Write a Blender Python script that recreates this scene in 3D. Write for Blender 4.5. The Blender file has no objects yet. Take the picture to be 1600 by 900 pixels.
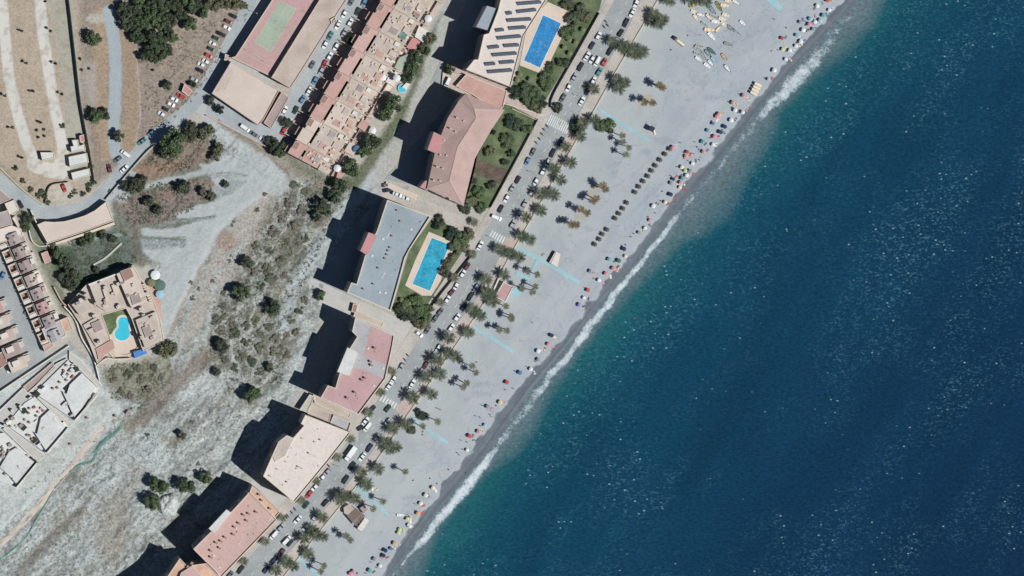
import bpy, bmesh, math, random
import numpy as np
from mathutils import Vector, Matrix
random.seed(7)
R = math.radians
scene = bpy.context.scene
C = scene.collection

# ------------------------------------------------------------------ camera
MPP = 0.3                                   # metres per photo pixel
CAM = Vector((-290.0, 95.0, 3000.0))
DIST = CAM.length
cd = bpy.data.cameras.new('camera')
cam = bpy.data.objects.new('camera', cd)
C.objects.link(cam)
cam.location = CAM
_f = (-CAM).normalized(); _r = _f.cross(Vector((0, 1, 0))).normalized(); _u = _r.cross(_f)
cam.rotation_euler = Matrix((_r, _u, -_f)).transposed().to_euler()
cd.sensor_width = 36.0
cd.lens = 36.0 * DIST / (1600 * MPP)
cd.clip_start = 10.0
cd.clip_end = 20000.0
scene.camera = cam

# ------------------------------------------------------------------ light
SUN_DIR = Vector((0.915, -0.40, 0)).normalized()      # horizontal direction towards the sun
SUN_EL = R(59)
w = bpy.data.worlds.new("World"); scene.world = w; w.use_nodes = True
nt = w.node_tree
sky = nt.nodes.new('ShaderNodeTexSky'); sky.sky_type = 'NISHITA'; sky.sun_disc = False
sky.sun_elevation = SUN_EL
sky.sun_rotation = math.atan2(SUN_DIR.x, SUN_DIR.y)
sky.air_density = 1.0; sky.dust_density = 0.3; sky.ozone_density = 6.0
bg = nt.nodes['Background']; bg.inputs[1].default_value = 0.05
nt.links.new(sky.outputs[0], bg.inputs[0])
sl = bpy.data.lights.new('sun', 'SUN'); sl.energy = 5.0; sl.angle = R(0.5); sl.color = (1.0, 0.985, 0.96)
so = bpy.data.objects.new('sun', sl); C.objects.link(so)
sv = Vector((SUN_DIR.x * math.cos(SUN_EL), SUN_DIR.y * math.cos(SUN_EL), math.sin(SUN_EL)))
so.rotation_euler = sv.to_track_quat('Z', 'Y').to_euler()
so.location = (100, -50, 200)
scene.view_settings.view_transform = 'Standard'
scene.view_settings.look = 'None'
scene.view_settings.exposure = -0.17
scene.view_settings.gamma = 1.0
scene.view_settings.use_curve_mapping = False

# ------------------------------------------------------------------ pixel <-> place
CR = cam.rotation_euler.to_matrix()
FW = CR @ Vector((0, 0, -1)); RT = CR @ Vector((1, 0, 0)); UP = CR @ Vector((0, 1, 0))
def at(px, py, z=0.0):
    a = (px - 800) * MPP / DIST; b = (450 - py) * MPP / DIST
    d = FW + RT * a + UP * b
    t = (z - CAM.z) / d.z
    return CAM + d * t
def to_px(x, y, z=0.0):
    dx = x - CAM.x; dy = y - CAM.y; dz = z - CAM.z
    f = dx * FW.x + dy * FW.y + dz * FW.z
    r = dx * RT.x + dy * RT.y + dz * RT.z
    u = dx * UP.x + dy * UP.y + dz * UP.z
    return 800 + r / f * DIST / MPP, 450 - u / f * DIST / MPP

# ------------------------------------------------------------------ numpy noise and polygon tools
_tab = {}
def vn(x, y, seed=0):
    if seed not in _tab: _tab[seed] = np.random.RandomState(seed).rand(256, 256)
    t = _tab[seed]
    xi = np.floor(x).astype(int); yi = np.floor(y).astype(int)
    fx = x - xi; fy = y - yi
    fx = fx * fx * (3 - 2 * fx); fy = fy * fy * (3 - 2 * fy)
    a = t[xi & 255, yi & 255]; b = t[(xi + 1) & 255, yi & 255]
    c = t[xi & 255, (yi + 1) & 255]; d = t[(xi + 1) & 255, (yi + 1) & 255]
    return a * (1 - fx) * (1 - fy) + b * fx * (1 - fy) + c * (1 - fx) * fy + d * fx * fy
def fbm(x, y, octv=4, seed=0):
    s = 0; a = 0.5; n = 0
    for i in range(octv):
        s = s + a * vn(x * 2 ** i + 17.3 * i, y * 2 ** i + 5.1 * i, seed + i); n += a; a *= 0.55
    return s / n
def line_dist(X, Y, pts):
    """unsigned distance, signed side (left of travel is +) to a polyline"""
    best = np.full(X.shape, 1e9); side = np.ones(X.shape); par = np.zeros(X.shape)
    for (x0, y0), (x1, y1) in zip(pts[:-1], pts[1:]):
        dx, dy = x1 - x0, y1 - y0; L = dx * dx + dy * dy
        t = np.clip(((X - x0) * dx + (Y - y0) * dy) / L, 0, 1)
        qx = x0 + t * dx; qy = y0 + t * dy
        d = np.hypot(X - qx, Y - qy)
        m = d < best
        best = np.where(m, d, best)
        side = np.where(m, np.sign(dx * (Y - y0) - dy * (X - x0)), side)
        par = np.where(m, qy, par)
    return best, side, par
def poly_mask(X, Y, pts, soft=1.0):
    n = len(pts)
    inside = np.zeros(X.shape, bool)
    for i in range(n):
        x0, y0 = pts[i]; x1, y1 = pts[(i + 1) % n]
        c = ((y0 > Y) != (y1 > Y)) & (X < (x1 - x0) * (Y - y0) / ((y1 - y0) if y1 != y0 else 1e-9) + x0)
        inside ^= c
    d, _, _ = line_dist(X, Y, list(pts) + [pts[0]])
    s = np.where(inside, d, -d)
    return np.clip(0.5 + s / (2 * soft), 0, 1)
def lin(c):
    c = c / 255.0
    return c / 12.92 if c <= 0.04045 else ((c + 0.055) / 1.055) ** 2.4
K = 0.80
def S(r, g, b): return (lin(r) * K, lin(g) * K, lin(b) * K)

# ------------------------------------------------------------------ key lines, photo pixels
SHORE = [(1480, -160), (1350, -20), (1330, 10), (1290, 50), (1254, 90), (1232, 114), (1190, 162), (1170, 190), (1105, 272), (1035, 356), (964, 444), (888, 540), (830, 610), (766, 700), (748, 722), (688, 792), (640, 858), (608, 900), (560, 970), (450, 1120)]
WET = [(1470, -160), (1340, -20), (1316, 6), (1280, 44), (1248, 80), (1228, 104), (1172, 170), (1160, 182), (1090, 270), (1020, 356), (960, 426), (870, 540), (820, 598), (760, 672), (726, 718), (680, 778), (640, 828), (596, 900), (550, 970), (440, 1120)]
WALL = [(1110, -140), (1040, -20), (1028, 0), (960, 116), (932, 166), (896, 228), (820, 360), (806, 384), (752, 480), (712, 540), (640, 644), (588, 720), (518, 808), (468, 870), (432, 915), (330, 1040)]
KERB_SEA = [(1082, -140), (1012, -20), (976, 54), (934, 124), (914, 162), (880, 222), (852, 272), (822, 322), (806, 352), (764, 434), (742, 470), (708, 516), (644, 620), (544, 756), (512, 790), (484, 826), (444, 872), (410, 915), (310, 1040)]
KERB_IN = [(1044, -140), (972, -20), (946, 24), (866, 168), (827, 240), (786, 314), (744, 382), (675, 500), (602, 606), (558, 668), (506, 738), (418, 838), (370, 890), (348, 915), (250, 1040)]
BLD_IN = [(1028, -140), (956, -20), (934, 20), (846, 168), (808, 240), (767, 322), (728, 385), (652, 500), (590, 596), (548, 652), (497, 726), (408, 822), (352, 884), (330, 908), (232, 1030)]
ROAD_NW = [(-160, 180), (-60, 240), (0, 283), (35, 312), (62, 328), (95, 333), (132, 325), (165, 300), (195, 262), (230, 225), (262, 196), (300, 165), (325, 128), (352, 80), (378, 32), (398, -20), (440, -140)]

# ------------------------------------------------------------------ ground height
WILD_POLYS = [
    [(205, 262), (260, 218), (330, 190), (430, 262), (500, 285), (580, 300), (500, 420), (470, 560), (440, 640), (420, 680), (300, 830), (180, 900), (120, 1040), (-160, 1040), (-160, 900), (0, 800), (130, 720), (175, 640), (230, 560), (262, 500), (240, 420), (190, 380), (190, 310)],
]
def height_px(X, Y):
    """ground level for photo-pixel coordinates"""
    X = np.asarray(X, float); Y = np.asarray(Y, float)
    ds, ss, _ = line_dist(X, Y, SHORE)
    d = -ds * -1 * np.where(ss > 0, 1, -1)          # + inland
    dw, sw, _ = line_dist(X, Y, WALL)
    beach = sw < 0
    z = np.full(X.shape, -0.05)
    t = np.clip(d / 70.0, -3, 1)
    bz = np.where(d > 0, -2.5 + t * 1.7, -2.5 + np.maximum(d, -400) * 0.03)
    bz = bz + np.where(d > 25, (fbm(X / 22, Y / 22, 3, 40) - 0.5) * 0.35, 0)
    wild = np.zeros(X.shape)
    for p in WILD_POLYS: wild = np.maximum(wild, poly_mask(X, Y, p, 14))
    U = (X * 0.72 - Y * 0.69); V = (X * 0.69 + Y * 0.72)
    lot = poly_mask(X, Y, [(180, 310), (330, 240), (440, 270), (440, 320), (330, 500), (250, 560), (240, 420)], 12)
    rel = ((fbm(U / 50, V / 16, 5, 60) - 0.55) * 3.0 + (fbm(U / 9, V / 5, 3, 70) - 0.5) * 1.1) * (1 - .75 * lot)
    z = z + wild * rel
    return np.where(beach, bz, z)
def G(px, py):
    z = float(height_px(np.array([px]), np.array([py]))[0])
    return at(px, py, z)

# ------------------------------------------------------------------ materials
MATS = {}
def mat(name, col, rough=0.85, var=0.12, scale=0.6, fine=0.08, spec=0.3, stain=None, metallic=0.0, bump=0.0):
    """principled with two octaves of world-space colour wear"""
    if name in MATS: return MATS[name]
    m = bpy.data.materials.new(name); m.use_nodes = True
    n = m.node_tree; b = n.nodes['Principled BSDF']
    b.inputs['Roughness'].default_value = rough
    b.inputs['Specular IOR Level'].default_value = spec
    b.inputs['Metallic'].default_value = metallic
    geo = n.nodes.new('ShaderNodeNewGeometry')
    def noise(sc, det=3):
        t = n.nodes.new('ShaderNodeTexNoise'); t.inputs['Scale'].default_value = sc; t.inputs['Detail'].default_value = det
        n.links.new(geo.outputs['Position'], t.inputs['Vector']); return t
    c = n.nodes.new('ShaderNodeRGB'); c.outputs[0].default_value = (*col, 1)
    out = c.outputs[0]
    if stain:
        t = noise(stain[2], 5)
        mr = n.nodes.new('ShaderNodeMapRange'); mr.inputs['From Min'].default_value = 0.45; mr.inputs['From Max'].default_value = 0.7
        mr.inputs['To Max'].default_value = stain[1]
        n.links.new(t.outputs['Fac'], mr.inputs['Value'])
        mx = n.nodes.new('ShaderNodeMix'); mx.data_type = 'RGBA'
        n.links.new(mr.outputs[0], mx.inputs['Factor']); n.links.new(out, mx.inputs['A']); mx.inputs['B'].default_value = (*stain[0], 1)
        out = mx.outputs['Result']
    for sc, am in ((scale * 0.25, var), (scale * 2.5, fine)):
        if am <= 0: continue
        t = noise(sc, 4)
        mr = n.nodes.new('ShaderNodeMapRange'); mr.inputs['From Min'].default_value = 0.3; mr.inputs['From Max'].default_value = 0.7
        mr.inputs['To Min'].default_value = 1 - am; mr.inputs['To Max'].default_value = 1 + am
        n.links.new(t.outputs['Fac'], mr.inputs['Value'])
        vm = n.nodes.new('ShaderNodeVectorMath'); vm.operation = 'SCALE'
        n.links.new(out, vm.inputs[0]); n.links.new(mr.outputs[0], vm.inputs['Scale'])
        out = vm.outputs[0]
    n.links.new(out, b.inputs['Base Color'])
    if bump > 0:
        t = noise(scale * 3, 4); bp = n.nodes.new('ShaderNodeBump'); bp.inputs['Strength'].default_value = bump; bp.inputs['Distance'].default_value = 0.15
        n.links.new(t.outputs['Fac'], bp.inputs['Height']); n.links.new(bp.outputs[0], b.inputs['Normal'])
    MATS[name] = m
    return m

M = {}
M['asphalt'] = mat('asphalt', S(160, 165, 165), var=0.10, fine=0.12, scale=0.5, stain=(S(140, 146, 148), 0.6, 0.07), bump=0.2)
M['asphalt_pale'] = mat('asphalt_pale', S(170, 177, 179), var=0.08, fine=0.1, scale=0.5, stain=(S(150, 158, 161), 0.7, 0.09))
M['paving'] = mat('paving', S(188, 182, 174), var=0.12, fine=0.14, scale=0.6, stain=(S(168, 160, 152), 0.6, 0.12))
M['paving_pink'] = mat('paving_pink', S(190, 172, 164), var=0.1, fine=0.12, scale=0.6)
M['court_paint'] = mat('court_paint', S(190, 194, 180), var=.1, fine=.2, scale=2)
M['kerb'] = mat('kerb', S(170, 170, 165), var=0.05)
M['paint'] = mat('road_paint', S(215, 218, 215), var=0.08, fine=0.2, scale=2)
M['concrete'] = mat('concrete', S(196, 194, 188), stain=(S(160, 160, 155), 0.7, 0.15))
M['whitewash'] = mat('whitewash', S(226, 222, 212), var=0.05, stain=(S(190, 188, 180), 0.5, 0.2))
M['cream'] = mat('cream_render', S(212, 202, 188), var=0.06, stain=(S(186, 172, 156), 0.5, 0.2))
M['walls'] = mat('apartment_render', S(164, 160, 158), var=0.08, scale=0.3)
M['wall_white'] = mat('wall_white', S(224, 216, 200), var=0.06)
M['window'] = mat('window_glass', (0.03, 0.04, 0.05), rough=0.15, var=0, fine=0, spec=0.6)
M['roof_grey'] = mat('roof_grey', S(156, 168, 174), var=0.09, fine=0.05, scale=0.4, stain=(S(146, 158, 165), 0.6, 0.12))
M['roof_pink'] = mat('roof_pink', S(190, 156, 154), var=0.09, fine=0.07, scale=0.4, stain=(S(198, 165, 168), 0.6, 0.14))
M['roof_red'] = mat('roof_red', S(196, 142, 140), var=0.05, fine=0.06, scale=0.6)
M['roof_white'] = mat('roof_white', S(214, 216, 212), var=0.07, scale=0.4, stain=(S(185, 190, 188), 0.6, 0.2))
M['roof_greyband'] = mat('roof_pale_grey', S(180, 180, 182), var=0.06, scale=0.4, stain=(S(160, 158, 160), 0.6, 0.2))
M['roof_cream'] = mat('roof_cream', S(222, 212, 202), var=0.09, scale=0.4, stain=(S(210, 196, 186), 0.55, 0.1))
M['roof_terra'] = mat('roof_terracotta', S(203, 172, 163), var=0.09, scale=0.4, stain=(S(190, 156, 148), 0.6, 0.1))
M['roof_orange'] = mat('roof_orange', S(212, 176, 154), var=0.08, scale=0.5, stain=(S(186, 148, 126), 0.6, 0.2))
M['roof_tile'] = mat('roof_tile', S(190, 163, 155), var=0.06, fine=0.12, scale=1.0, stain=(S(178, 150, 142), 0.6, 0.1), bump=0.4)
M['roof_beige'] = mat('roof_beige', S(196, 182, 170), var=0.06, fine=0.1, scale=0.5, stain=(S(170, 154, 140), 0.7, 0.12))
M['roof_sand'] = mat('roof_sand', S(196, 184, 173), var=0.08, fine=0.08, scale=0.6, stain=(S(176, 162, 150), 0.6, 0.2))
M['roof_rose'] = mat('roof_rose', S(210, 196, 184), var=0.05, fine=0.04, scale=0.4, stain=(S(196, 182, 166), 0.6, 0.06))
M['roof_salmon'] = mat('roof_salmon', S(196, 160, 150), var=0.07, fine=0.08, scale=0.8, stain=(S(182, 146, 136), 0.6, 0.3))
M['roof_brown'] = mat('roof_brown', S(160, 128, 116), var=0.08, fine=0.14, scale=1.2, bump=0.3)
M['roof_mauve'] = mat('roof_mauve', S(164, 150, 146), var=0.08, fine=0.12, scale=1.2, bump=0.3)
M['roof_lilac'] = mat('roof_lilac', S(172, 160, 158), var=0.06, fine=0.1, scale=1.0)
M['trim'] = mat('trim_cream', S(214, 200, 182), var=0.05)
M['trim_salmon'] = mat('trim_salmon', S(204, 180, 166), var=0.06, stain=(S(184, 156, 142), 0.5, 0.4))
M['court_red'] = mat('court_red', S(190, 160, 154), var=0.06, scale=0.4, stain=(S(190, 148, 152), 0.7, 0.1))
M['court_green'] = mat('court_green', S(160, 174, 156), var=0.06, scale=0.4, stain=(S(176, 184, 160), 0.6, 0.1))
M['lawn'] = mat('lawn', S(92, 108, 76), var=0.18, fine=0.25, scale=0.8, stain=(S(118, 124, 96), 0.7, 0.2), bump=0.4)
M['garden_brown'] = mat('garden_shrubs', S(100, 88, 78), var=0.3, fine=0.4, scale=1.2, bump=0.6)
M['deck'] = mat('pool_deck', S(212, 196, 180), var=0.05, fine=0.06)
M['panel'] = mat('solar_glass', (0.085, 0.105, 0.135), rough=0.2, var=0.1, fine=0.1, spec=0.6)
M['metal'] = mat('grey_metal', S(165, 168, 170), rough=0.4, metallic=0.3, var=0.02)
M['dark'] = mat('dark_plastic', (0.02, 0.02, 0.022), rough=0.6, var=0, fine=0)
M['tyre'] = M['dark']
M['bark'] = mat('bark', S(120, 105, 90), var=0.1)
M['palm_trunk'] = mat('palm_trunk', S(128, 112, 96), var=0.1)
M['thatch'] = mat('thatch', S(118, 112, 100), var=0.15, fine=0.3, scale=3, bump=0.5)
M['wood'] = mat('wood_planks', S(130, 112, 104), var=0.1, fine=0.15, scale=2)
M['blue_mat'] = mat('walkway_blue', S(152, 192, 199), var=0.05, fine=0.1, stain=(S(172, 196, 200), 0.6, 0.4))
M['rock'] = mat('rock', S(204, 208, 205), var=0.2, fine=0.3, scale=0.7, bump=0.8)
M['green_net'] = mat('green_water', S(88, 130, 120), rough=0.5, var=0.25, fine=0.2, scale=0.5, stain=(S(130, 165, 150), 0.8, 0.3))
M['track_cream'] = mat('track_cream', S(202, 191, 178), var=0.06, fine=0.06)
M['dark_hedge'] = mat('dark_hedge', S(52, 58, 50), var=0.2, fine=0.3, scale=2)
def paint(name, col, rough=0.3):
    return mat('paint_' + name, col, rough=rough, var=0.0, fine=0.02, spec=0.5)
CARC = {'white': paint('white', S(232, 235, 235)), 'silver': paint('silver', S(168, 174, 178)), 'grey': paint('grey', S(104, 110, 116)),
        'black': paint('black', (0.012, 0.014, 0.018)), 'red': paint('red', S(196, 62, 66)), 'maroon': paint('maroon', S(108, 60, 58)),
        'navy': paint('navy', (0.012, 0.02, 0.06)), 'blue': paint('blue', S(96, 140, 176)), 'dark green': paint('dark_green', S(34, 66, 60)),
        'teal': paint('teal', S(80, 140, 146))}
def cloth(name, col): return mat('cloth_' + name, col, rough=0.9, var=0.03, fine=0.05, scale=2)
CL = {'pink': cloth('pink', S(214, 150, 160)), 'red': cloth('red', S(196, 92, 90)), 'white': cloth('white', S(228, 230, 230)), 'cream': cloth('cream', S(232, 218, 190)),
      'teal': cloth('teal', S(120, 172, 176)), 'blue': cloth('blue', S(96, 128, 172)), 'navy': cloth('navy', S(58, 68, 104)), 'grey': cloth('grey', S(150, 158, 162)),
      'salmon': cloth('salmon', S(216, 160, 148)), 'yellow': cloth('yellow', S(216, 210, 140)), 'orange': cloth('orange', S(216, 172, 128)), 'lilac': cloth('lilac', S(160, 160, 205)),
      'pale blue': cloth('pale_blue', S(160, 196, 214)), 'lime': cloth('lime', S(200, 214, 156)), 'skin': cloth('skin', S(140, 108, 92)), 'green': cloth('green', S(92, 118, 108)),
      'olive': cloth('olive', S(120, 125, 90)), 'tan': cloth('tan', S(206, 180, 120))}
def leafmat(name, col, v=0.35):
    m = mat(name, col, rough=0.7, var=v * 0.6, fine=v, scale=0.8, spec=0.15)
    return m
LF = {'pine': leafmat('leaf_pine', S(84, 98, 76)), 'green': leafmat('leaf_green', S(94, 112, 80)), 'dark': leafmat('leaf_dark', S(62, 78, 66)),
      'olive': leafmat('leaf_olive', S(118, 120, 94)), 'palm': leafmat('leaf_palm', S(92, 104, 86)), 'palm2': leafmat('leaf_palm_dry', S(118, 120, 98)),
      'brown': leafmat('leaf_brown', S(124, 108, 80)), 'scrub': leafmat('leaf_scrub', S(112, 114, 98)), 'scrub2': leafmat('leaf_scrub_grey', S(126, 120, 108)),
      'dull': leafmat('leaf_dull', S(92, 100, 82))}

# ------------------------------------------------------------------ object helpers
class MB:
    def __init__(s): s.v = []; s.f = []
    def quad(s, a, b, c, d):
        n = len(s.v); s.v += [tuple(a), tuple(b), tuple(c), tuple(d)]; s.f.append((n, n + 1, n + 2, n + 3)); return s
    def ngon(s, pts):
        n = len(s.v); s.v += [tuple(p) for p in pts]; s.f.append(tuple(range(n, n + len(pts)))); return s
    def box(s, cx, cy, z0, z1, sx, sy, rot=0.0, taper=1.0):
        c, sn = math.cos(rot), math.sin(rot); b = []
        for z, k in ((z0, 1.0), (z1, taper)):
            for x, y in ((-1, -1), (1, -1), (1, 1), (-1, 1)):
                X = x * sx / 2 * k; Y = y * sy / 2 * k
                b.append((cx + X * c - Y * sn, cy + X * sn + Y * c, z))
        n = len(s.v); s.v += b
        s.f += [(n + 3, n + 2, n + 1, n), (n + 4, n + 5, n + 6, n + 7)]
        for i in range(4): j = (i + 1) % 4; s.f.append((n + i, n + j, n + 4 + j, n + 4 + i))
        return s
    def prism(s, poly, z0, z1, top=True, bottom=False, poly2=None):
        p2 = poly2 or poly; n = len(s.v); k = len(poly)
        s.v += [(p[0], p[1], z0) for p in poly] + [(p[0], p[1], z1) for p in p2]
        for i in range(k): j = (i + 1) % k; s.f.append((n + i, n + j, n + k + j, n + k + i))
        if top: s.f.append(tuple(range(n + k, n + 2 * k)))
        if bottom: s.f.append(tuple(range(n + k - 1, n - 1, -1)))
        return s
    def ring(s, outer, inner, z0, z1):
        k = len(outer); n = len(s.v)
        for p, z in ((outer, z0), (outer, z1), (inner, z1), (inner, z0)): s.v += [(q[0], q[1], z) for q in p]
        for L in range(3):
            for i in range(k):
                j = (i + 1) % k
                s.f.append((n + L * k + i, n + L * k + j, n + (L + 1) * k + j, n + (L + 1) * k + i))
        return s
    def tube(s, p0, p1, r0, r1, seg=6, cap=True):
        p0 = Vector(p0); p1 = Vector(p1); d = (p1 - p0).normalized()
        a = d.orthogonal().normalized(); b = d.cross(a); n = len(s.v)
        for p, r in ((p0, r0), (p1, r1)):
            for i in range(seg):
                t = 2 * math.pi * i / seg; q = p + (a * math.cos(t) + b * math.sin(t)) * r; s.v.append(tuple(q))
        for i in range(seg): j = (i + 1) % seg; s.f.append((n + i, n + j, n + seg + j, n + seg + i))
        if cap: s.f.append(tuple(range(n + seg, n + 2 * seg)))
        return s
    def mesh(s, name, origin=(0, 0, 0)):
        me = bpy.data.meshes.new(name); o = Vector(origin)
        me.from_pydata([(v[0] - o[0], v[1] - o[1], v[2] - o[2]) for v in s.v], [], s.f); me.update()
        return me
    def build(s, name, m, parent=None, origin=None, **kw):
        if parent is not None and origin is None: origin = world_loc(parent)
        if origin is None: origin = (0, 0, 0)
        o = bpy.data.objects.new(name, s.mesh(name, origin)); C.objects.link(o)
        if m is not None: o.data.materials.append(m)
        if parent is not None: o.parent = parent
        else: o.location = origin
        for k2, v2 in kw.items(): o[k2] = v2
        return o
def world_loc(o):
    p = Vector(o.location)
    while o.parent: o = o.parent; p += Vector(o.location)
    return p
def empty(name, loc, label=None, cat=None, group=None):
    o = bpy.data.objects.new(name, None); C.objects.link(o); o.location = loc
    o.empty_display_size = 0.5
    if label: o['label'] = label
    if cat: o['category'] = cat
    if group: o['group'] = group
    return o
def tag(o, label, cat, group=None):
    o['label'] = label; o['category'] = cat
    if group: o['group'] = group
    return o
def ccw(p):
    a = sum(p[i][0] * p[(i + 1) % len(p)][1] - p[(i + 1) % len(p)][0] * p[i][1] for i in range(len(p)))
    return list(p) if a > 0 else list(reversed(p))
def wp(pts, z): return ccw([(q.x, q.y) for q in (at(a, b, z) for a, b in pts)])
def inset(poly, d):
    out = []; n = len(poly)
    for i in range(n):
        p0 = Vector(poly[i - 1]); p1 = Vector(poly[i]); p2 = Vector(poly[(i + 1) % n])
        e1 = (p1 - p0).normalized(); e2 = (p2 - p1).normalized()
        n1 = Vector((-e1.y, e1.x)); n2 = Vector((-e2.y, e2.x))
        m = n1 + n2
        if m.length < 0.3: m = n1
        m.normalize(); k = d / max(0.45, m.dot(n1)); out.append((p1.x + m.x * k, p1.y + m.y * k))
    return out
def cent(poly): return (sum(p[0] for p in poly) / len(poly), sum(p[1] for p in poly) / len(poly))

# deferred labels: each names the thing by kind and its rank around something one can find
LAND = [((848, 62), 'the solar-roof pool'), ((673, 412), 'the aqua pool'), ((787, 456), 'the beach kiosk'),
        ((555, 802), 'the beach bar'), ((868, 405), 'the tan beach hut'), ((1020, 204), 'the lookout hut'),
        ((1104, 138), 'the boats on the sand'), ((1100, 138), 'the sunbed canopy'), ((777, 372), 'the middle zebra crossing'),
        ((870, 192), 'the uppermost zebra crossing'), ((602, 627), 'the lowest zebra crossing'), ((905, 442), 'the longest walkway\'s sea end'),
        ((802, 550), 'the blue walkway below the kiosk'), ((700, 692), 'the walkway by the dark bush'),
        ((608, 806), 'the blue walkway by the bar'), ((484, 888), 'the lowest blue walkway'), ((1206, 8), 'the topmost blue mat'),
        ((1000, 0), 'the road\'s top end'), ((350, 895), 'the road\'s bottom end'), ((191, 515), 'the kidney-shaped pool'),
        ((422, 60), 'the green court'), ((380, 150), 'the pale school hall'), ((682, 224), 'the hipped roof\'s stair tower'),
        ((577, 380), 'the grey roof\'s stair tower'), ((262, 790), 'the white rock mound'), ((175, 685), 'the green channel\'s upper end'),
        ((20, 865), 'the green channel\'s lower end'), ((100, 294), 'the gravel forecourt'), ((74, 245), 'the white track hut'),
        ((283, 142), 'the red-roofed shed'), ((627, 187), 'the terrace backyards'), ((455, 225), 'the terrace\'s lower end'), ((572, 10), 'the terrace\'s upper end'),
        ((1047, 233), 'the top thatched parasol'), ((930, 382), 'the bottom thatched parasol'), ((115, 345), 'the curved cream deck'),
        ((549, 710), 'the long white lorry'), ((1300, 0), 'the shoreline\'s top end'), ((610, 895), 'the shoreline\'s bottom end'), ((178, 30), 'the dirt path\'s upper end')]
LAND = [l for l in LAND if l[0] != (1104, 138)] + [((1178, 138), 'the sunbed canopy')]
LAND = [l for l in LAND if l[0] != (1100, 138)] + [((1110, 60), 'the beached boats')]
ORD = ['', 'second ', 'third ', 'fourth ', 'fifth ', 'sixth ', 'seventh ', 'eighth ', 'ninth ', 'tenth ', 'eleventh ', 'twelfth ', '13th ', '14th ', '15th ', '16th ', '17th ', '18th ', '19th '] + ['%d%s ' % (i, {1: 'st', 2: 'nd', 3: 'rd'}.get(i % 10, 'th')) for i in range(20, 60)]
REG = {}
def reg(o, desc, cat, px, py, group):
    o['category'] = cat; o['group'] = group
    REG.setdefault(desc, []).append((o, px, py))
def finish_labels():
    for desc, items in REG.items():
        best = [None] * len(items)
        for (lx, ly), ph in LAND:
            order = sorted(range(len(items)), key=lambda i: (items[i][1] - lx) ** 2 + (items[i][2] - ly) ** 2)
            for r, i in enumerate(order[:60]):
                d = math.hypot(items[i][1] - lx, items[i][2] - ly)
                key = (r + d / 40.0, r, ph)
                if best[i] is None or key < best[i]: best[i] = key
        for (o, _, _), b in zip(items, best):
            if b is None: b = (0, 19, LAND[0][1])
            o['label'] = '%s, %snearest to %s' % (desc, ORD[b[1]], b[2]) if b[1] else '%s nearest to %s' % (desc, b[2])

def inst(parts, name, loc, rz=0.0, sc=1.0, mats=None, tilt=(0, 0)):
    """parts: list of (name, mesh, material key or material, parent index or None)"""
    root = bpy.data.objects.new(name, None); C.objects.link(root)
    root.location = loc; root.rotation_euler = (tilt[0], tilt[1], rz)
    root.scale = (sc, sc, sc) if not isinstance(sc, tuple) else sc
    root.empty_display_size = 0.3
    objs = []
    for p in parts:
        nm, me, mk, par = p[:4]
        o = bpy.data.objects.new(nm, me); C.objects.link(o)
        o.parent = root if par is None else objs[par]
        if len(p) > 4: o.matrix_local = p[4]
        mm = mats.get(mk, mk) if (mats and isinstance(mk, str)) else mk
        if not me.materials: me.materials.append(None)
        o.material_slots[0].link = 'OBJECT'; o.material_slots[0].material = mm
        objs.append(o)
    return root

def resample(pts, n):
    p = [Vector(q) for q in pts]; L = [0]
    for a, b in zip(p[:-1], p[1:]): L.append(L[-1] + (b - a).length)
    out = []
    for i in range(n):
        s = L[-1] * i / (n - 1); k = 0
        while k < len(L) - 2 and L[k + 1] < s: k += 1
        t = (s - L[k]) / (L[k + 1] - L[k]); out.append(p[k].lerp(p[k + 1], t))
    return out
def smooth(pts, n):
    """Catmull-Rom through the points, then evenly resampled"""
    p = [Vector(q) for q in pts]; p = [2 * p[0] - p[1]] + p + [2 * p[-1] - p[-2]]; out = []
    for i in range(1, len(p) - 2):
        for k in range(8):
            t = k / 8; a, b, c, d = p[i - 1], p[i], p[i + 1], p[i + 2]
            out.append(0.5 * (2 * b + (c - a) * t + (2 * a - 5 * b + 4 * c - d) * t * t + (3 * b - a - 3 * c + d) * t ** 3))
    out.append(p[-2]); return resample(out, n)
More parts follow.
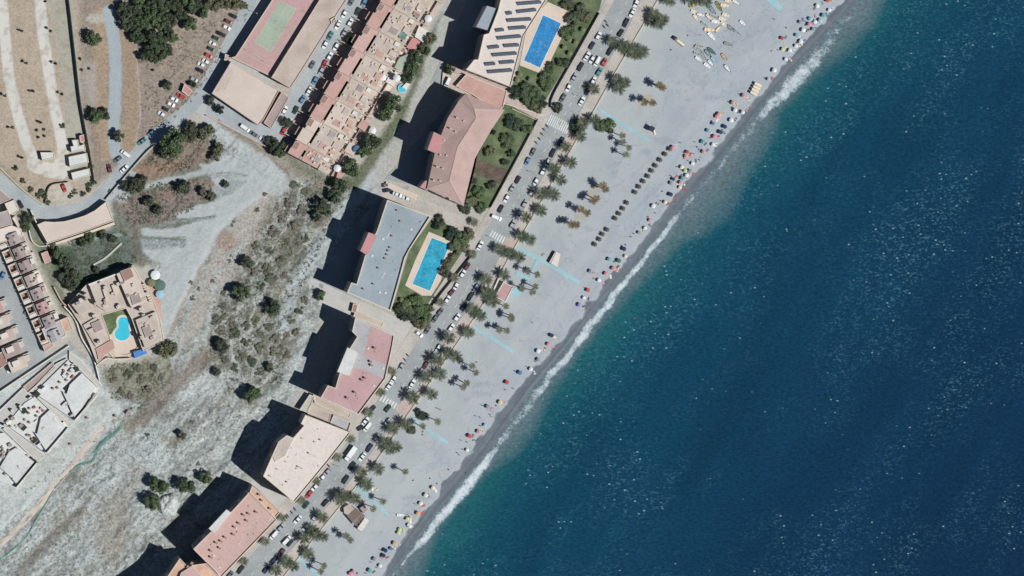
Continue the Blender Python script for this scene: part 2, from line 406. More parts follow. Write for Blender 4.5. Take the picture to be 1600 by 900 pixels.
# ================================================================== GROUND
def axis(lo, hi, step, far, n=13):
    core = np.arange(lo, hi + step / 2, step)
    g = np.geomspace(step * 4, far, n)
    return np.concatenate([lo - g[::-1], core, hi + g])
gx = axis(-246, 176, 0.6, 2500); gy = axis(-142, 142, 0.6, 2500)
def grid_mesh(name, xs, ys, Z, material, color=None, attrs=None):
    nx, ny = len(xs), len(ys)
    X, Y = np.meshgrid(xs, ys, indexing='xy')
    co = np.stack([X.ravel(), Y.ravel(), Z.ravel()], 1).astype(np.float32)
    i, j = np.meshgrid(np.arange(nx - 1), np.arange(ny - 1), indexing='xy')
    a = (j * nx + i).ravel()
    f = np.stack([a, a + 1, a + nx + 1, a + nx], 1).astype(np.int32)
    me = bpy.data.meshes.new(name)
    me.vertices.add(len(co)); me.vertices.foreach_set('co', co.ravel())
    me.loops.add(f.size); me.loops.foreach_set('vertex_index', f.ravel())
    me.polygons.add(len(f)); me.polygons.foreach_set('loop_start', np.arange(0, f.size, 4, dtype=np.int32))
    me.polygons.foreach_set('loop_total', np.full(len(f), 4, dtype=np.int32))
    me.polygons.foreach_set('use_smooth', np.ones(len(f), bool))
    me.update(calc_edges=True)
    if color is not None:
        ca = me.color_attributes.new('Col', 'FLOAT_COLOR', 'POINT')
        ca.data.foreach_set('color', np.concatenate([color, np.ones((len(co), 1))], 1).astype(np.float32).ravel())
    for k, v in (attrs or {}).items():
        at_ = me.attributes.new(k, 'FLOAT', 'POINT'); at_.data.foreach_set('value', v.astype(np.float32).ravel())
    me.materials.append(material)
    o = bpy.data.objects.new(name, me); C.objects.link(o); o['kind'] = 'structure'
    return o

def ground_material():
    m = bpy.data.materials.new('ground_earth'); m.use_nodes = True; n = m.node_tree; b = n.nodes['Principled BSDF']
    b.inputs['Roughness'].default_value = 0.95; b.inputs['Specular IOR Level'].default_value = 0.15
    geo = n.nodes.new('ShaderNodeNewGeometry'); col = n.nodes.new('ShaderNodeAttribute'); col.attribute_name = 'Col'
    rg = n.nodes.new('ShaderNodeAttribute'); rg.attribute_name = 'rough_ground'
    out = col.outputs['Color']
    for sc, lo, hi, usew in ((0.06, 0.965, 1.03, False), (1.6, 0.955, 1.035, False), (0.35, 0.90, 1.08, True), (0.9, 0.66, 1.16, True), (2.6, 0.80, 1.12, True)):
        t = n.nodes.new('ShaderNodeTexNoise'); t.inputs['Scale'].default_value = sc; t.inputs['Detail'].default_value = 5
        n.links.new(geo.outputs['Position'], t.inputs['Vector'])
        mr = n.nodes.new('ShaderNodeMapRange'); mr.inputs['From Min'].default_value = 0.32; mr.inputs['From Max'].default_value = 0.62
        mr.inputs['To Min'].default_value = lo; mr.inputs['To Max'].default_value = hi
        n.links.new(t.outputs['Fac'], mr.inputs['Value']); f = mr.outputs[0]
        if usew:
            mx = n.nodes.new('ShaderNodeMix'); mx.data_type = 'FLOAT'; mx.inputs['A'].default_value = 1.0
            n.links.new(rg.outputs['Fac'], mx.inputs['Factor']); n.links.new(f, mx.inputs['B']); f = mx.outputs['Result']
        vm = n.nodes.new('ShaderNodeVectorMath'); vm.operation = 'SCALE'
        n.links.new(out, vm.inputs[0]); n.links.new(f, vm.inputs['Scale']); out = vm.outputs[0]
    n.links.new(out, b.inputs['Base Color'])
    t = n.nodes.new('ShaderNodeTexNoise'); t.inputs['Scale'].default_value = 1.2; t.inputs['Detail'].default_value = 6
    n.links.new(geo.outputs['Position'], t.inputs['Vector'])
    bp = n.nodes.new('ShaderNodeBump'); bp.inputs['Distance'].default_value = 0.22
    mm = n.nodes.new('ShaderNodeMath'); mm.operation = 'MULTIPLY_ADD'; mm.inputs[1].default_value = 0.75; mm.inputs[2].default_value = 0.08
    n.links.new(rg.outputs['Fac'], mm.inputs[0]); n.links.new(mm.outputs[0], bp.inputs['Strength'])
    n.links.new(t.outputs['Fac'], bp.inputs['Height']); n.links.new(bp.outputs[0], b.inputs['Normal'])
    return m

GX, GY = np.meshgrid(gx, gy, indexing='xy')
PX, PY = to_px(GX, GY, 0.0)
WX = PX + (fbm(PX / 12, PY / 12, 4, 1) - 0.5) * 9; WY = PY + (fbm(PX / 12, PY / 12, 4, 5) - 0.5) * 9   # uneven edges
col = np.zeros(PX.shape + (3,)); rgh = np.full(PX.shape, 0.35)
col[:] = S(182, 178, 168)
def lay(mask, c, r=None, k=1.0):
    global col, rgh
    m = np.clip(mask * k, 0, 1)
    col[...] = col * (1 - m[..., None]) + np.array(S(*c)) * m[..., None]
    if r is not None: rgh[...] = rgh * (1 - m) + r * m
def P_(pts, c, soft=3, r=None, k=1.0, warp=True):
    lay(poly_mask(WX if warp else PX, WY if warp else PY, pts, soft), c, r, k)
def L_(pts, width, c, soft=2, r=None, k=1.0, warp=0.4):
    X = PX + (WX - PX) * warp; Y = PY + (WY - PY) * warp
    d, _, _ = line_dist(X, Y, pts)
    lay(np.clip(0.5 + (width / 2 - d) / (2 * soft), 0, 1), c, r, k)
def blob(x, y, rx, ry, c, k=0.8, r=None):
    d = np.hypot((WX - x) / rx, (WY - y) / ry)
    lay(np.clip((1.15 - d) / 0.5, 0, 1), c, r, k)
F1 = fbm(PX / 30, PY / 30, 5, 11); F2 = fbm(PX / 9, PY / 9, 4, 21); F3 = fbm(PX / 3.5, PY / 3.5, 3, 31)
Ud = (PX * 0.72 - PY * 0.69); Vd = (PX * 0.69 + PY * 0.72)
FS = fbm(Ud / 60, Vd / 7, 5, 51)            # streaks along the river bed
# north-west slopes
P_([(-900, -900), (170, -900), (165, 60), (150, 120), (150, 290), (100, 310), (60, 330), (0, 270), (-900, 100)], (180, 166, 148), 4, 0.5)
P_([(98, -60), (108, -60), (122, 80), (134, 180), (148, 290), (108, 280), (100, 150), (84, 60), (72, -60)], (174, 171, 158), 3, 0.35)
P_([(104, -900), (420, -900), (380, 40), (300, 160), (210, 240), (150, 290), (128, 160)], (152, 140, 128), 5, 0.75)
lay(poly_mask(WX, WY, [(115, -50), (400, -50), (300, 160), (210, 240), (155, 270)], 6) * np.clip((F2 - 0.5) * 4, 0, 1), (176, 160, 145), k=0.7)
L_([(160, 20), (158, 60), (155, 150), (166, 240)], 20, (172, 150, 124), 5, 0.6, 0.75, 1)
L_([(196, 55), (206, 110), (206, 185), (200, 240)], 22, (166, 144, 120), 5, 0.6, 0.7, 1)
blob(150, 28, 18, 8, (188, 186, 176)); blob(195, 20, 10, 8, (180, 180, 174))
L_([(170, 18), (178, 60), (181, 110), (180, 150), (177, 200), (180, 236), (192, 248)], 19, (166, 176, 180), 1.5, 0.2, 1, 0.25)
P_([(140, 95), (150, 95), (152, 150), (148, 170), (134, 160), (130, 95)], (170, 162, 154), 4, 0.5)
L_([(212, 60), (216, 120), (220, 185), (212, 220)], 2, (186, 180, 170), 1, k=0.7)
# two cream tracks meeting in a loop
TR1 = [(-4, -60), (3, 0), (8, 60), (14, 120), (28, 180), (42, 225), (60, 262)]
TR2 = [(57, -60), (62, 0), (68, 60), (79, 130), (88, 180), (98, 230), (100, 262)]
L_(TR1, 17, (209, 207, 199), 1, 0.1, 1, 0.15); L_(TR2, 17, (209, 207, 199), 1, 0.1, 1, 0.15)
P_([(50, 228), (58, 252), (84, 254), (92, 228), (106, 236), (110, 268), (100, 280), (76, 278), (54, 270), (42, 262), (42, 232)], (207, 204, 195), 1.2, 0.1, 1, False)
L_([(-40, 200), (0, 255), (30, 290), (66, 318)], 6, (150, 144, 128), 2, 0.6, .8, 1)
P_([(80, 290), (110, 285), (118, 310), (72, 316)], (196, 188, 174), 1.5, 0.2)
# slope below the winding road
P_([(190, 262), (250, 215), (330, 190), (400, 235), (435, 280), (440, 310), (380, 330), (300, 345), (230, 335), (185, 330)], (138, 124, 112), 5, 0.9)
blob(255, 262, 40, 12, (154, 128, 110), 0.65); blob(225, 272, 25, 10, (156, 132, 114), 0.55); blob(300, 300, 60, 16, (130, 112, 104), 0.5)
L_([(225, 290), (262, 282), (300, 272), (345, 268)], 9, (178, 182, 178), 2, 0.5, .9, .6)
blob(205, 312, 22, 12, (184, 190, 188), .9)
lay(poly_mask(WX, WY, [(-900, -900), (100, -900), (140, 290), (60, 330), (0, 270), (-900, 100)], 4) * np.clip((F2 - .52) * 5, 0, 1) * (1 - np.clip((col.mean(-1) - .50) * 12, 0, 1)), (160, 146, 126), k=.5)
# river bed and dirt lot
BED = [(178, 318), (240, 330), (300, 300), (345, 268), (330, 215), (320, 178), (360, 200), (440, 262), (520, 290), (600, 290), (560, 400), (500, 500), (470, 600), (430, 690), (300, 860), (160, 960), (100, 1400), (-900, 1400), (-900, 640), (0, 600), (105, 540), (175, 585), (250, 560), (262, 470), (240, 420), (215, 380), (180, 350)]
bedm = poly_mask(WX, WY, BED, 5)
lay(bedm, (170, 177, 174), 1.0)
def ridged(sx_, sy_, seed, ax=.72, ay=.69):
    wu = (fbm(PX / 45, PY / 45, 3, seed + 30) - .5) * 60
    return 1 - np.abs(2 * fbm((PX * ax - PY * ay + wu) / sx_, (PX * ay + PY * ax + wu * .8) / sy_, 4, seed) - 1)
lay(bedm * np.clip((FS - 0.47) * 5, 0, 1), (146, 150, 145), k=0.7)
lay(bedm * np.clip((F1 - 0.5) * 7, 0, 1) * np.clip((F2 - .38) * 5, 0, 1), (136, 133, 120), k=0.75)
lay(bedm * np.clip((0.42 - FS) * 6, 0, 1), (188, 194, 191), k=0.6)
lay(bedm * np.clip((ridged(70, 16, 301) - .90) * 16, 0, 1), (196, 201, 197), k=.55)
lay(bedm * np.clip((ridged(95, 26, 311) - .93) * 22, 0, 1), (122, 124, 117), k=.6)
lay(bedm * np.clip((ridged(30, 9, 321) - .93) * 20, 0, 1), (138, 142, 138), k=.5)
lay(bedm * np.clip((F3 - .63) * 9, 0, 1) * np.clip((F1 - .42) * 6, 0, 1), (104, 106, 92), k=.75)
lay(bedm * np.clip((fbm(PX / 60, PY / 60, 3, 361) - .5) * 6, 0, 1), (178, 186, 186), k=.45)
# dirt lot with terraces and tyre tracks (coordinates read off a 3x enlargement)
def q3(l): return [(156 + a / 3.0, 203 + b / 3.0) for a, b in l]
P_(q3([(60, 300), (260, 240), (520, 150), (560, 260), (500, 420), (420, 480), (200, 640), (80, 600), (60, 420)]), (120, 124, 112), 4, 1)
P_(q3([(180, 300), (350, 245), (500, 225), (540, 260), (520, 300), (480, 340), (360, 390), (350, 430), (250, 440), (150, 450), (100, 400), (80, 340)]), (136, 124, 116), 3, .9)
blob(262, 305, 14, 10, (146, 124, 114), .6); blob(238, 318, 14, 10, (122, 126, 100), .7)
P_(q3([(470, 170), (560, 140), (640, 120), (700, 120), (800, 180), (870, 265), (850, 330), (780, 300), (700, 360), (600, 440), (545, 520), (470, 640), (400, 760), (345, 900), (300, 1000), (240, 1000), (300, 760), (280, 620), (200, 580), (190, 560), (380, 540), (400, 500), (205, 500), (190, 465), (380, 455), (500, 415), (370, 425), (356, 395), (520, 335), (620, 300), (560, 280), (520, 230)]), (178, 184, 183), 1.6, .35)
P_(q3([(520, 270), (640, 230), (700, 240), (620, 300), (540, 305)]), (158, 166, 166), 2, .7)
P_(q3([(500, 195), (640, 200), (700, 212), (600, 232), (510, 222)]), (160, 167, 165), 2, .8)
P_(q3([(190, 512), (330, 508), (410, 520), (395, 548), (290, 556), (200, 560)]), (150, 158, 159), 1.5, 1); L_(q3([(200, 508), (300, 506), (405, 518)]), 1.6, (104, 114, 112), .8, 1, .8, .5)
L_(q3([(280, 446), (380, 428), (540, 407)]), 5, (140, 147, 144), 1, 1, .9, .5); L_(q3([(365, 421), (460, 412), (545, 404)]), 1.3, (98, 102, 98), .7, 1, .8, .3); L_(q3([(520, 200), (620, 202), (690, 214)]), 1.3, (112, 118, 116), .7, 1, .7, .3)
L_(q3([(76, 300), (140, 268), (250, 256), (350, 232), (480, 200), (560, 178)]), 8, (172, 179, 178), 1.5, .35, .95, .6); blob(190, 308, 12, 10, (176, 184, 184), .9)
P_(q3([(780, 300), (845, 330), (810, 400), (700, 520), (670, 620), (620, 760), (520, 860), (430, 1000), (360, 1000), (420, 860), (480, 700), (530, 570), (610, 440), (700, 360)]), (172, 168, 160), 4, .8)
lay(poly_mask(WX, WY, q3([(700, 520), (640, 560), (560, 640), (480, 760), (560, 840), (700, 700)]), 6) * np.clip((F2 - .45) * 4, 0, 1), (180, 187, 186), k=.9)
blob(353, 376, 17, 17, (158, 138, 126), .8); L_(q3([(835, 390), (770, 460), (730, 520), (700, 570)]), 13, (152, 126, 112), 3, .9, .75, 1); L_(q3([(860, 200), (880, 300), (850, 380)]), 9, (158, 140, 124), 3, .9, .6, 1)
L_(q3([(500, -60), (540, 0), (640, 60), (760, 140), (850, 220), (868, 300)]), 15, (182, 188, 186), 1.5, .35, .9, .4); L_(q3([(560, -40), (680, 40), (800, 120), (890, 210), (905, 300)]), 6, (124, 120, 104), 2, 1, .75, .8); L_(q3([(470, 60), (600, 110), (700, 160), (790, 230)]), 2, (150, 156, 154), .8, .3, .6, .3)
L_(q3([(790, 240), (770, 300), (620, 400), (540, 490), (470, 620), (400, 760), (330, 900)]), 7, (188, 191, 190), 1.5, .2, .9, .4); L_(q3([(845, 240), (850, 300), (800, 305), (640, 410)]), 2, (196, 198, 196), 1, .2, .6, .4)
L_(q3([(480, 640), (440, 720), (400, 800), (350, 900), (300, 1010)]), 5, (166, 152, 138), 2, .5, .7, .6)
L_(q3([(160, 460), (170, 520), (200, 620)]), 10, (120, 112, 106), 3, 1, .7, .8)
# scrub belt
scr = poly_mask(WX, WY, [(440, 300), (500, 272), (560, 286), (520, 350), (480, 430), (450, 520), (440, 600), (350, 620), (320, 560), (330, 480), (380, 420), (405, 360)], 12)
lay(scr, (160, 164, 156), 1.0, .8)
lay(scr * np.clip((fbm(PX / 13, PY / 19, 4, 341) - .43) * 7, 0, 1), (118, 118, 104), 1.0, .85)
lay(scr * np.clip((F1 - .52) * 6, 0, 1), (140, 126, 112), k=.5)
lay(scr * np.clip((ridged(60, 14, 351, .5, .86) - .9) * 14, 0, 1), (186, 191, 187), k=.7)
lay(scr * np.clip((F3 - .56) * 8, 0, 1), (92, 96, 82), k=.7)
L_([(600, 240), (578, 284), (545, 320), (508, 372), (470, 430), (450, 470), (440, 510)], 20, (178, 187, 187), 4, .5, .85, .8)
L_([(690, 20), (672, 90), (648, 140), (610, 230), (596, 262)], 26, (176, 178, 172), 4, .6, .9, .8)
for pl_, w_, c_, k_ in (([(286, 520), (270, 575), (300, 600), (330, 610), (300, 640), (262, 690)], 3, (194, 198, 194), .6), ([(300, 560), (262, 612), (225, 660), (196, 700), (186, 730)], 4, (192, 196, 192), .6), ([(420, 640), (350, 660), (300, 700), (262, 735), (200, 750)], 3, (196, 200, 196), .6), ([(182, 725), (188, 742), (176, 780), (168, 812), (172, 860)], 2, (198, 200, 194), .7),
                       ([(270, 600), (280, 660), (272, 720), (290, 745)], 2.5, (126, 124, 116), .6), ([(230, 640), (180, 700), (150, 750), (110, 800)], 4, (190, 195, 192), .55), ([(120, 870), (160, 850), (176, 820), (200, 800)], 3, (196, 200, 196), .6), ([(60, 895), (110, 850), (140, 800), (150, 770)], 3, (188, 194, 192), .6), ([(330, 480), (322, 530), (336, 580), (312, 600)], 5, (186, 191, 188), .7), ([(372, 480), (360, 540), (382, 600), (360, 640)], 5, (184, 190, 187), .7), ([(420, 440), (398, 480), (388, 520)], 5, (184, 189, 185), .7)):
    L_(pl_, w_, c_, 1.5, .5, k_, 1)
blob(330, 600, 50, 26, (182, 188, 185), .5); blob(215, 720, 46, 22, (182, 188, 186), .45); blob(150, 830, 26, 30, (184, 190, 188), .4); blob(380, 600, 26, 20, (176, 182, 178), .5)
# brown streaks in the bed
L_([(325, 555), (285, 590), (240, 640), (205, 665)], 24, (130, 120, 108), 6, 1, .8, 1)
L_([(130, 800), (100, 820), (60, 860), (30, 900)], 16, (132, 124, 114), 5, 1, .7, 1)
L_([(170, 850), (190, 780), (215, 740)], 30, (150, 146, 136), 8, 1, .6, 1)
P_([(160, 575), (240, 560), (262, 556), (280, 590), (250, 615), (240, 630), (200, 625), (165, 600)], (136, 134, 120), 6, 1, .9)
blob(262, 548, 18, 12, (100, 112, 84), .8)
blob(290, 830, 40, 40, (140, 138, 126), .4); blob(175, 830, 30, 60, (158, 150, 140), .4)
# dark green hollow between the cream deck and the terrace house
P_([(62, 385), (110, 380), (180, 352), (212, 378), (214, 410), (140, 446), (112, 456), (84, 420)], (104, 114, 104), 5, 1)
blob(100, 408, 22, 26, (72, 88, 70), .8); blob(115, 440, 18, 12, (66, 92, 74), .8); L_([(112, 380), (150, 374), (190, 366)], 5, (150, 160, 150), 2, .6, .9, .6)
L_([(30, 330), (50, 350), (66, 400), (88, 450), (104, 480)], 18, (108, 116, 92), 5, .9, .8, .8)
# building site
P_([(-900, 660), (0, 592), (104, 540), (128, 560), (160, 606), (196, 640), (120, 730), (40, 800), (-60, 880), (-900, 1200)], (190, 196, 192), 3, .6)
lay(poly_mask(WX, WY, [(0, 800), (196, 640), (150, 610), (60, 700), (0, 770)], 6) * np.clip((F2 - .42) * 4, 0, 1), (168, 170, 164), k=.8)
# gardens by the terraced houses
P_([(520, 286), (560, 262), (600, 205), (640, 140), (668, 60), (690, 20), (664, 100), (630, 190), (590, 250), (560, 300)], (110, 116, 96), 4, 1)
P_([(330, 172), (440, 228), (520, 282), (500, 300), (440, 262), (350, 200)], (150, 142, 130), 4, .9, .8)
L_([(436, 232), (470, 262), (530, 290)], 12, (110, 118, 98), 5, 1, .7, 1)
# far land beyond the frame stays earthy
P_([(398, -900), (700, -900), (640, 0), (330, 190), (300, 170), (380, 30)], (182, 184, 182), 3, .2)
# beach
dS, sS, _ = line_dist(PX, PY, SHORE); dInl = dS * np.where(sS > 0, 1, -1)
dWl, sWl, _ = line_dist(PX, PY, WALL)
wx = PX + (fbm(PX / 26, PY / 26, 4, 81) - .5) * 22; wy = PY + (fbm(PX / 26, PY / 26, 4, 85) - .5) * 22
dWt, sWt, _ = line_dist(wx, wy, WET); dWet = dWt * np.where(sWt > 0, 1, -1)      # + towards dry sand
beach = (sWl < 0).astype(float)
lay(beach, (170, 177, 181), 0.05)
lay(beach * np.clip((150 - dWl) / 140, 0, 1), (177, 182, 181), k=.9)
lay(beach * np.clip((F1 - .5) * 5, 0, 1), (162, 171, 178), k=.6)
fold = np.abs(fbm(PX / 34 + 9, PY / 34, 4, 91) - .5)
lay(beach * np.clip((0.016 - fold) / 0.012, 0, 1) * np.clip((dWl - 20) / 50, 0, 1), (144, 154, 160), k=.6)
for k_ in range(11):
    rt_ = random.Random(k_ + 400); t0 = rt_.uniform(60, 620); o_ = rt_.uniform(22, 95); ln_ = rt_.uniform(120, 420)
    shp = smooth(SHORE[1:18], 120); i_0 = int(t0 / 1100 * 110); seg_ = shp[i_0:i_0 + max(8, int(ln_ / 11))]
    pl = [(p.x - o_ * .82 - 9 * math.sin(i * .35 + k_), p.y - o_ * .57 + 5 * math.cos(i * .28 + k_)) for i, p in enumerate(seg_)]
    if len(pl) > 3:
        for dd_ in (0, 3.2): L_([(a + dd_, b + dd_ * .6) for a, b in pl], 1.1, (146, 157, 164), .7, .1, .42, .5)
for k_ in range(26):
    rt_ = random.Random(k_ + 700); i_0 = rt_.randrange(8, 110); p = smooth(SHORE[1:18], 120)[i_0]; o_ = rt_.uniform(20, 120); blob(p.x - o_ * .82, p.y - o_ * .57, rt_.uniform(5, 22), rt_.uniform(3, 9), rt_.choice([(146, 158, 165), (150, 160, 166), (178, 186, 188)]), rt_.uniform(.3, .6))
tr = np.abs(np.sin((dInl + (F1 - .5) * 30) / 3.2)); lay(beach * np.clip((tr - .93) * 10, 0, 1) * np.clip((dInl - 30) / 20, 0, 1) * np.clip((90 - dInl) / 30, 0, 1) * np.clip((F1 - .5) * 8, 0, 1), (150, 160, 166), k=.5)
lay(beach * np.clip(0.5 - dWet / 2.2, 0, 1), (112, 120, 127), 0.15)
lay(beach * np.clip(0.5 - (dWet + 5) / 4, 0, 1) * np.clip((F2 - .4) * 4, 0, 1), (98, 106, 113), k=.6)
wst = fbm((PX * .66 + PY * .75) / 40 + 3, (dInl) / 3.0, 4, 151); lay(beach * np.clip(0.5 - dWet / 2.2, 0, 1) * np.clip((wst - .5) * 6, 0, 1), (88, 97, 106), k=.65); lay(beach * np.clip(0.5 - dWet / 2.2, 0, 1) * np.clip((.42 - wst) * 6, 0, 1), (128, 136, 141), k=.5)
lay(beach * np.clip(1 - np.abs(dWet - 2.5) / 2.5, 0, 1), (182, 189, 190), k=.35)
for (bx, by) in ((1011, 150), (1003, 158), (930, 288), (922, 298), (905, 336), (893, 350)): blob(bx + 3, by + 4, 9, 6, (180, 164, 138), .6)
col *= (1 + (F3 - .5) * (.02 + .22 * rgh))[..., None]
Z = height_px(PX, PY)
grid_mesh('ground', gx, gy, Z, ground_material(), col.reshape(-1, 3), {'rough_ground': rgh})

# ================================================================== SEA
sx = axis(-70, 246, 0.9, 2500); sy = axis(-142, 142, 0.9, 2500)
SX, SY = np.meshgrid(sx, sy, indexing='xy'); QX, QY = to_px(SX, SY, -2.5)
ds, ss, par = line_dist(QX + (fbm(QX / 20, QY / 20, 3, 101) - .5) * 9, QY + (fbm(QX / 20, QY / 20, 3, 105) - .5) * 9, SHORE)
dsea = -ds * np.where(ss > 0, 1, -1)
fy = [-200, -20, 20, 60, 100, 150, 190, 230, 290, 330, 356, 430, 470, 540, 600, 650, 690, 722, 780, 830, 870, 900, 1100]
fw = [8, 9, 18, 34, 38, 32, 20, 18, 16, 16, 16, 17, 18, 20, 25, 22, 14, 22, 27, 22, 10, 9, 9]
fd = [.15, .15, .25, .45, .80, .72, .42, .36, .26, .38, .78, .82, .9, .8, .66, .42, .46, .95, 1, .92, .55, .35, .3]
ft = [40, 45, 50, 50, 40, 36, 50, 55, 70, 60, 42, 34, 26, 26, 34, 46, 40, 26, 22, 26, 42, 45, 45]
FW_ = np.interp(par, fy, fw); FD_ = np.interp(par, fy, fd); FT_ = np.interp(par, fy, ft)
foam = np.clip(1.2 - np.abs(dsea - FW_ * .45) / (FW_ * .62), 0, 1) * (.38 + .42 * FD_)
foam = np.maximum(foam, .44 * np.clip(1.2 - np.maximum(dsea, 0) / (FW_ * 1.9), 0, 1) * np.clip((dsea + 2) / 3, 0, 1))
stops = [0, 30, 70, 140, 280, 480, 800, 3000]
cols = [(58, 98, 106), (33, 92, 99), (22, 75, 92), (18, 64, 86), (17, 59, 83), (15, 51, 77), (13, 45, 72), (12, 42, 70)]
scol = np.stack([np.interp(dsea + (fbm(QX / 120, QY / 120, 3, 111) - .5) * 120 * np.clip(dsea / 200, 0, 1), stops, [S(*c)[i] for c in cols]) for i in range(3)], -1)
tm = np.clip(1.1 - (np.maximum(dsea, 0) / FT_) ** 1.5, 0, 1) * .85
tm = np.clip(tm * (0.75 + .5 * fbm(QX / 14, QY / 14, 3, 115)), 0, 1)
scol = scol * (1 - tm[..., None]) + np.array(S(108, 122, 128)) * tm[..., None]
band = fbm((QX * .87 + QY * .5) / 60, (QY * .87 - QX * .5) / 260, 4, 121)
scol *= (1 + (band - .5) * .42 * np.clip(dsea / 150, 0, 1))[..., None]
glints = np.clip((fbm((QX * .85 + QY * .52) / 55, (QY * .85 - QX * .52) / 130, 4, 131) - .36) * 2.2, 0.02, 1) * np.clip(dsea / 60, 0, 1)  # where the painted sun glints cluster on the open water
def sea_material():
    m = bpy.data.materials.new('sea_water'); m.use_nodes = True; n = m.node_tree; b = n.nodes['Principled BSDF']
    L = n.links.new; N = n.nodes.new
    geo = N('ShaderNodeNewGeometry')
    def A(k): a = N('ShaderNodeAttribute'); a.attribute_name = k; return a
    mp = N('ShaderNodeMapping'); mp.inputs['Rotation'].default_value = (0, 0, R(-12)); mp.inputs['Scale'].default_value = (0.75, 1.2, 1)
    L(geo.outputs['Position'], mp.inputs['Vector'])
    def noise(sc, det, vec, ro=.55):
        t = N('ShaderNodeTexNoise'); t.inputs['Scale'].default_value = sc; t.inputs['Detail'].default_value = det; t.inputs['Roughness'].default_value = ro
        L(vec, t.inputs['Vector']); return t.outputs['Fac']
    def mr(v, a, b_, c, d):
        q = N('ShaderNodeMapRange'); q.inputs['From Min'].default_value = a; q.inputs['From Max'].default_value = b_; q.inputs['To Min'].default_value = c; q.inputs['To Max'].default_value = d
        L(v, q.inputs['Value']); return q.outputs[0]
    def math_(op, a, b_=None, v=None):
        q = N('ShaderNodeMath'); q.operation = op; L(a, q.inputs[0])
        if b_ is not None: L(b_, q.inputs[1])
        if v is not None: q.inputs[1].default_value = v
        return q.outputs[0]
    c = A('Col').outputs['Color']
    rip = noise(0.75, 6, mp.outputs[0], .7)
    k = mr(rip, .34, .66, .70, 1.32)
    vm = N('ShaderNodeVectorMath'); vm.operation = 'SCALE'; L(c, vm.inputs[0]); L(k, vm.inputs['Scale']); c = vm.outputs[0]
    fl = A('glints').outputs['Fac']
    # sun sparkle on the ripples, painted into the base colour
    sparkle = noise(0.95, 3, mp.outputs[0], .6)
    th = math_('MULTIPLY', mr(sparkle, .54, .68, 0, 1), fl)
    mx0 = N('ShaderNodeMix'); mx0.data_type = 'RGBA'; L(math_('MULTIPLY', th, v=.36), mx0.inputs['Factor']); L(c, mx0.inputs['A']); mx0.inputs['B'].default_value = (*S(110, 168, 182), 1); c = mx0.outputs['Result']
    vo = N('ShaderNodeTexVoronoi'); vo.inputs['Scale'].default_value = 0.45; L(mp.outputs[0], vo.inputs['Vector'])  # scattered round sun glints, likewise mixed into the water colour
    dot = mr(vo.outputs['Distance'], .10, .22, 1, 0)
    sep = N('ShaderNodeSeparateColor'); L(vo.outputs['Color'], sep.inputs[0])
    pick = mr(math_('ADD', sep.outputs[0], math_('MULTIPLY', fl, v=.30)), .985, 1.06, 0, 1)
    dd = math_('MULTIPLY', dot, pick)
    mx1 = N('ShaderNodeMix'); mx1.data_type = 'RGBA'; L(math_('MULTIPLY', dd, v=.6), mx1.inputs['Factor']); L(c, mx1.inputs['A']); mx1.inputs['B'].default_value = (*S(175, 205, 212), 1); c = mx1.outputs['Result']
    # surf
    fm = A('foam').outputs['Fac']
    fn = noise(0.8, 8, geo.outputs['Position'], .8); fn2 = noise(0.28, 3, geo.outputs['Position'])
    fsum = math_('ADD', math_('MULTIPLY', fn, v=.9), math_('MULTIPLY', fn2, v=.5))
    msk = mr(math_('ADD', fsum, fm), 1.20, 1.52, 0, 1)
    msk = math_('MULTIPLY', msk, mr(fm, 0.02, .2, 0, 1))
    mx2 = N('ShaderNodeMix'); mx2.data_type = 'RGBA'; L(msk, mx2.inputs['Factor']); L(c, mx2.inputs['A']); mx2.inputs['B'].default_value = (*S(212, 222, 226), 1)
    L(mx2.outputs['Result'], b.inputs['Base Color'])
    L(mr(msk, 0, 1, .12, .8), b.inputs['Roughness'])
    b.inputs['Specular IOR Level'].default_value = 0.25
    bp = N('ShaderNodeBump'); bp.inputs['Strength'].default_value = .12; bp.inputs['Distance'].default_value = .3
    L(rip, bp.inputs['Height']); L(bp.outputs[0], b.inputs['Normal'])
    return m
grid_mesh('sea', sx, sy, np.full(SX.shape, -2.5), sea_material(), scol.reshape(-1, 3), {'foam': foam, 'glints': glints})

# ================================================================== ROADS
def at2(p, z): q = at(p[0], p[1], z); return (q.x, q.y, z)
def strip(name, A, B, z, m, n=90, z0=None):
    a = smooth(A, n); b = smooth(B, n); mb = MB()
    for i in range(n - 1):
        mb.quad(at2(a[i], z), at2(a[i + 1], z), at2(b[i + 1], z), at2(b[i], z))
        if z0 is not None:
            mb.quad(at2(a[i], z0)[:2] + (z0,), at2(a[i + 1], z0)[:2] + (z0,), at2(a[i + 1], z), at2(a[i], z))
            mb.quad(at2(b[i + 1], z0)[:2] + (z0,), at2(b[i], z0)[:2] + (z0,), at2(b[i], z), at2(b[i + 1], z))
    return mb.build(name, m, kind='structure')
def off(pts, d, n=None):
    p = smooth(pts, n or 60); out = []
    for i, q in enumerate(p):
        t = (p[min(i + 1, len(p) - 1)] - p[max(i - 1, 0)]).normalized(); out.append((q.x + t.y * d, q.y - t.x * d))
    return out
strip('beach_road', off(KERB_IN, -1.2), off(KERB_SEA, 1.2), 0.02, M['asphalt'])
strip('kerb', off(KERB_IN, 0), off(KERB_IN, 0.9), 0.13, M['kerb'], 140, -0.05)
strip('kerb', off(KERB_SEA, 0), off(KERB_SEA, -0.9), 0.13, M['kerb'], 140, -0.05)
strip('pavement', off(BLD_IN, 0), off(KERB_IN, 0.9), 0.12, M['paving'], 140, -0.05)
strip('promenade', off(KERB_SEA, -0.9), off(WALL, 0), 0.12, M['paving'], 140, -0.05)
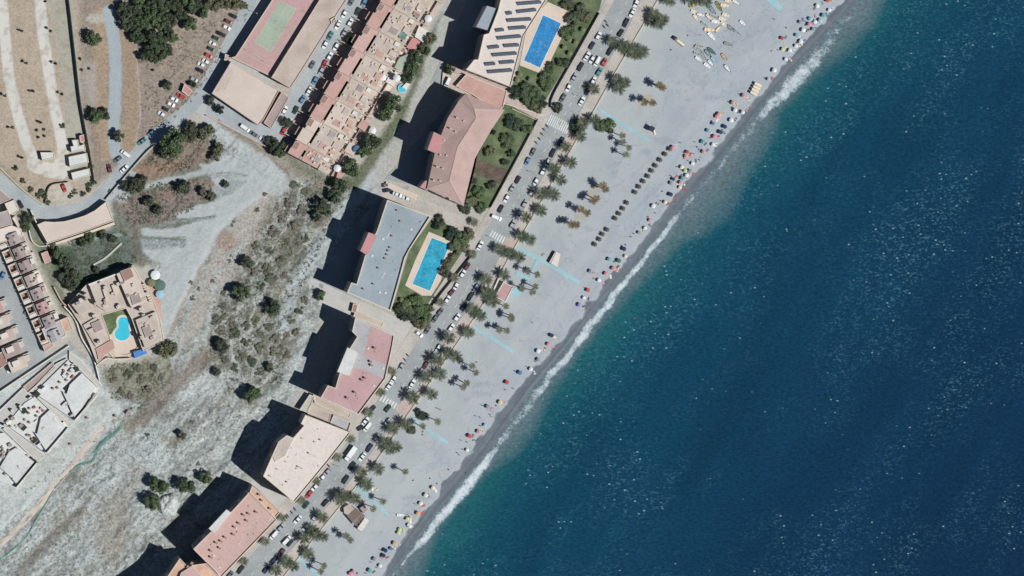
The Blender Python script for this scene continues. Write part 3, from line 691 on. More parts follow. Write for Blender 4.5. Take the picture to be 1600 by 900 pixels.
strip('winding_road', off(ROAD_NW, -10.5), off(ROAD_NW, 10.5), 0.01, M['asphalt_pale'], 120)
def flat(name, pts, z, m, z0=None, **kw):
    return MB().prism(wp(pts, z), z if z0 is None else z0, z + .001).build(name, m, origin=None, **kw) if z0 is not None else MB().ngon([(x, y, z) for x, y in wp(pts, z)]).build(name, m, **kw)
# forecourts and side streets
for pts, z, m, nm in (
    ([(150, 322), (170, 296), (196, 262), (214, 270), (178, 310), (163, 318)], 0.004, 'asphalt_pale', 'road_verge'),
    ([(575, -30), (612, -30), (600, 20), (470, 240), (440, 224), (430, 205), (420, 202), (456, 140), (540, 0)], 0.006, 'asphalt_pale', 'side_street'),
    ([(326, 146), (350, 160), (424, 200), (440, 226), (400, 222), (322, 178)], 0.010, 'asphalt_pale', 'side_street'),
    ([(-60, 330), (-10, 395), (12, 412), (62, 528), (72, 560), (104, 538), (108, 530), (118, 545), (0, 612), (-60, 640), (-60, 420)], 0.006, 'asphalt', 'village_street'),
    ([(72, 344), (60, 330), (100, 345), (165, 305), (190, 275), (200, 290), (166, 320), (100, 350)], 0.002, 'asphalt_pale', 'road_verge')):
    flat(nm, pts, z, M[m], kind='structure')
# concrete yards between the apartment blocks
for pts, z, m in (
    ([(600, 282), (750, 352), (742, 372), (592, 308)], 0.03, 'paving'), ([(480, 432), (500, 440), (645, 508), (628, 534), (540, 500), (486, 470)], 0.034, 'concrete'),
    ([(688, 96), (740, 100), (852, 176), (830, 200), (700, 150)], 0.028, 'paving_pink'), ([(470, 612), (560, 640), (560, 690), (462, 640)], 0.026, 'paving'),
    ([(616, 500), (650, 520), (600, 600), (604, 600), (560, 660), (548, 655), (600, 560)], 0.032, 'paving'), ([(395, 745), (450, 780), (455, 800), (440, 815), (390, 770)], 0.024, 'concrete'),
    ([(486, 430), (600, 300), (640, 290), (560, 480)], 0.022, 'asphalt'), ([(600, 280), (720, 140), (700, 300)], 0.02, 'asphalt'),
    ([(672, 130), (730, 0), (790, 0), (742, 130)], 0.018, 'asphalt')):
    flat('yard', pts, z, M[m], kind='structure')
# pink paving where the crossings meet the promenade
for cx, cy in ((895, 214), (795, 382), (632, 636), (726, 512)):
    flat('promenade_apron', [(cx - 3, cy - 12), (cx + 14, cy - 4), (cx + 2, cy + 14), (cx - 14, cy + 6)], 0.126, M['paving_pink'], kind='structure')
def zebra(pin, psea, L, n):
    a = Vector(pin); b = Vector(psea); d = (b - a); u = d.normalized(); v = Vector((-u.y, u.x))
    g = at(*((a + b) / 2), 0.026)
    root = empty('zebra_crossing', g); root['kind'] = 'structure'
    for i in range(n):
        c = a + d * ((i + .5) / n); hw = d.length / n * .25
        q = [c - u * hw - v * L / 2, c + u * hw - v * L / 2, c + u * hw + v * L / 2, c - u * hw + v * L / 2]
        MB().ngon([(x, y, .026) for x, y in wp([(p.x, p.y) for p in q], .026)]).build('stripe', M['paint'], root)
zebra((857, 186), (890, 202), 17, 11); zebra((766, 364), (796, 380), 11, 8); zebra((590, 618), (628, 640), 10, 9)
# dashed centre line
mid = [((a.x + b.x) / 2, (a.y + b.y) / 2) for a, b in zip(smooth(KERB_IN, 260), smooth(KERB_SEA, 260))]
lm = empty('lane_marking', at(mid[130][0], mid[130][1], .02)); lm['kind'] = 'structure'
for i in range(6, 250, 3):
    a = Vector(mid[i]); b = Vector(mid[i + 1]); t = (b - a).normalized(); nn = Vector((-t.y, t.x)) * .3; b = a + t * 6
    if abs((a.x - 777) + (a.y - 370)) < 14: continue
    MB().ngon([(x, y, .026) for x, y in wp([tuple(a - nn), tuple(b - nn), tuple(b + nn), tuple(a + nn)], .026)]).build('dash', M['paint'], lm)
# blue beach walkways
def walkway(pts, wd, label):
    mb = MB(); p = resample(pts, 24); prev = None
    for i, q in enumerate(p):
        t = (p[min(i + 1, 23)] - p[max(i - 1, 0)]).normalized(); nn = Vector((-t.y, t.x)) * wd / 2
        z = float(height_px([q.x], [q.y])[0]) + .16
        a = at(q.x - nn.x, q.y - nn.y, z); b = at(q.x + nn.x, q.y + nn.y, z)
        if prev: mb.quad(prev[0], prev[1], b, a); mb.quad(prev[0] - Vector((0, 0, .3)), prev[0], a, a - Vector((0, 0, .3))); mb.quad(prev[1], prev[1] - Vector((0, 0, .3)), b - Vector((0, 0, .3)), b)
        prev = (a, b)
    o = mb.build('beach_walkway', M['blue_mat'], origin=G(*pts[len(pts) // 2])); tag(o, label, 'walkway', 'pale blue walkways laid across the sand')
walkway([(935, 170), (1012, 220)], 4.5, 'faint blue walkway over the sand, uppermost one starting at the promenade')
walkway([(1186, -14), (1206, 1), (1220, 14)], 10, 'wide blue mat on the sand at the top edge of the photo')
walkway([(808, 388), (850, 408), (905, 442)], 6, 'longest blue walkway, from the promenade above the kiosk toward the sea')
walkway([(840, 406), (834, 420), (828, 436)], 5, 'short blue spur running down from the longest walkway')
walkway([(806, 426), (828, 438)], 7, 'blue mat just above right of the pink-roofed kiosk')
walkway([(802, 452), (812, 462)], 12, 'blue mat touching the seaward side of the pink-roofed kiosk')
walkway([(728, 504), (765, 526), (802, 550)], 5.5, 'blue walkway below the kiosk, slanting from promenade to mid beach')
walkway([(641, 652), (672, 676), (700, 692)], 5, 'blue walkway past a round dark bush, between kiosk and beach bar')
walkway([(556, 760), (580, 780), (608, 806)], 5, 'blue walkway starting just above the plank-roofed beach bar')
walkway([(466, 872), (482, 886), (505, 908)], 5, 'lowest blue walkway, running off the bottom edge')

# ================================================================== WALLS, FENCES
def wall_line(name, pts, z, h, th, m, label=None, cat=None, group=None, n=None, ground=False):
    p = smooth(pts, n or max(2, len(pts) * 4)) if len(pts) > 2 else [Vector(q) for q in pts]
    mb = MB(); prev = None
    for i, q in enumerate(p):
        t = (p[min(i + 1, len(p) - 1)] - p[max(i - 1, 0)]).normalized(); nn = Vector((-t.y, t.x)) * (th / MPP / 2)
        zz = float(height_px([q.x], [q.y])[0]) if ground else z
        a = at(q.x - nn.x, q.y - nn.y, zz); b = at(q.x + nn.x, q.y + nn.y, zz)
        a.z = b.z = zz - .8; A2 = a.copy(); B2 = b.copy(); A2.z = B2.z = zz + h
        if prev: mb.quad(prev[0], prev[2], A2, a); mb.quad(prev[2], prev[3], B2, A2); mb.quad(prev[3], prev[1], b, B2)
        else: mb.quad(a, b, B2, A2)
        prev = (a, b, A2, B2)
    mb.quad(prev[0], prev[2], prev[3], prev[1])
    o = mb.build(name, m, origin=at(p[len(p) // 2].x, p[len(p) // 2].y, z))
    if label: tag(o, label, cat or 'wall', group)
    return o
M['stone'] = mat('stone_coping', S(200, 190, 168), var=.08)
wall_line('sea_wall', WALL, 0.1, 0.55, .5, M['stone'], 'long low cream sea wall between promenade and beach', n=150)
wall_line('garden_wall', [(936, 20), (900, 84), (864, 148), (860, 168)], 0, 1.8, .35, M['dark_hedge'], 'dark hedge on the road side of the solar-roof garden', 'hedge')
wall_line('garden_wall', [(840, 186), (806, 250), (766, 324)], 0, 1.7, .35, M['dark_hedge'], 'dark hedge on the road side of the hipped-roof garden', 'hedge')
wall_line('garden_wall', [(742, 392), (716, 425), (680, 470), (658, 505)], 0, 1.8, .45, M['dark_hedge'], 'dark hedge between the pool by the grey roof and the pavement', 'hedge')
wall_line('garden_wall', [(800, 170), (838, 187)], 0, 1.2, .3, M['stone'], 'short stone wall at the top of the hipped-roof garden')
wall_line('garden_wall', [(782, 160), (850, 180)], 0, 1.2, .35, M['whitewash'], 'pale wall below the trees of the solar-roof garden')
wall_line('boundary_wall', [(104, -20), (108, 10), (116, 80), (124, 150), (130, 186), (140, 240), (147, 284)], 0, 2.6, .5, M['dark_hedge'], 'long dark boundary fence right of the two cream tracks', 'fence')
wall_line('retaining_wall', [(322, 180), (360, 200), (410, 226), (436, 238)], 0, 1.6, .4, M['trim_salmon'], 'salmon retaining wall under the school street above the dirt lot')
wall_line('road_wall', [(0, 262), (35, 296), (66, 320)], 0, 1.2, .5, M['stone'], 'stone roadside wall on the upper side of the winding road')
wall_line('road_wall', [(165, 312), (192, 280), (225, 242), (240, 228)], 0, 1.8, .4, M['concrete'], 'concrete roadside wall on the lower side of the winding road')
wall_line('garden_wall', [(48, 328), (56, 346), (64, 364), (74, 382)], 0, 3.2, .5, M['whitewash'], 'white wall along the left end of the curved cream deck')
wall_line('garden_wall', [(45, 358), (50, 376), (60, 384), (74, 384)], 0, 1.8, .4, M['whitewash'], 'white L-shaped wall below the left end of the cream deck')
wall_line('garden_wall', [(100, 478), (118, 500), (128, 528), (146, 560), (156, 596)], 0, 2.0, .6, M['whitewash'], 'white stepped wall left of the kidney-pool building')
wall_line('site_wall', [(0, 612), (60, 572), (108, 540)], 0, 2.2, .5, M['whitewash'], 'long white wall above the building site')
wall_line('site_wall', [(84, 448), (96, 470), (104, 478)], 0, 2.0, .5, M['trim_salmon'], 'short salmon wall beside the green hollow')
wall_line('retaining_wall', [(146, 414), (166, 402), (190, 380)], -.1, .9, .9, M['concrete'], 'narrow concrete wall slanting through the green hollow')
wall_line('garden_wall', [(70, 316), (78, 290), (106, 284)], 0, 1.4, .4, M['dark_hedge'], 'dark hedge around the forecourt inside the road bend', 'hedge')

# ================================================================== BUILDINGS
FLOOR = 3.0
def block(name, roofpx, H, wall, roof, label, cat='building', parapet=0.9, ptrim=None, floors=True, group=None, z0=-1.0, pw=.35):
    P = wp(roofpx, H); cx, cy = cent(P)
    root = empty(name, (cx, cy, 0), label, cat, group)
    MB().prism(P, z0, H - .01, top=False).build('wall', wall, root)
    I = inset(P, pw) if parapet else P
    MB().ngon([(x, y, H) for x, y in I]).build('roof', roof, root)
    if parapet: MB().ring(P, I, H - .012, H + parapet).build('parapet', ptrim or M['trim'], root)
    if floors and H > 9:
        n = int(H // FLOOR)
        for k in range(1, n):
            z = k * FLOOR
            mb = MB(); mw = MB()
            for i in range(len(P)):
                a = Vector(P[i]); b = Vector(P[(i + 1) % len(P)]); e = b - a; L = e.length
                if L < 6: continue
                e.normalize(); nn = Vector((e.y, -e.x))
                m0 = int(L / 3.6); s = (L - m0 * 3.6) / 2
                for j in range(m0):
                    p = a + e * (s + j * 3.6 + 1.0); q = p + e * 1.6; o_ = nn * .03
                    mw.quad((p.x + o_.x, p.y + o_.y, z - 2), (q.x + o_.x, q.y + o_.y, z - 2), (q.x + o_.x, q.y + o_.y, z - .6), (p.x + o_.x, p.y + o_.y, z - .6))
                if nn.dot(Vector((-.87, .5))) > .6 or nn.dot(Vector((.87, -.5))) > .6:
                    dpt = .55 if nn.x < 0 else .45
                    p = a + e * 1.0; q = b - e * 1.0; c = (p + q) / 2 + nn * dpt / 2
                    MB().box(c.x, c.y, z - .1, z + .1, (q - p).length, dpt, math.atan2(e.y, e.x)).build('balcony_slab', M['trim'], root)
            if mw.v: mw.build('window_row', M['window'], root, kind='stuff')
    return root
def add_box(root, nm, px, z0, z1, m, top=None):
    P = wp(px, z1)
    o = MB().prism(P, z0, z1).build(nm, m, root)
    if top: MB().ngon([(x, y, z1 + .02) for x, y in inset(P, .15)]).build(nm + '_roof' if not nm.endswith('roof') else nm, top, root)
    return o
def vents(root, pts, H, s=(.9, .7, 1.5), m=None):
    for px, py in pts:
        q = at(px, py, H + s[2]); b = MB().box(q.x, q.y, H, H + s[2], s[0], s[1], R(-30))
        o = b.build('chimney', m or M['trim'], root)
        MB().box(q.x, q.y, H + s[2], H + s[2] + .15, s[0] * 1.25, s[1] * 1.25, R(-30)).build('cap', M['roof_brown'], o)

# A: solar roof block
HA = 25
A_ = block('apartment_block', [(800, -50), (782, 0), (778, 16), (764, 52), (756, 54), (747, 93), (741, 93), (728, 109), (798, 136), (812, 82), (818, 57), (854, 0), (884, -50)], HA, M['walls'], M['roof_cream'],
           'tall apartment block with cream roof carrying rows of solar panels', parapet=.7)
add_box(A_, 'stair_tower', [(761, 9), (778, 14), (764, 48), (744, 42)], -1, HA - 1.2, M['walls'], M['roof_grey'])
solar = [((840, 30), (1030, 15)), ((838, 92), (990, 75)), ((755, 105), (800, 98)), ((760, 160), (952, 148)), ((775, 222), (910, 212)), ((672, 238), (738, 230)), ((683, 298), (872, 282)),
         ((735, 358), (855, 350)), ((613, 372), (700, 362)), ((645, 430), (838, 415)), ((703, 490), (818, 480)), ((588, 502), (670, 495)), ((610, 562), (803, 547))]
solar.append(((870, -30), (1050, -45)))
for i, ((x0, y0), (x1, y1)) in enumerate(solar):
    a = Vector((640 + x0 / 5, y0 / 5)); b = Vector((640 + x1 / 5, y1 / 5)); L = (b - a).length; n = max(3, int(L / 3.4)); u = (b - a).normalized(); v = Vector((-u.y, u.x))
    g = at((a.x + b.x) / 2, (a.y + b.y) / 2, HA)
    root = empty('solar_array', g); reg(root, 'long row of solar panels' if n > 7 else 'short row of solar panels', 'solar panels', (a.x + b.x) / 2, (a.y + b.y) / 2, 'solar panel rows on the cream roof')
    fr = MB()
    for k in range(n):
        p0 = a + u * (L * k / n + .18); p1 = a + u * (L * (k + 1) / n - .18)
        q = [at(*(p0 + v * 2.6), HA + .35), at(*(p1 + v * 2.6), HA + .35), at(*(p1 - v * 2.2), HA + 1.35), at(*(p0 - v * 2.2), HA + 1.35)]
        mb = MB().quad(*q); mb.quad(*[c - Vector((0, 0, .06)) for c in reversed(q)]); mb.build('panel', M['panel'], root)
        fr.tube(q[0] - Vector((0, 0, .35)), q[0] - Vector((0, 0, .06)), .05, .05, 4); fr.tube(Vector((q[3].x, q[3].y, HA)), q[3] - Vector((0, 0, .06)), .05, .05, 4)
    q = [at(*(a + v * 2.6), HA + .30), at(*(b + v * 2.6), HA + .30), at(*(b - v * 2.2), HA + 1.30), at(*(a - v * 2.2), HA + 1.30)]
    fr.quad(*[c - Vector((0, 0, .07)) for c in q])
    fr.build('frame', M['metal'], root)
# B: hipped roof block
HB = 23
BP = [(718, 156), (688, 212), (678, 240), (667, 295), (724, 322), (733, 298), (742, 264), (745, 246), (768, 202), (788, 172), (728, 146)]
B_ = block('apartment_block', BP, HB, M['walls'], M['roof_tile'], 'tall apartment block with long hipped brown-pink tile roof bent in the middle', parapet=None)
for ch in list(B_.children):
    if ch.name.startswith('roof'): bpy.data.objects.remove(ch)
def roofp(p, z): q = at(p[0], p[1], z); return (q.x, q.y, z)
e_ = HB; rz_ = HB + 3.2
rd = [(741, 170), (744, 184), (715, 230), (702, 283)]
rdz = [roofp(p, rz_) for p in rd]
c_ = {k: roofp(p, e_) for k, p in dict(a=(728, 146), b=(788, 172), c=(768, 202), d=(742, 248), e=(724, 322), f=(667, 295), g=(681, 232), h=(700, 184), i=(718, 156)).items()}
def slope(pts): MB().ngon(pts).build('roof_slope', M['roof_tile'], B_)
slope([c_['a'], c_['b'], rdz[0]]); slope([c_['b'], c_['c'], rdz[1], rdz[0]]); slope([c_['c'], c_['d'], rdz[2], rdz[1]]); slope([c_['d'], c_['e'], rdz[3], rdz[2]]); slope([c_['e'], c_['f'], rdz[3]])
slope([c_['f'], c_['g'], rdz[2], rdz[3]]); slope([c_['g'], c_['h'], rdz[1], rdz[2]]); slope([c_['h'], c_['i'], c_['a'], rdz[0], rdz[1]])
for a, b in ((rdz[0], rdz[1]), (rdz[1], rdz[2]), (rdz[2], rdz[3]), (rdz[3], c_['e']), (rdz[3], c_['f']), (rdz[0], c_['a']), (rdz[0], c_['b'])): MB().tube(a, b, .22, .22, 5).build('ridge_tile', M['trim_salmon'], B_)
add_box(B_, 'stair_tower', [(678, 206), (694, 214), (684, 241), (668, 234)], -1, HB + 2.2, M['walls'], M['roof_red'])
add_box(B_, 'annex', [(665, 282), (671, 284), (668, 298), (656, 292)], -1, HB - 1, M['walls'], M['roof_red'])
for x, y in ((320, 105), (360, 130), (270, 195), (240, 310), (290, 315), (215, 403), (258, 415), (190, 508), (238, 512), (370, 20), (425, 45), (315, 655)):
    q = at(640 + x / 5, 180 + y / 5, HB + 2.6); b = MB().box(q.x, q.y, HB + .3, HB + 2.6, .7, .6, R(-30)); b.build('chimney', M['trim'], B_)
# C: grey roof block
HC = 24.5
C_ = block('apartment_block', [(605, 312), (589, 360), (586, 366), (570, 400), (557, 444), (549, 441), (542, 457), (610, 486), (622, 444), (633, 403), (640, 390), (673, 338)], HC, M['walls'], M['roof_grey'],
           'tall apartment block with wide plain blue-grey flat roof', parapet=1.2, pw=.45)
add_box(C_, 'stair_tower', [(576, 363), (590, 368), (574, 399), (563, 392)], -1, HC + 2, M['walls'], M['roof_red'])
vents(C_, [(320 + x / 5, 360 + y / 5) for x, y in ((1465, 45), (1450, 135), (1435, 160), (1425, 190), (1410, 220), (1357, 295), (1318, 420), (1240, 458))] + [(621, 329), (626, 346)], HC, (.7, .6, 1.1), M['roof_grey'])
# D: pink and grey roof block
HD = 24
D_ = block('apartment_block', [(555, 496), (616, 524), (613, 542), (602, 592), (560, 648), (501, 621), (512, 602), (524, 606), (530, 585), (546, 545), (558, 526), (550, 518)], HD, M['walls'], M['roof_greyband'],
           'tall apartment block with pink roof crossed by a pale grey band', parapet=1.0)
for k, pts in enumerate(([(579, 509), (614, 525), (611, 541), (605, 571), (567, 555), (572, 545)], [(552, 575), (566, 577), (598, 591), (560, 645), (503, 620), (513, 604), (525, 608), (532, 586)])):
    P = wp(pts, HD); MB().ngon([(x, y, HD + .02) for x, y in P]).build('roof_covering', M['roof_pink'], D_)
add_box(D_, 'penthouse', [(543, 543), (559, 551), (546, 587), (527, 581)], HD, HD + 2.4, M['wall_white'], M['roof_white'])
vents(D_, [(320 + x / 5, 540 + y / 5) for x, y in ((1330, 20), (1297, 127), (1303, 155), (1255, 255), (1230, 270), (1175, 367), (1115, 410))], HD, (1.0, .8, 1.6), M['roof_brown'])
# E: cream roof block
HE = 24.5
E_ = block('apartment_block', [(477, 648), (548, 676), (512, 722), (460, 785), (411, 744), (425, 712), (435, 690), (448, 680), (458, 684), (475, 665), (470, 662)], HE, M['walls'], M['roof_cream'],
           'tall apartment block with large plain cream roof', parapet=.8)
vents(E_, [(500, 687), (482, 708), (465, 729), (448, 753)], HE, (.5, .5, .8), M['roof_brown'])
add_box(E_, 'penthouse', [(447, 681), (459, 686), (446, 712), (430, 722), (426, 712), (436, 692)], HE, HE + .6, M['wall_white'], M['roof_sand'])
# F: terracotta roof block
HF = 24.5
F_ = block('apartment_block', [(389, 769), (433, 812), (346, 902), (302, 858), (320, 840), (361, 800), (375, 785)], HF, M['walls'], M['roof_terra'],
           'tall apartment block with terracotta roof dotted by two dozen chimney stubs', parapet=.8)
F_['label'] = 'tall apartment block with terracotta roof dotted with dark chimneys'
add_box(F_, 'penthouse', [(354, 796), (361, 801), (335, 833), (326, 826)], HF, HF + 1.8, M['wall_white'], M['roof_white'])
vents(F_, [(320 + x / 5, 720 + y / 5) for x, y in ((345, 415), (305, 425), (405, 403), (330, 470), (268, 490), (235, 520), (225, 577), (160, 600), (128, 630), (90, 642), (117, 683), (50, 705), (50, 755))], HF, (1.0, .7, 1.5), M['roof_terra'])
F2_ = block('apartment_annex', [(394, 759), (408, 770), (438, 800), (430, 809), (390, 769)], 22.5, M['walls'], M['roof_orange'], 'narrow orange-roofed annex between the terracotta and cream roofs', parapet=.6)
vents(F2_, [(409, 782), (405, 773), (422, 795)], 22.5, (.8, .8, 1.4), M['roof_brown'])
G_ = block('apartment_block', [(281, 872), (292, 884), (322, 880), (342, 900), (300, 960), (200, 1000), (180, 960), (262, 900)], 23, M['walls'], M['roof_orange'],
           'apartment block with orange terrace roof cut by the bottom edge', parapet=.8)
add_box(G_, 'penthouse', [(283, 895), (300, 884), (330, 915), (300, 950), (270, 930)], 23, 25.2, M['wall_white'], M['roof_terra'])
vents(G_, [(294, 886), (300, 880)], 23, (1, 1, 1.6), M['dark'])
def clutter(root, poly, H, n, seed):
    rk_ = random.Random(seed); xs = [p[0] for p in poly]; ys = [p[1] for p in poly]; k = 0
    while k < n:
        x, y = rk_.uniform(min(xs), max(xs)), rk_.uniform(min(ys), max(ys))
        if poly_mask(np.array([x]), np.array([y]), poly, 3.0)[0] < .99: continue
        q = at(x, y, H + .5); k += 1; t = rk_.random()
        if t < .45: MB().box(q.x, q.y, H, H + rk_.uniform(.4, .9), rk_.uniform(.7, 1.1), rk_.uniform(.4, .6), R(-30)).build('air_conditioner', M['metal'], root)
        elif t < .65: MB().box(q.x, q.y, H, H + .35, 1.0, 1.0, R(-30)).build('roof_hatch', M['roof_white'], root)
        elif t < .85:
            a_ = R(-30 + 90 * rk_.randint(0, 1)); L = rk_.uniform(2, 5); MB().tube((q.x, q.y, H + .12), (q.x + L * math.cos(a_), q.y + L * math.sin(a_), H + .12), .07, .07, 5).build('pipe', M['metal'], root)
        else: MB().tube((q.x, q.y, H), (q.x, q.y, H + 2.2), .03, .03, 4).tube((q.x - .5, q.y, H + 2.0), (q.x + .5, q.y, H + 2.0), .02, .02, 4).build('aerial', M['metal'], root)
clutter(C_, [(605, 316), (590, 366), (560, 442), (608, 482), (630, 400), (668, 340)], HC, 16, 1)
clutter(D_, [(556, 500), (610, 526), (600, 590), (560, 644), (506, 620), (530, 590)], HD, 18, 2)
clutter(E_, [(480, 652), (544, 678), (510, 720), (460, 780), (416, 744), (450, 700)], HE, 18, 3)
clutter(F_, [(389, 773), (429, 812), (346, 898), (306, 858), (362, 802)], HF, 14, 4)
clutter(lh, [(364, 100), (430, 142), (406, 192), (336, 146)], 7, 4, 5) if 'lh' in globals() else None
# lower structures between the blocks
b_ = block('parking_deck', [(728, 116), (792, 142), (786, 168), (776, 172), (738, 148), (712, 134)], 3.2, M['trim_salmon'], M['roof_salmon'], 'low salmon car deck between the solar-roof and hipped-roof blocks', floors=False, parapet=.5)
block('parking_deck', [(692, 112), (724, 116), (716, 132), (738, 150), (716, 148), (690, 134)], .9, M['cream'], M['roof_beige'], 'low cream car platform at the left end of the salmon deck', floors=False, parapet=.3)
block('service_building', [(489, 616), (549, 646), (545, 654), (492, 630)], 3.5, M['cream'], M['roof_beige'], 'low beige strip roof directly below the pink-roofed block', floors=False, parapet=.4)
block('service_building', [(486, 631), (518, 646), (514, 661), (480, 647)], 4, M['cream'], M['roof_sand'], 'small low brown-grey roof above the cream-roofed block', floors=False, parapet=.4)
block('service_building', [(521, 648), (549, 660), (544, 674), (515, 662)], 3, M['whitewash'], M['roof_greyband'], 'small low white-walled shed right above the cream-roofed block', floors=False, parapet=.9)
block('service_building', [(484, 616), (492, 620), (480, 645), (468, 640)], 4, M['cream'], M['concrete'], 'narrow low annex at the left of the beige strip roof', floors=False, parapet=.4)
block('service_building', [(604, 284), (656, 306), (652, 313), (600, 291)], 1.2, M['cream'], M['roof_rose'], 'long narrow cream ramp under the hipped-roof block', floors=False, parapet=.3)
block('service_building', [(556, 484), (600, 504), (596, 512), (552, 494)], 2.2, M['cream'], M['roof_sand'], 'low sand-coloured car shelter between grey and pink roofs', floors=False, parapet=.3)
block('service_building', [(552, 474), (559, 476), (556, 489), (549, 487)], 2.4, M['cream'], M['roof_brown'], 'tiny dark brown hatch shelter between grey and pink roofs', floors=False, parapet=.3)

# school: court deck, long roof, flat hall
HS = 6.5
sch = block('court_deck', [(361, 90), (368, 88), (425, 0), (450, -42), (530, -42), (494, 4), (424, 120), (418, 117)], HS, M['trim_salmon'], M['court_red'], 'raised pink sports deck with a green court', floors=False, parapet=.5)
cp = [(400, 64), (422, 80), (462, 12), (440, 2)]
cp = [(398, 66), (423, 81), (463, 13), (437, 2)]
MB().ngon([(x, y, HS + .012) for x, y in wp(cp, HS)]).build('green_court', M['court_green'], sch)
lb = MB()
def ln(a, b, wd=.9):
    wd *= .55
    a = Vector(a); b = Vector(b); t = (b - a).normalized(); n = Vector((-t.y, t.x)) * wd / 2
    lb.ngon([(x, y, HS + .024) for x, y in wp([tuple(a - n), tuple(b - n), tuple(b + n), tuple(a + n)], HS)])
def lerp(a, b, t): return (a[0] + (b[0] - a[0]) * t, a[1] + (b[1] - a[1]) * t)
for i in range(4): ln(cp[i], cp[(i + 1) % 4])
for t in (.25, .5, .75): ln(lerp(cp[0], cp[3], t), lerp(cp[1], cp[2], t), .6)
ln(lerp(cp[0], cp[1], .5), lerp(cp[3], cp[2], .5), .6); ln(lerp(cp[0], cp[1], .2), lerp(cp[3], cp[2], .2), .5); ln(lerp(cp[0], cp[1], .8), lerp(cp[3], cp[2], .8), .5)
for i in range(10):
    t0 = math.pi * i / 10; t1 = math.pi * (i + 1) / 10
    ln((398 + 12 * math.cos(t0 + .4), 92 - 8 * math.sin(t0)), (398 + 12 * math.cos(t1 + .4), 92 - 8 * math.sin(t1)), .5)
ln((378, 80), (420, 104), .6); ln((430, -4), (374, 86), .6); ln((480, 12), (420, 106), .6)
lb.build('court_lines', M['court_paint'], sch)
for p in ((384, 78), (412, 96), (440, -4), (476, 18), (432, 34), (448, 44)):
    q = at(*p, HS); MB().tube((q.x, q.y, HS), (q.x, q.y, HS + 2.5), .07, .07, 5).build('post', M['metal'], sch)
block('school_wing', [(424, 121), (454, 138), (476, 104), (522, 30), (544, -4), (560, -40), (540, -52), (500, -2)], 9.5, M['trim_salmon'], M['roof_beige'], 'long narrow beige school roof right of the sports deck', floors=False, parapet=.5, ptrim=M['trim_salmon'])
lh = block('school_hall', [(361, 96), (436, 142), (412, 187), (404, 196), (331, 146)], 7, M['trim_salmon'], M['roof_rose'], 'pale flat school hall roof below the sports deck', floors=False, parapet=.5, ptrim=M['trim_salmon'])
add_box(lh, 'roof_strip', [(357, 103), (366, 112), (352, 140), (336, 144)], 7.0, 7.03, M['roof_sand'])
block('school_annex', [(440, 144), (452, 152), (424, 201), (412, 192)], 4.5, M['trim_salmon'], M['roof_mauve'], 'dark slate-coloured annex roof right of the pale school hall', floors=False, parapet=.4, ptrim=M['trim_salmon'])
block('school_porch', [(352, 84), (361, 88), (358, 96), (350, 94)], 4, M['trim_salmon'], M['roof_sand'], 'tiny porch where the sports deck meets the winding road', floors=False, parapet=.3)
block('school_porch', [(516, 30), (524, 26), (526, 34), (518, 38)], 10, M['trim_salmon'], M['roof_sand'], 'tiny square turret on the edge of the long beige school roof', floors=False, parapet=.5)

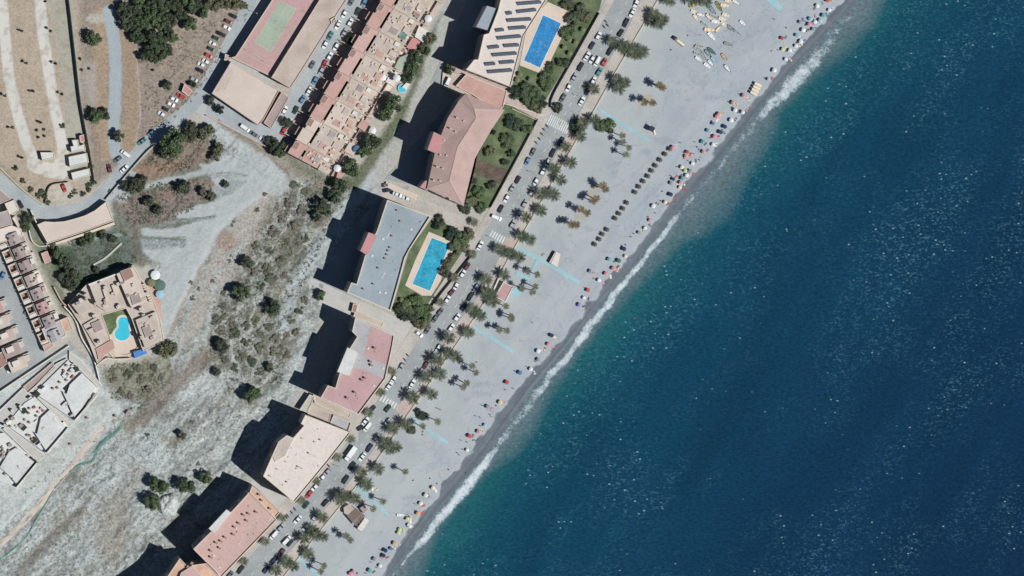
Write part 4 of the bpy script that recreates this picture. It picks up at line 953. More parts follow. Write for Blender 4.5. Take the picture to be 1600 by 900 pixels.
# terraced houses
EU = Vector((.88, .47)); EV = Vector((-.52, .86))
def hp(O, u, v): q = Vector(O) + EU * u + EV * v; return (q.x, q.y)
def rect(O, u0, u1, v0, v1): return [hp(O, u0, v0), hp(O, u1, v0), hp(O, u1, v1), hp(O, u0, v1)]
def terrace(O, k, full=True, tones=('roof_salmon', 'roof_beige')):
    vmax = 41.5 if full else 24
    g = at(*hp(O, 30, vmax / 2), 0)
    root = empty('terraced_house', (g.x, g.y, 0), 'terraced house, %s' % ('first', 'second', 'third', 'fourth', 'fifth', 'sixth', 'seventh', 'eighth')[k] + ' in the zigzag row from the top edge', 'house', 'terraced houses with salmon and beige roofs')
    rnd = random.Random(k * 7 + 3)
    H1, H2 = 8.6, 8.9
    def b(nm, u0, u1, v0, v1, z1, m, top=None, z0=-.5): return add_box(root, nm, rect(O, u0, u1, v0, v1), z0, z1, m, top)
    v1_ = min(vmax, 41.5)
    b('front_wing', 3, 20, 0, v1_ * .48, H1, M['trim_salmon'], M[tones[0]])
    b('front_wing', 0, 20, v1_ * .48 + .01, v1_, H1 - .4, M['trim_salmon'], M[tones[0]])
    b('tile_roof', -6, 7, v1_ * .52, v1_ * .52 + 14 if full else v1_, H1 - 2.6, M['cream'], M['roof_brown'])
    b('tile_roof', 1, 10, 1.5, 14, H1 + .5, M['cream'], M['roof_brown'], H1 - 1)
    b('light_well', 20, 24, 0, 8, H1, M['trim_salmon'], M[tones[0]]); b('light_well', 20, 24, v1_ - 5, v1_, H1, M['trim_salmon'], M[tones[0]])
    b('well_floor', 20, 24, 8.01, v1_ - 5.01, 1.0, M['roof_brown'])
    b('main_wing', 24, 52, 0, v1_, H2, M['cream'], M[tones[1]])
    b('roof_patch', 40, 50, 3, 14, H2 + .5, M['cream'], M[rnd.choice(['roof_mauve', 'roof_lilac', 'roof_sand'])], H2 - 1)
    b('roof_patch', 36, 49, v1_ - 16, v1_ - 5, H2 + .35, M['cream'], M[rnd.choice(['roof_mauve', 'roof_lilac', 'roof_sand', 'roof_salmon'])], H2 - 1)
    b('rear_terrace', 52.01, 68, 0, v1_, 3.6, M['cream'], M[rnd.choice(['roof_sand', 'roof_beige'])])
    b('rear_room', 54, 64, 16, 25, 5.6, M['cream'], M[rnd.choice(['roof_salmon', 'roof_sand'])])
    b('rear_room', 54, 62, 1, 8, 5.0, M['cream'], M['roof_white'])
    if full: b('rear_room', 55, 65, 30, 36, 5.2, M['cream'], M[rnd.choice(['roof_salmon', 'roof_white', 'roof_brown'])])
    b('party_wall', -20, 66, -.7, .7, H2 + .35 if False else 7.3, M['trim_salmon']) if False else None
    for u0, u1, z in ((-21, 0, 2.6), (0, 52, 10.6), (52, 68, 5.4), (68, 85, 2.4)): b('party_wall', u0, u1, -1.3, -.05, z, M['roof_sand'])
    b('party_wall', -15, 0, v1_ / 2 - .4, v1_ / 2 + .4, 2.2, M['trim_salmon']); b('rear_wall', 68.01, 77, v1_ * .5 - .4, v1_ * .5 + .4, 2.4, M['trim_salmon']); b('rear_wall', 77, 77.9, 0, v1_, 2.2, M['trim_salmon'])
    b('garden_floor', 78, 86, 1, v1_ - 1, .3, M[rnd.choice(['roof_sand', 'roof_cream', 'paving_pink', 'roof_salmon'])]); b('yard_floor', 68.02, 76.98, 0, v1_, .35, M['roof_sand']); b('yard_floor', -19, -.01 - 6, 0, v1_, .10, M[rnd.choice(['roof_mauve', 'paving_pink', 'paving'])], z0=-.04)
    for j in range(7):
        uu = rnd.uniform(26, 47); vv = rnd.uniform(3, v1_ - 4); s = rnd.uniform(.5, 1.1); q = at(*hp(O, uu, vv), H2 + 1)
        MB().box(q.x, q.y, H2, H2 + rnd.uniform(.5, 1.2), s, s, R(-28)).build('chimney', M['trim'], root)
    for j in range(16):
        uu = rnd.uniform(53, 76); vv = rnd.uniform(2, v1_ - 3); q = at(*hp(O, uu, vv), 3.6)
        z = 3.6 if uu < 67 else .35
        MB().box(q.x, q.y, z, z + rnd.uniform(.6, 1.9), rnd.uniform(.6, 2.2), rnd.uniform(.4, 1.4), R(-28)).build('patio_fitting', rnd.choice([M['trim'], M['roof_brown'], M['roof_salmon'], M['whitewash'], CL['grey']]), root)
    return root
tn = [('roof_salmon', 'roof_beige'), ('roof_salmon', 'roof_sand'), ('roof_terra', 'roof_beige'), ('roof_terra', 'roof_sand'), ('roof_salmon', 'roof_beige'), ('roof_salmon', 'roof_rose'), ('roof_rose', 'roof_sand'), ('roof_salmon', 'roof_salmon')]
for k in range(8):
    O = (572 - 22 * (k - 2), 38 + 36 * (k - 2)); terrace(O, k, k < 7, tn[k])
# lean-to roofs, awnings and patios behind the terrace
for pts, h, m, lab in (([(655, 40), (671, 50), (662, 67), (648, 57)], 3, 'whitewash', 'white lean-to roof behind the terrace near the top edge'), ([(645, 58), (657, 65), (648, 80), (635, 74)], 3, 'roof_red', 'salmon-red lean-to roof behind the terrace near the top edge'),
                       ([(624, 90), (638, 84), (628, 112), (616, 106)], 3, 'court_green', 'pale green awning roof behind the terrace'), ([(613, 112), (622, 118), (616, 136), (602, 128)], 2.5, 'roof_cream', 'cream patio roof between the green awning and the plunge pool'),
                       ([(622, 47), (637, 54), (632, 62), (624, 58)], 7.6, 'green_net', 'bright green canopy on a terrace roof near the top'), ([(636, 128), (642, 130), (634, 140), (628, 136)], 2, 'whitewash', 'small white roof above the plunge pool'),
                       ([(566, 186), (578, 192), (570, 206), (558, 198)], 3, 'roof_salmon', 'salmon patio roof behind the fifth terraced house'), ([(546, 222), (560, 228), (552, 244), (538, 236)], 2.6, 'roof_rose', 'pinkish patio platform behind the lower terraced houses'),
                       ([(530, 262), (538, 258), (536, 276), (524, 282)], 2.4, 'roof_salmon', 'small salmon patio at the lowest end of the terrace'), ([(528, 248), (538, 244), (542, 256), (532, 262)], .8, 'whitewash', 'white patio near the lowest end of the terrace'),
                       ([(588, 166), (594, 162), (600, 168), (592, 176)], 2.4, 'court_green', 'pale green shed roof by the big trees behind the terrace')):
    block('patio_roof', pts, h, M['cream'], M[m], lab, 'roof', parapet=None, floors=False)

# left-hand village rows
EUl = Vector((.92, -.39)); EVl = Vector((.393, .918))
def hl(O, u, v): q = Vector(O) + EUl * u + EVl * v; return (q.x, q.y)
def lrect(O, u0, u1, v0, v1): return [hl(O, u0, v0), hl(O, u1, v0), hl(O, u1, v1), hl(O, u0, v1)]
lroofs = ['roof_lilac', 'roof_mauve', 'roof_mauve', 'roof_sand', 'roof_lilac', 'roof_pink', 'roof_lilac', 'roof_greyband']
for k in range(8):
    O = (12 + 9.2 * (k - 2), 416 + 21.5 * (k - 2)); g = at(*hl(O, 20, 11), 0); rnd = random.Random(k + 50)
    root = empty('village_house', (g.x, g.y, 0), 'walled-patio house with %s roof, %s from the row top' % (('pale', 'mauve', 'mauve', 'sand', 'pale lilac', 'pink', 'pale lilac', 'grey')[k], ('first', 'second', 'third', 'fourth', 'fifth', 'sixth', 'seventh', 'eighth')[k]), 'house', 'small houses in the left village row')
    def b(nm, u0, u1, v0, v1, z1, m, top=None, z0=-.4): return add_box(root, nm, lrect(O, u0, u1, v0, v1), z0, z1, m, top)
    P = wp(lrect(O, 0, 12.5, .5, 13), 3.0); MB().ring(P, inset(P, .45), -.4, 3.0).build('patio_wall', M['cream'], root)
    MB().ngon([(x, y, .12) for x, y in inset(wp(lrect(O, 0, 12.5, .5, 13), .12), .3)]).build('patio_floor', M['roof_brown'], root)
    b('porch', 0, 12.5, 13.5, 19, 3.4, M['cream'], M['roof_cream'])
    b('front_room', 13, 17, 1, 20, 4.2, M['cream'], M['roof_mauve'])
    # shallow gabled roof
    P = lrect(O, 16.5, 34, 2, 20.5); Pw = [at(*p, 6) for p in P]
    MB().prism(wp(P, 6), -.4, 6, top=False).build('wall', M['cream'], root)
    r0 = at(*hl(O, 25.2, 2), 7.1); r1 = at(*hl(O, 25.2, 20.5), 7.1); a, bb, c, d = Pw
    for q in ([a, r0, r1, d], [r0, bb, c, r1]): MB().ngon([tuple(x) for x in q]).build('roof', M[lroofs[k]], root)
    MB().ngon([tuple(a), tuple(bb), tuple(r0)]).build('gable', M['cream'], root); MB().ngon([tuple(d), tuple(r1), tuple(c)]).build('gable', M['cream'], root)
    b('rear_terrace', 34.2, 42, 1, 20.5, 3.2, M['whitewash'], M[rnd.choice(['roof_sand', 'roof_mauve', 'roof_cream'])])
    b('rear_room', 36, 41, 3 + rnd.random() * 4, 12, 4.6, M['whitewash'], M[rnd.choice(['roof_cream', 'roof_salmon', 'roof_white'])])
    b('party_wall', 0, 42, -.6, .2, 4.4, M['whitewash'])
    for j in range(3):
        q = at(*hl(O, rnd.uniform(18, 33), rnd.uniform(4, 18)), 7); MB().box(q.x, q.y, 5.8, 7.8, .7, .7, R(22)).build('chimney', M['roof_brown'], root)
for k in range(5):
    O = (2 + 9.2 * k, 468 + 21.5 * k); g = at(*hl(O, -14, 10), 0)
    root = empty('village_house', (g.x, g.y, 0), 'beige-roofed house cut by the left edge, %s from the top along the street' % ('first', 'second', 'third', 'fourth', 'fifth')[k], 'house', 'houses on the left edge of the village street')
    add_box(root, 'roof_slab', lrect(O, -30, -2, 1, 19), -.4, 5.6, M['cream'], M[['roof_salmon', 'roof_sand', 'roof_beige', 'roof_mauve', 'roof_rose'][k]])
    add_box(root, 'porch', lrect(O, -1.9, 5, 2, 11), -.4, 2.8 if k != 2 else 1.0, M['cream'], M['roof_sand']); add_box(root, 'party_wall', lrect(O, -30, 8, -.6, .2), -.4, 2.2, M['whitewash'])
    add_box(root, 'upper_room', lrect(O, -24, -12, 3, 12), -.4, 7.2, M['cream'], M['roof_cream'])
for pts, h, w_, m, lab in (([(-14, 362), (18, 352), (34, 358), (35, 368), (2, 380), (-14, 384)], 5, 'cream', 'roof_cream', 'cream-roofed house at the upper left end of the village'),
                        ([(7, 318), (22, 312), (30, 328), (20, 336), (14, 334)], 5.5, 'cream', 'roof_cream', 'cream house at the road corner, nearest the winding road'),
                        ([(-14, 336), (13, 328), (20, 350), (-14, 360)], 6, 'cream', 'roof_lilac', 'mauve-roofed house between the two cream village houses'),
                        ([(-14, 296), (0, 296), (18, 311), (-14, 325)], 5, 'cream', 'roof_mauve', 'mauve-roofed house cut by the left edge just under the road'),
                        ([(19, 341), (24, 337), (32, 354), (29, 357)], 3.5, 'whitewash', 'roof_white', 'narrow white outhouse beside the upper village houses'),
                        ([(46, 396), (52, 393), (57, 404), (48, 407)], 3, 'whitewash', 'roof_white', 'tiny white-roofed shed between village row and green hollow'),
                        ([(64, 396), (74, 392), (80, 408), (70, 412)], 2.2, 'trim_salmon', 'roof_salmon', 'small salmon shed at the head of the green hollow'),
                        ([(94, 500), (106, 495), (114, 514), (98, 520)], 5, 'cream', 'roof_orange', 'cream-orange roofed cube at the lower end of the village row'),
                        ([(66, 540), (82, 534), (84, 540), (70, 550)], 4, 'cream', 'roof_salmon', 'small salmon-roofed house at the lowest end of the village row'),
                        ([(65, 514), (94, 500), (104, 524), (80, 536), (72, 532)], 5.2, 'cream', 'roof_greyband', 'large plain grey flat roof low in the village row'),
                        ([(-10, 556), (6, 548), (12, 568), (-10, 584)], 4.5, 'cream', 'roof_brown', 'brown-roofed house cut by the left edge above the site'),
                        ([(63, 238), (84, 238), (86, 247), (66, 251)], 3, 'whitewash', 'roof_white', 'white hut standing between the two cream tracks'),
                        ([(112, 219), (122, 218), (124, 228), (132, 225), (134, 234), (112, 238), (110, 229), (115, 228)], 3.5, 'whitewash', 'roof_white', 'white L-shaped building right of the cream tracks'),
                        ([(107, 245), (136, 239), (139, 254), (109, 261)], 3, 'whitewash', 'roof_white', 'square white flat roof below the L-shaped white building'),
                        ([(111, 270), (140, 263), (142, 274), (114, 282)], 3, 'whitewash', 'roof_white', 'lowest of the white roofs right of the cream tracks'),
                        ([(124, 212), (131, 210), (132, 221), (125, 222)], 3, 'trim_salmon', 'roof_red', 'tiny red-roofed shed above the L-shaped white building'),
                        ([(288, 131), (301, 142), (294, 150), (284, 143)], 2.6, 'trim_salmon', 'roof_red', 'flat red-roofed shed beside the row of parked cars')):
    block('house' if 'house' in lab else ('shed' if 'shed' in lab or 'hut' in lab else 'outbuilding'), pts, h, M[w_], M[m], lab, floors=False, parapet=.35)
# curved cream deck
dk = block('cream_deck', [(58, 351), (70, 346), (84, 347), (100, 346), (116, 342), (132, 337), (148, 329), (158, 321), (166, 315), (178, 345), (126, 364), (75, 381)], 5, M['cream'], M['roof_rose'],
      'curved cream deck roof on the inside of the road bend', floors=False, parapet=.4)
add_box(dk, 'gutter_wall', [(75, 383), (126, 366), (178, 347), (180, 351), (128, 369), (77, 386)], -1, 3, M['trim'])

# terrace house with kidney pool
K_ = block('terrace_building', [(106, 476), (138, 441), (150, 446), (208, 414), (219, 434), (234, 452), (250, 496), (257, 534), (224, 549), (222, 545), (206, 499), (197, 482), (162, 492), (160, 492.5), (172, 526), (176, 545), (152, 568), (140, 538), (128, 510)], 4, M['cream'], M['roof_sand'],
           'large stepped terrace building wrapped round the kidney-shaped pool', floors=False, parapet=.4)
def kb(nm, pts, z, m, top=None, z0=3): return add_box(K_, nm, pts, z0, z, M[m], M[top] if top else None)
kb('upper_wing', [(139, 444), (178, 430), (198, 478), (168, 488), (152, 478)], 7.5, 'cream', 'roof_sand')
kb('upper_wing', [(182, 428), (207, 417), (218, 436), (230, 470), (206, 482), (200, 470)], 9, 'cream', 'roof_rose')
kb('roof_room', [(188, 424), (204, 418), (210, 432), (195, 440)], 10.2, 'cream', 'roof_brown')
kb('roof_room', [(204, 462), (218, 459), (222, 472), (208, 477)], 10.0, 'whitewash', 'roof_mauve')
kb('upper_wing', [(212, 500), (243, 487), (253, 530), (226, 543)], 6.5, 'cream', 'roof_sand'); kb('roof_room', [(222, 512), (234, 508), (240, 522), (228, 528)], 7.6, 'cream', 'roof_mauve')
kb('upper_wing', [(112, 476), (134, 464), (146, 482), (124, 492)], 7.6, 'trim', 'roof_sand'); kb('upper_wing', [(130, 508), (150, 496), (168, 528), (150, 542)], 5.4, 'cream', 'roof_sand')
kb('roof_room', [(142, 506), (156, 500), (162, 514), (150, 520)], 6.6, 'cream', 'roof_mauve'); kb('parapet_wall', [(138, 444), (180, 428), (181, 430), (139, 446)], 8.6, 'whitewash')
kb('arcade', [(222, 444), (226, 443), (238, 470), (234, 472)], 6, 'trim'); kb('terrace_step', [(150, 545), (176, 530), (180, 544), (154, 562)], 4.9, 'trim', 'roof_salmon')
for p, q, r_, z in (((160, 452), (163, 451), 18, 9.0), ((174, 446), (178, 444), 16, 9.0)):
    kb('stair_wall', [p, q, (q[0] + 6, q[1] + r_), (p[0] + 6, p[1] + r_)], z, 'trim')
for j in range(9): kb('pergola_beam', [(221 + j * 1.6, 445 + j * 3.4), (227 + j * 1.6, 442.5 + j * 3.4), (227.3 + j * 1.6, 443.6 + j * 3.4), (221.3 + j * 1.6, 446.1 + j * 3.4)], 6.6, 'trim', z0=6.3)
rk = random.Random(12)
for j in range(64):
    x, y = rk.uniform(112, 250), rk.uniform(440, 540)
    if 156 < x < 212 and 482 < y < 545: continue
    if not poly_mask(np.array([x + 3.]), np.array([y]), [(110, 476), (138, 446), (206, 418), (230, 454), (252, 530), (224, 544), (200, 485), (164, 494), (174, 540), (152, 562), (132, 508)], 2.)[0] > .95: continue
    wx_, wy_ = rk.uniform(2.5, 8), rk.uniform(2, 6); z_ = rk.uniform(8.6, 10.6) if y < 486 else rk.uniform(6.8, 8.8)
    kb('terrace_room', [(x, y), (x + wx_ * .92, y - wx_ * .39), (x + wx_ * .92 + wy_ * .39, y - wx_ * .39 + wy_ * .92), (x + wy_ * .39, y + wy_ * .92)], z_, rk.choice(['cream', 'trim', 'whitewash']), rk.choice(['roof_sand', 'roof_rose', 'roof_mauve', 'roof_brown', 'roof_sand']))
flat('lawn', [(159, 491), (196, 482), (208, 520), (184, 528), (170, 524)], .12, M['lawn'], kind='structure')
flat('pool_terrace', [(170, 524), (184, 516), (206, 512), (222, 545), (214, 554), (180, 558), (174, 548)], .16, M['deck'], kind='structure')
M['blue_court'] = mat('blue_cover', S(84, 136, 204), var=.04)
block('blue_roof', [(208, 550), (227, 544), (230, 552), (211, 560)], 3.0, M['whitewash'], M['blue_court'], 'bright blue square pool cover below the kidney pool', 'pool cover', parapet=None, floors=False)
wall_line('garden_wall', [(150, 572), (166, 560), (180, 561), (204, 560)], 0, 2.4, .6, M['trim'], 'cream wall under the kidney-pool terrace')
for pts, lab in (([(232, 436), (244, 440), (246, 452), (240, 456), (232, 450)], 'red-brown paved path right of the terrace building'), ([(238, 456), (250, 470), (254, 500), (248, 500), (242, 480)], '')):
    flat('paved_path', pts, .05, M['roof_salmon'], kind='structure')
for pts, lab in (([(172, 538), (180, 550), (194, 555), (208, 551), (216, 542)], 'inner curved step below the kidney-shaped pool'), ([(168, 546), (178, 559), (194, 564)], 'outer curved step below the kidney-shaped pool')):
    wall_line('garden_step', pts, .15, .7, .5, M['trim'], lab, 'step')
# building site
st = block('concrete_slab', [(106, 563), (154, 607), (118, 658), (54, 614)], 2.4, M['concrete'], M['roof_white'], 'upper pale slab of the unfinished building', 'building site', parapet=None, floors=False)
add_box(st, 'raised_floor', [(109, 601), (128, 583), (150, 605), (117, 654), (98, 612), (104, 616)], 2.4, 4.4, M['whitewash'], M['roof_white'])
add_box(st, 'edge_wall', [(152, 616), (154, 617), (119, 658), (117, 656)], 2.4, 6.2, M['whitewash'])
st2 = block('concrete_slab', [(54, 620), (106, 669), (73, 709), (10, 664), (38, 630)], 2.4, M['concrete'], M['roof_white'], 'middle pale slab of the unfinished building', 'building site', parapet=None, floors=False)
add_box(st2, 'raised_floor', [(64, 653), (78, 640), (104, 668), (73, 706), (54, 676), (58, 678)], 2.4, 4.4, M['whitewash'], M['roof_white'])
add_box(st2, 'edge_wall', [(106, 668), (108, 669), (75, 709), (73, 707)], 2.4, 6.2, M['whitewash'])
st3 = block('concrete_slab', [(-20, 680), (6, 676), (58, 722), (26, 764), (-20, 740)], 2.4, M['concrete'], M['roof_white'], 'lowest pale slab of the unfinished building at the left edge', 'building site', parapet=None, floors=False)
add_box(st3, 'edge_wall', [(57, 723), (59, 724), (27, 763), (25, 762)], 2.4, 6.0, M['whitewash']); add_box(st3, 'raised_floor', [(14, 706), (24, 700), (54, 722), (28, 756), (0, 730)], 2.4, 4.2, M['whitewash'], M['roof_white'])
block('concrete_basin', [(36, 604), (82, 566), (88, 574), (42, 616)], .9, M['concrete'], M['roof_mauve'], 'long dark trench with pale rim at the top of the site', 'trench', parapet=.9, floors=False)
rn = random.Random(5)
for (x, y, big) in [(rn.uniform(2, 150), rn.uniform(575, 750), rn.choice([0, 0, 1, 2, 3])) for _ in range(70)] + [(108, 565, 1), (104, 571, 0), (100, 579, 0), (102, 588, 1), (104, 594, 0), (113, 590, 0), (119, 577, 2), (83, 607, 0), (90, 606, 0), (126, 598, 0), (58, 616, 2), (74, 628, 2), (90, 642, 1), (38, 642, 2), (55, 636, 3), (64, 638, 3), (60, 644, 3), (68, 642, 3), (70, 650, 3), (57, 650, 0), (46, 660, 0), (37, 668, 2), (43, 680, 0), (50, 686, 0), (20, 653, 1), (14, 672, 0), (16, 666, 0), (30, 684, 2), (38, 694, 2), (46, 700, 2), (16, 694, 0), (4, 700, 0), (14, 704, 0), (25, 700, 0), (5, 706, 1), (20, 708, 0), (27, 706, 0), (110, 694, 0), (136, 653, 0), (34, 720, 0), (12, 716, 1), (200, 645, 1), (180, 650, 0)]:
    s = (.9, 1.6, 2.2, .9)[big]; z = 2.4 if y < 762 and x < 150 and not (x > 106 and y > 640) else 0; q = at(x, y, z)
    z = max(z, 0)
    if not any(poly_mask(np.array([x]), np.array([y]), pp, .5)[0] > .9 for pp in ([(106, 563), (154, 607), (118, 658), (54, 614)], [(54, 620), (106, 669), (73, 709), (10, 664), (38, 630)], [(-20, 680), (6, 676), (58, 722), (26, 764), (-20, 740)])) and (x, y) not in ((110, 694), (136, 653), (200, 645), (180, 650)): continue
    h = (1.2, 1.3, .9, 1.0)[big]
    o = MB().box(q.x, q.y, z, z + h, s, s * .85, R(rn.uniform(20, 50))).box(q.x, q.y, z + h, z + h + .12, s * 1.15, s, R(rn.uniform(20, 50))).build('material_stack', (M['roof_brown'], M['roof_mauve'], M['dark_hedge'], M['roof_red'])[big], origin=(q.x, q.y, z))
    reg(o, ('small brown site stack', 'mauve site stack', 'large dark site pallet', 'small reddish site stack')[big], 'material stack', x, y, 'stacks and pallets on the building site')
for pts, h, lab in (([(0, 640), (36, 606), (52, 622), (8, 668), (-12, 662)], 1.6, 'pale stepped slab at the left end of the site trench'), ([(108, 548), (126, 562), (160, 602), (154, 606), (108, 562)], 1.2, 'narrow pale ledge beside the upper slab'),
                     ([(4, 670), (12, 666), (72, 712), (58, 722)], 1.2, 'narrow pale strip between middle and lowest slabs'), ([(88, 568), (104, 560), (106, 563), (56, 612), (46, 612)], 1.4, 'pale ledge between trench and upper slab'), ([(52, 616), (60, 620), (114, 662), (106, 668)], 1.3, 'narrow pale strip between upper and middle slabs')):
    block('concrete_slab', pts, h, M['concrete'], M['concrete'], lab, 'building site', parapet=.25, floors=False, ptrim=M['whitewash'])
rz3 = random.Random(77); n3 = 0
while n3 < 34:
    x, y = rz3.uniform(0, 150), rz3.uniform(570, 760)
    if not poly_mask(np.array([x]), np.array([y]), [(0, 640), (50, 600), (104, 556), (150, 606), (118, 654), (72, 706), (28, 758), (0, 744)], 1.0)[0] > .95: continue
    a3, b3 = rz3.uniform(3, 9), rz3.uniform(1.5, 5); z3 = rz3.uniform(3.0, 5.2); n3 += 1
    u3 = (.76, -.65) if rz3.random() < .5 else (.65, .76); v3 = (-u3[1], u3[0])
    P3 = [(x, y), (x + u3[0] * a3, y + u3[1] * a3), (x + u3[0] * a3 + v3[0] * b3, y + u3[1] * a3 + v3[1] * b3), (x + v3[0] * b3, y + v3[1] * b3)]
    W3 = wp(P3, z3); c3 = cent(W3); o = MB().prism(W3, 2.0, z3).build('site_wall_block', rz3.choice([M['whitewash'], M['concrete'], M['roof_white']]), origin=(c3[0], c3[1], 2.0))
    reg(o, 'tall pale wall block' if z3 > 4 else 'low pale wall block', 'wall', x, y, 'pale wall blocks of the unfinished building')
# site road, channel, rock
def ribbon(name, pts, wds, lift, m, n=80, **kw):
    p = smooth(pts, n); mb = MB(); prev = None
    for i, q in enumerate(p):
        t = (p[min(i + 1, n - 1)] - p[max(i - 1, 0)]).normalized(); wd = np.interp(i / (n - 1), np.linspace(0, 1, len(wds)), wds) / 2
        nn = Vector((-t.y, t.x)) * wd
        row = []
        for s in (-1, -.5, 0, .5, 1):
            z = float(height_px([q.x + nn.x * s], [q.y + nn.y * s])[0]) + lift + .12 * (1 - abs(s)); row.append(at(q.x + nn.x * s, q.y + nn.y * s, z))
        if prev:
            for a in range(4): mb.quad(prev[a], prev[a + 1], row[a + 1], row[a])
        prev = row
    return mb.build(name, m, **kw)
ribbon('site_track', [(162, 668), (150, 680), (128, 708), (95, 748), (60, 790), (28, 825), (-10, 860), (-80, 930)], [8, 9, 10, 9, 9], .1, M['track_cream'], kind='structure')
ribbon('green_channel', [(192, 664), (182, 674), (164, 688), (152, 702), (144, 720), (124, 726), (108, 738), (86, 762), (72, 786), (56, 812), (40, 840), (20, 858), (-5, 878), (-40, 905)], [6, 6, 4.5, 2.4, 2, 2, 2.4, 4, 5], .12, M['green_net'], kind='structure')
def rock(px, py, r, h, label, seed):
    bm = bmesh.new(); bmesh.ops.create_icosphere(bm, subdivisions=4, radius=1.0); g = G(px, py)
    for v in bm.verts:
        n = float(fbm(np.array([v.co.x * 2.2 + seed]), np.array([v.co.y * 2.2 + v.co.z]), 4, seed)[0])
        k = .7 + .6 * n; v.co = Vector((v.co.x * r * k * .9, v.co.y * r * k, max(-.2, v.co.z) * h * (.6 + .8 * n)))
    me = bpy.data.meshes.new('rock_mound'); bm.to_mesh(me); bm.free(); me.materials.append(M['rock'])
    o = bpy.data.objects.new('rock_mound', me); C.objects.link(o); o.location = g; tag(o, label, 'rock'); return o
rock(263, 790, 5.4, 3.6, 'large white rock mound at the edge of the tower shadow', 3)

# ================================================================== GARDENS AND POOLS
def lawn(pts, z=.09, m='lawn'): flat('lawn' if m == 'lawn' else 'planting_bed', pts, z, M[m], kind='structure')
lawn([(880, -60), (945, -20), (936, 18), (862, 160), (852, 174), (800, 152), (798, 142), (812, 100), (856, 0)])
lawn([(790, 160), (842, 188), (767, 326), (724, 322), (745, 246)])
lawn([(745, 248), (796, 266), (780, 287), (738, 270)], .14, 'garden_brown')
lawn([(676, 340), (748, 374), (660, 512), (612, 486), (640, 390)])
M['pool1'] = mat('pool_water_blue', S(62, 142, 198), rough=.15, var=.14, fine=.34, scale=1.1, spec=.5, stain=(S(44, 112, 172), .7, .5))
M['pool2'] = mat('pool_water_aqua', S(62, 168, 198), rough=.15, var=.14, fine=.32, scale=1.1, spec=.5, stain=(S(40, 138, 174), .7, .5))
M['pool3'] = mat('pool_water_turquoise', S(70, 196, 220), rough=.15, var=.06, fine=.06, scale=1.2, spec=.5)
def pool(water, deck, m, label, zd=.2):
    W = wp(water, zd); D = wp(deck, zd); cx, cy = cent(W)
    root = empty('swimming_pool', (cx, cy, 0), label, 'pool')
    # deck: outline with the basin cut out, triangulated through a bridge
    bm = bmesh.new()
    ev = []
    for loop in (D, W):
        vs = [bm.verts.new((x, y, zd)) for x, y in loop]
        ev += [bm.edges.new((vs[i], vs[(i + 1) % len(vs)])) for i in range(len(vs))]
    bmesh.ops.triangle_fill(bm, use_beauty=True, use_dissolve=False, edges=ev)
    for f in bm.faces:
        if f.normal.z < 0: f.normal_flip()
    me = bpy.data.meshes.new('deck'); bm.to_mesh(me); bm.free(); me.materials.append(M['deck']); me.transform(Matrix.Translation((-cx, -cy, 0)))
    o = bpy.data.objects.new('deck', me); C.objects.link(o); o.parent = root
    MB().prism(W, -.05, zd - .002, top=False).build('basin_wall', M['deck'], root)
    MB().ring(W, inset(W, .35), zd - .1, zd + .08).build('coping', M['whitewash'], root)
    MB().ngon([(x, y, zd - .03) for x, y in W]).build('water', M[m], root)
    return root
pool([(848, 22), (878, 36), (844, 107), (817, 95)], [(856, 3), (889, 18), (888, 30), (878, 58), (858, 100), (852, 116), (840, 113), (812, 102), (820, 56), (838, 22)], 'pool1', 'long blue pool with pink deck beside the solar-roof block')
pool([(674, 370), (704, 382), (672, 456), (643, 444)], [(670, 362), (706, 377), (709, 390), (688, 440), (674, 462), (660, 462), (633, 446), (650, 404)], 'pool2', 'long aqua pool with cream deck beside the grey-roofed block')
kid = smooth([(192, 494), (199, 496), (203, 503), (202, 511), (204, 519), (202, 528), (194, 533), (184, 532), (178, 525), (179, 517), (184, 511), (183, 503), (186, 496), (192, 494)], 30)[:-1]
kid = [(p.x, p.y) for p in kid]
dkp = [(x + (x - 192) * .2, y + (y - 514) * .12) for x, y in kid]
pool(kid, dkp, 'pool3', 'kidney-shaped turquoise pool on a lawn inside the terrace building', .26)
# round plunge pool behind the terrace
q = at(629, 138, 1); rt = empty('plunge_pool', (q.x, q.y, 0), 'small round teal plunge pool behind the terraced houses', 'pool')
MB().tube((q.x, q.y, 0), (q.x, q.y, 1.0), 2.2, 2.2, 20).build('tub', M['whitewash'], rt); MB().tube((q.x, q.y, 1.0), (q.x, q.y, 1.04), 2.0, 2.0, 20).build('water', M['pool3'], rt)

# ================================================================== BEACH BUILDINGS
def G0(px, py, z): q = at(px, py, z); return q
zb = -.9
kio = block('beach_kiosk', [(787, 440), (802, 448), (789, 473), (773, 463)], 2.6, M['whitewash'], M['roof_pink'], 'pink-roofed beach kiosk with white rim beside the blue mats', 'kiosk', floors=False, parapet=.4, ptrim=M['whitewash'], z0=-1.4)
add_box(kio, 'yard_wall', [(778, 436), (780, 437), (772, 455), (770, 454)], -1.4, 1.6, M['whitewash'])
bar = empty('beach_bar', at(553, 803, -.8), 'beach bar with brown plank roof and white awning', 'beach bar')
add_box(bar, 'room', [(537, 793), (545, 788), (554, 795), (546, 806), (538, 802)], -1.4, 2.4, M['cream'], M['roof_beige'])
for i in range(9):
    t0 = i / 9; t1 = (i + .86) / 9
    a = lerp((547, 805), (562, 792), 0); p0 = lerp((556, 793), (571, 806), t0); p1 = lerp((556, 793), (571, 806), t1); r0 = lerp((542, 806), (556, 822), t0); r1 = lerp((542, 806), (556, 822), t1)
    P = wp([p0, p1, r1, r0], 2.5); MB().prism(P, 2.35, 2.5).build('roof_plank', M['wood'], bar)
add_box(bar, 'tank', [(562, 794), (569, 789), (575, 796), (568, 802)], -1.4, 1.8, M['roof_mauve'])
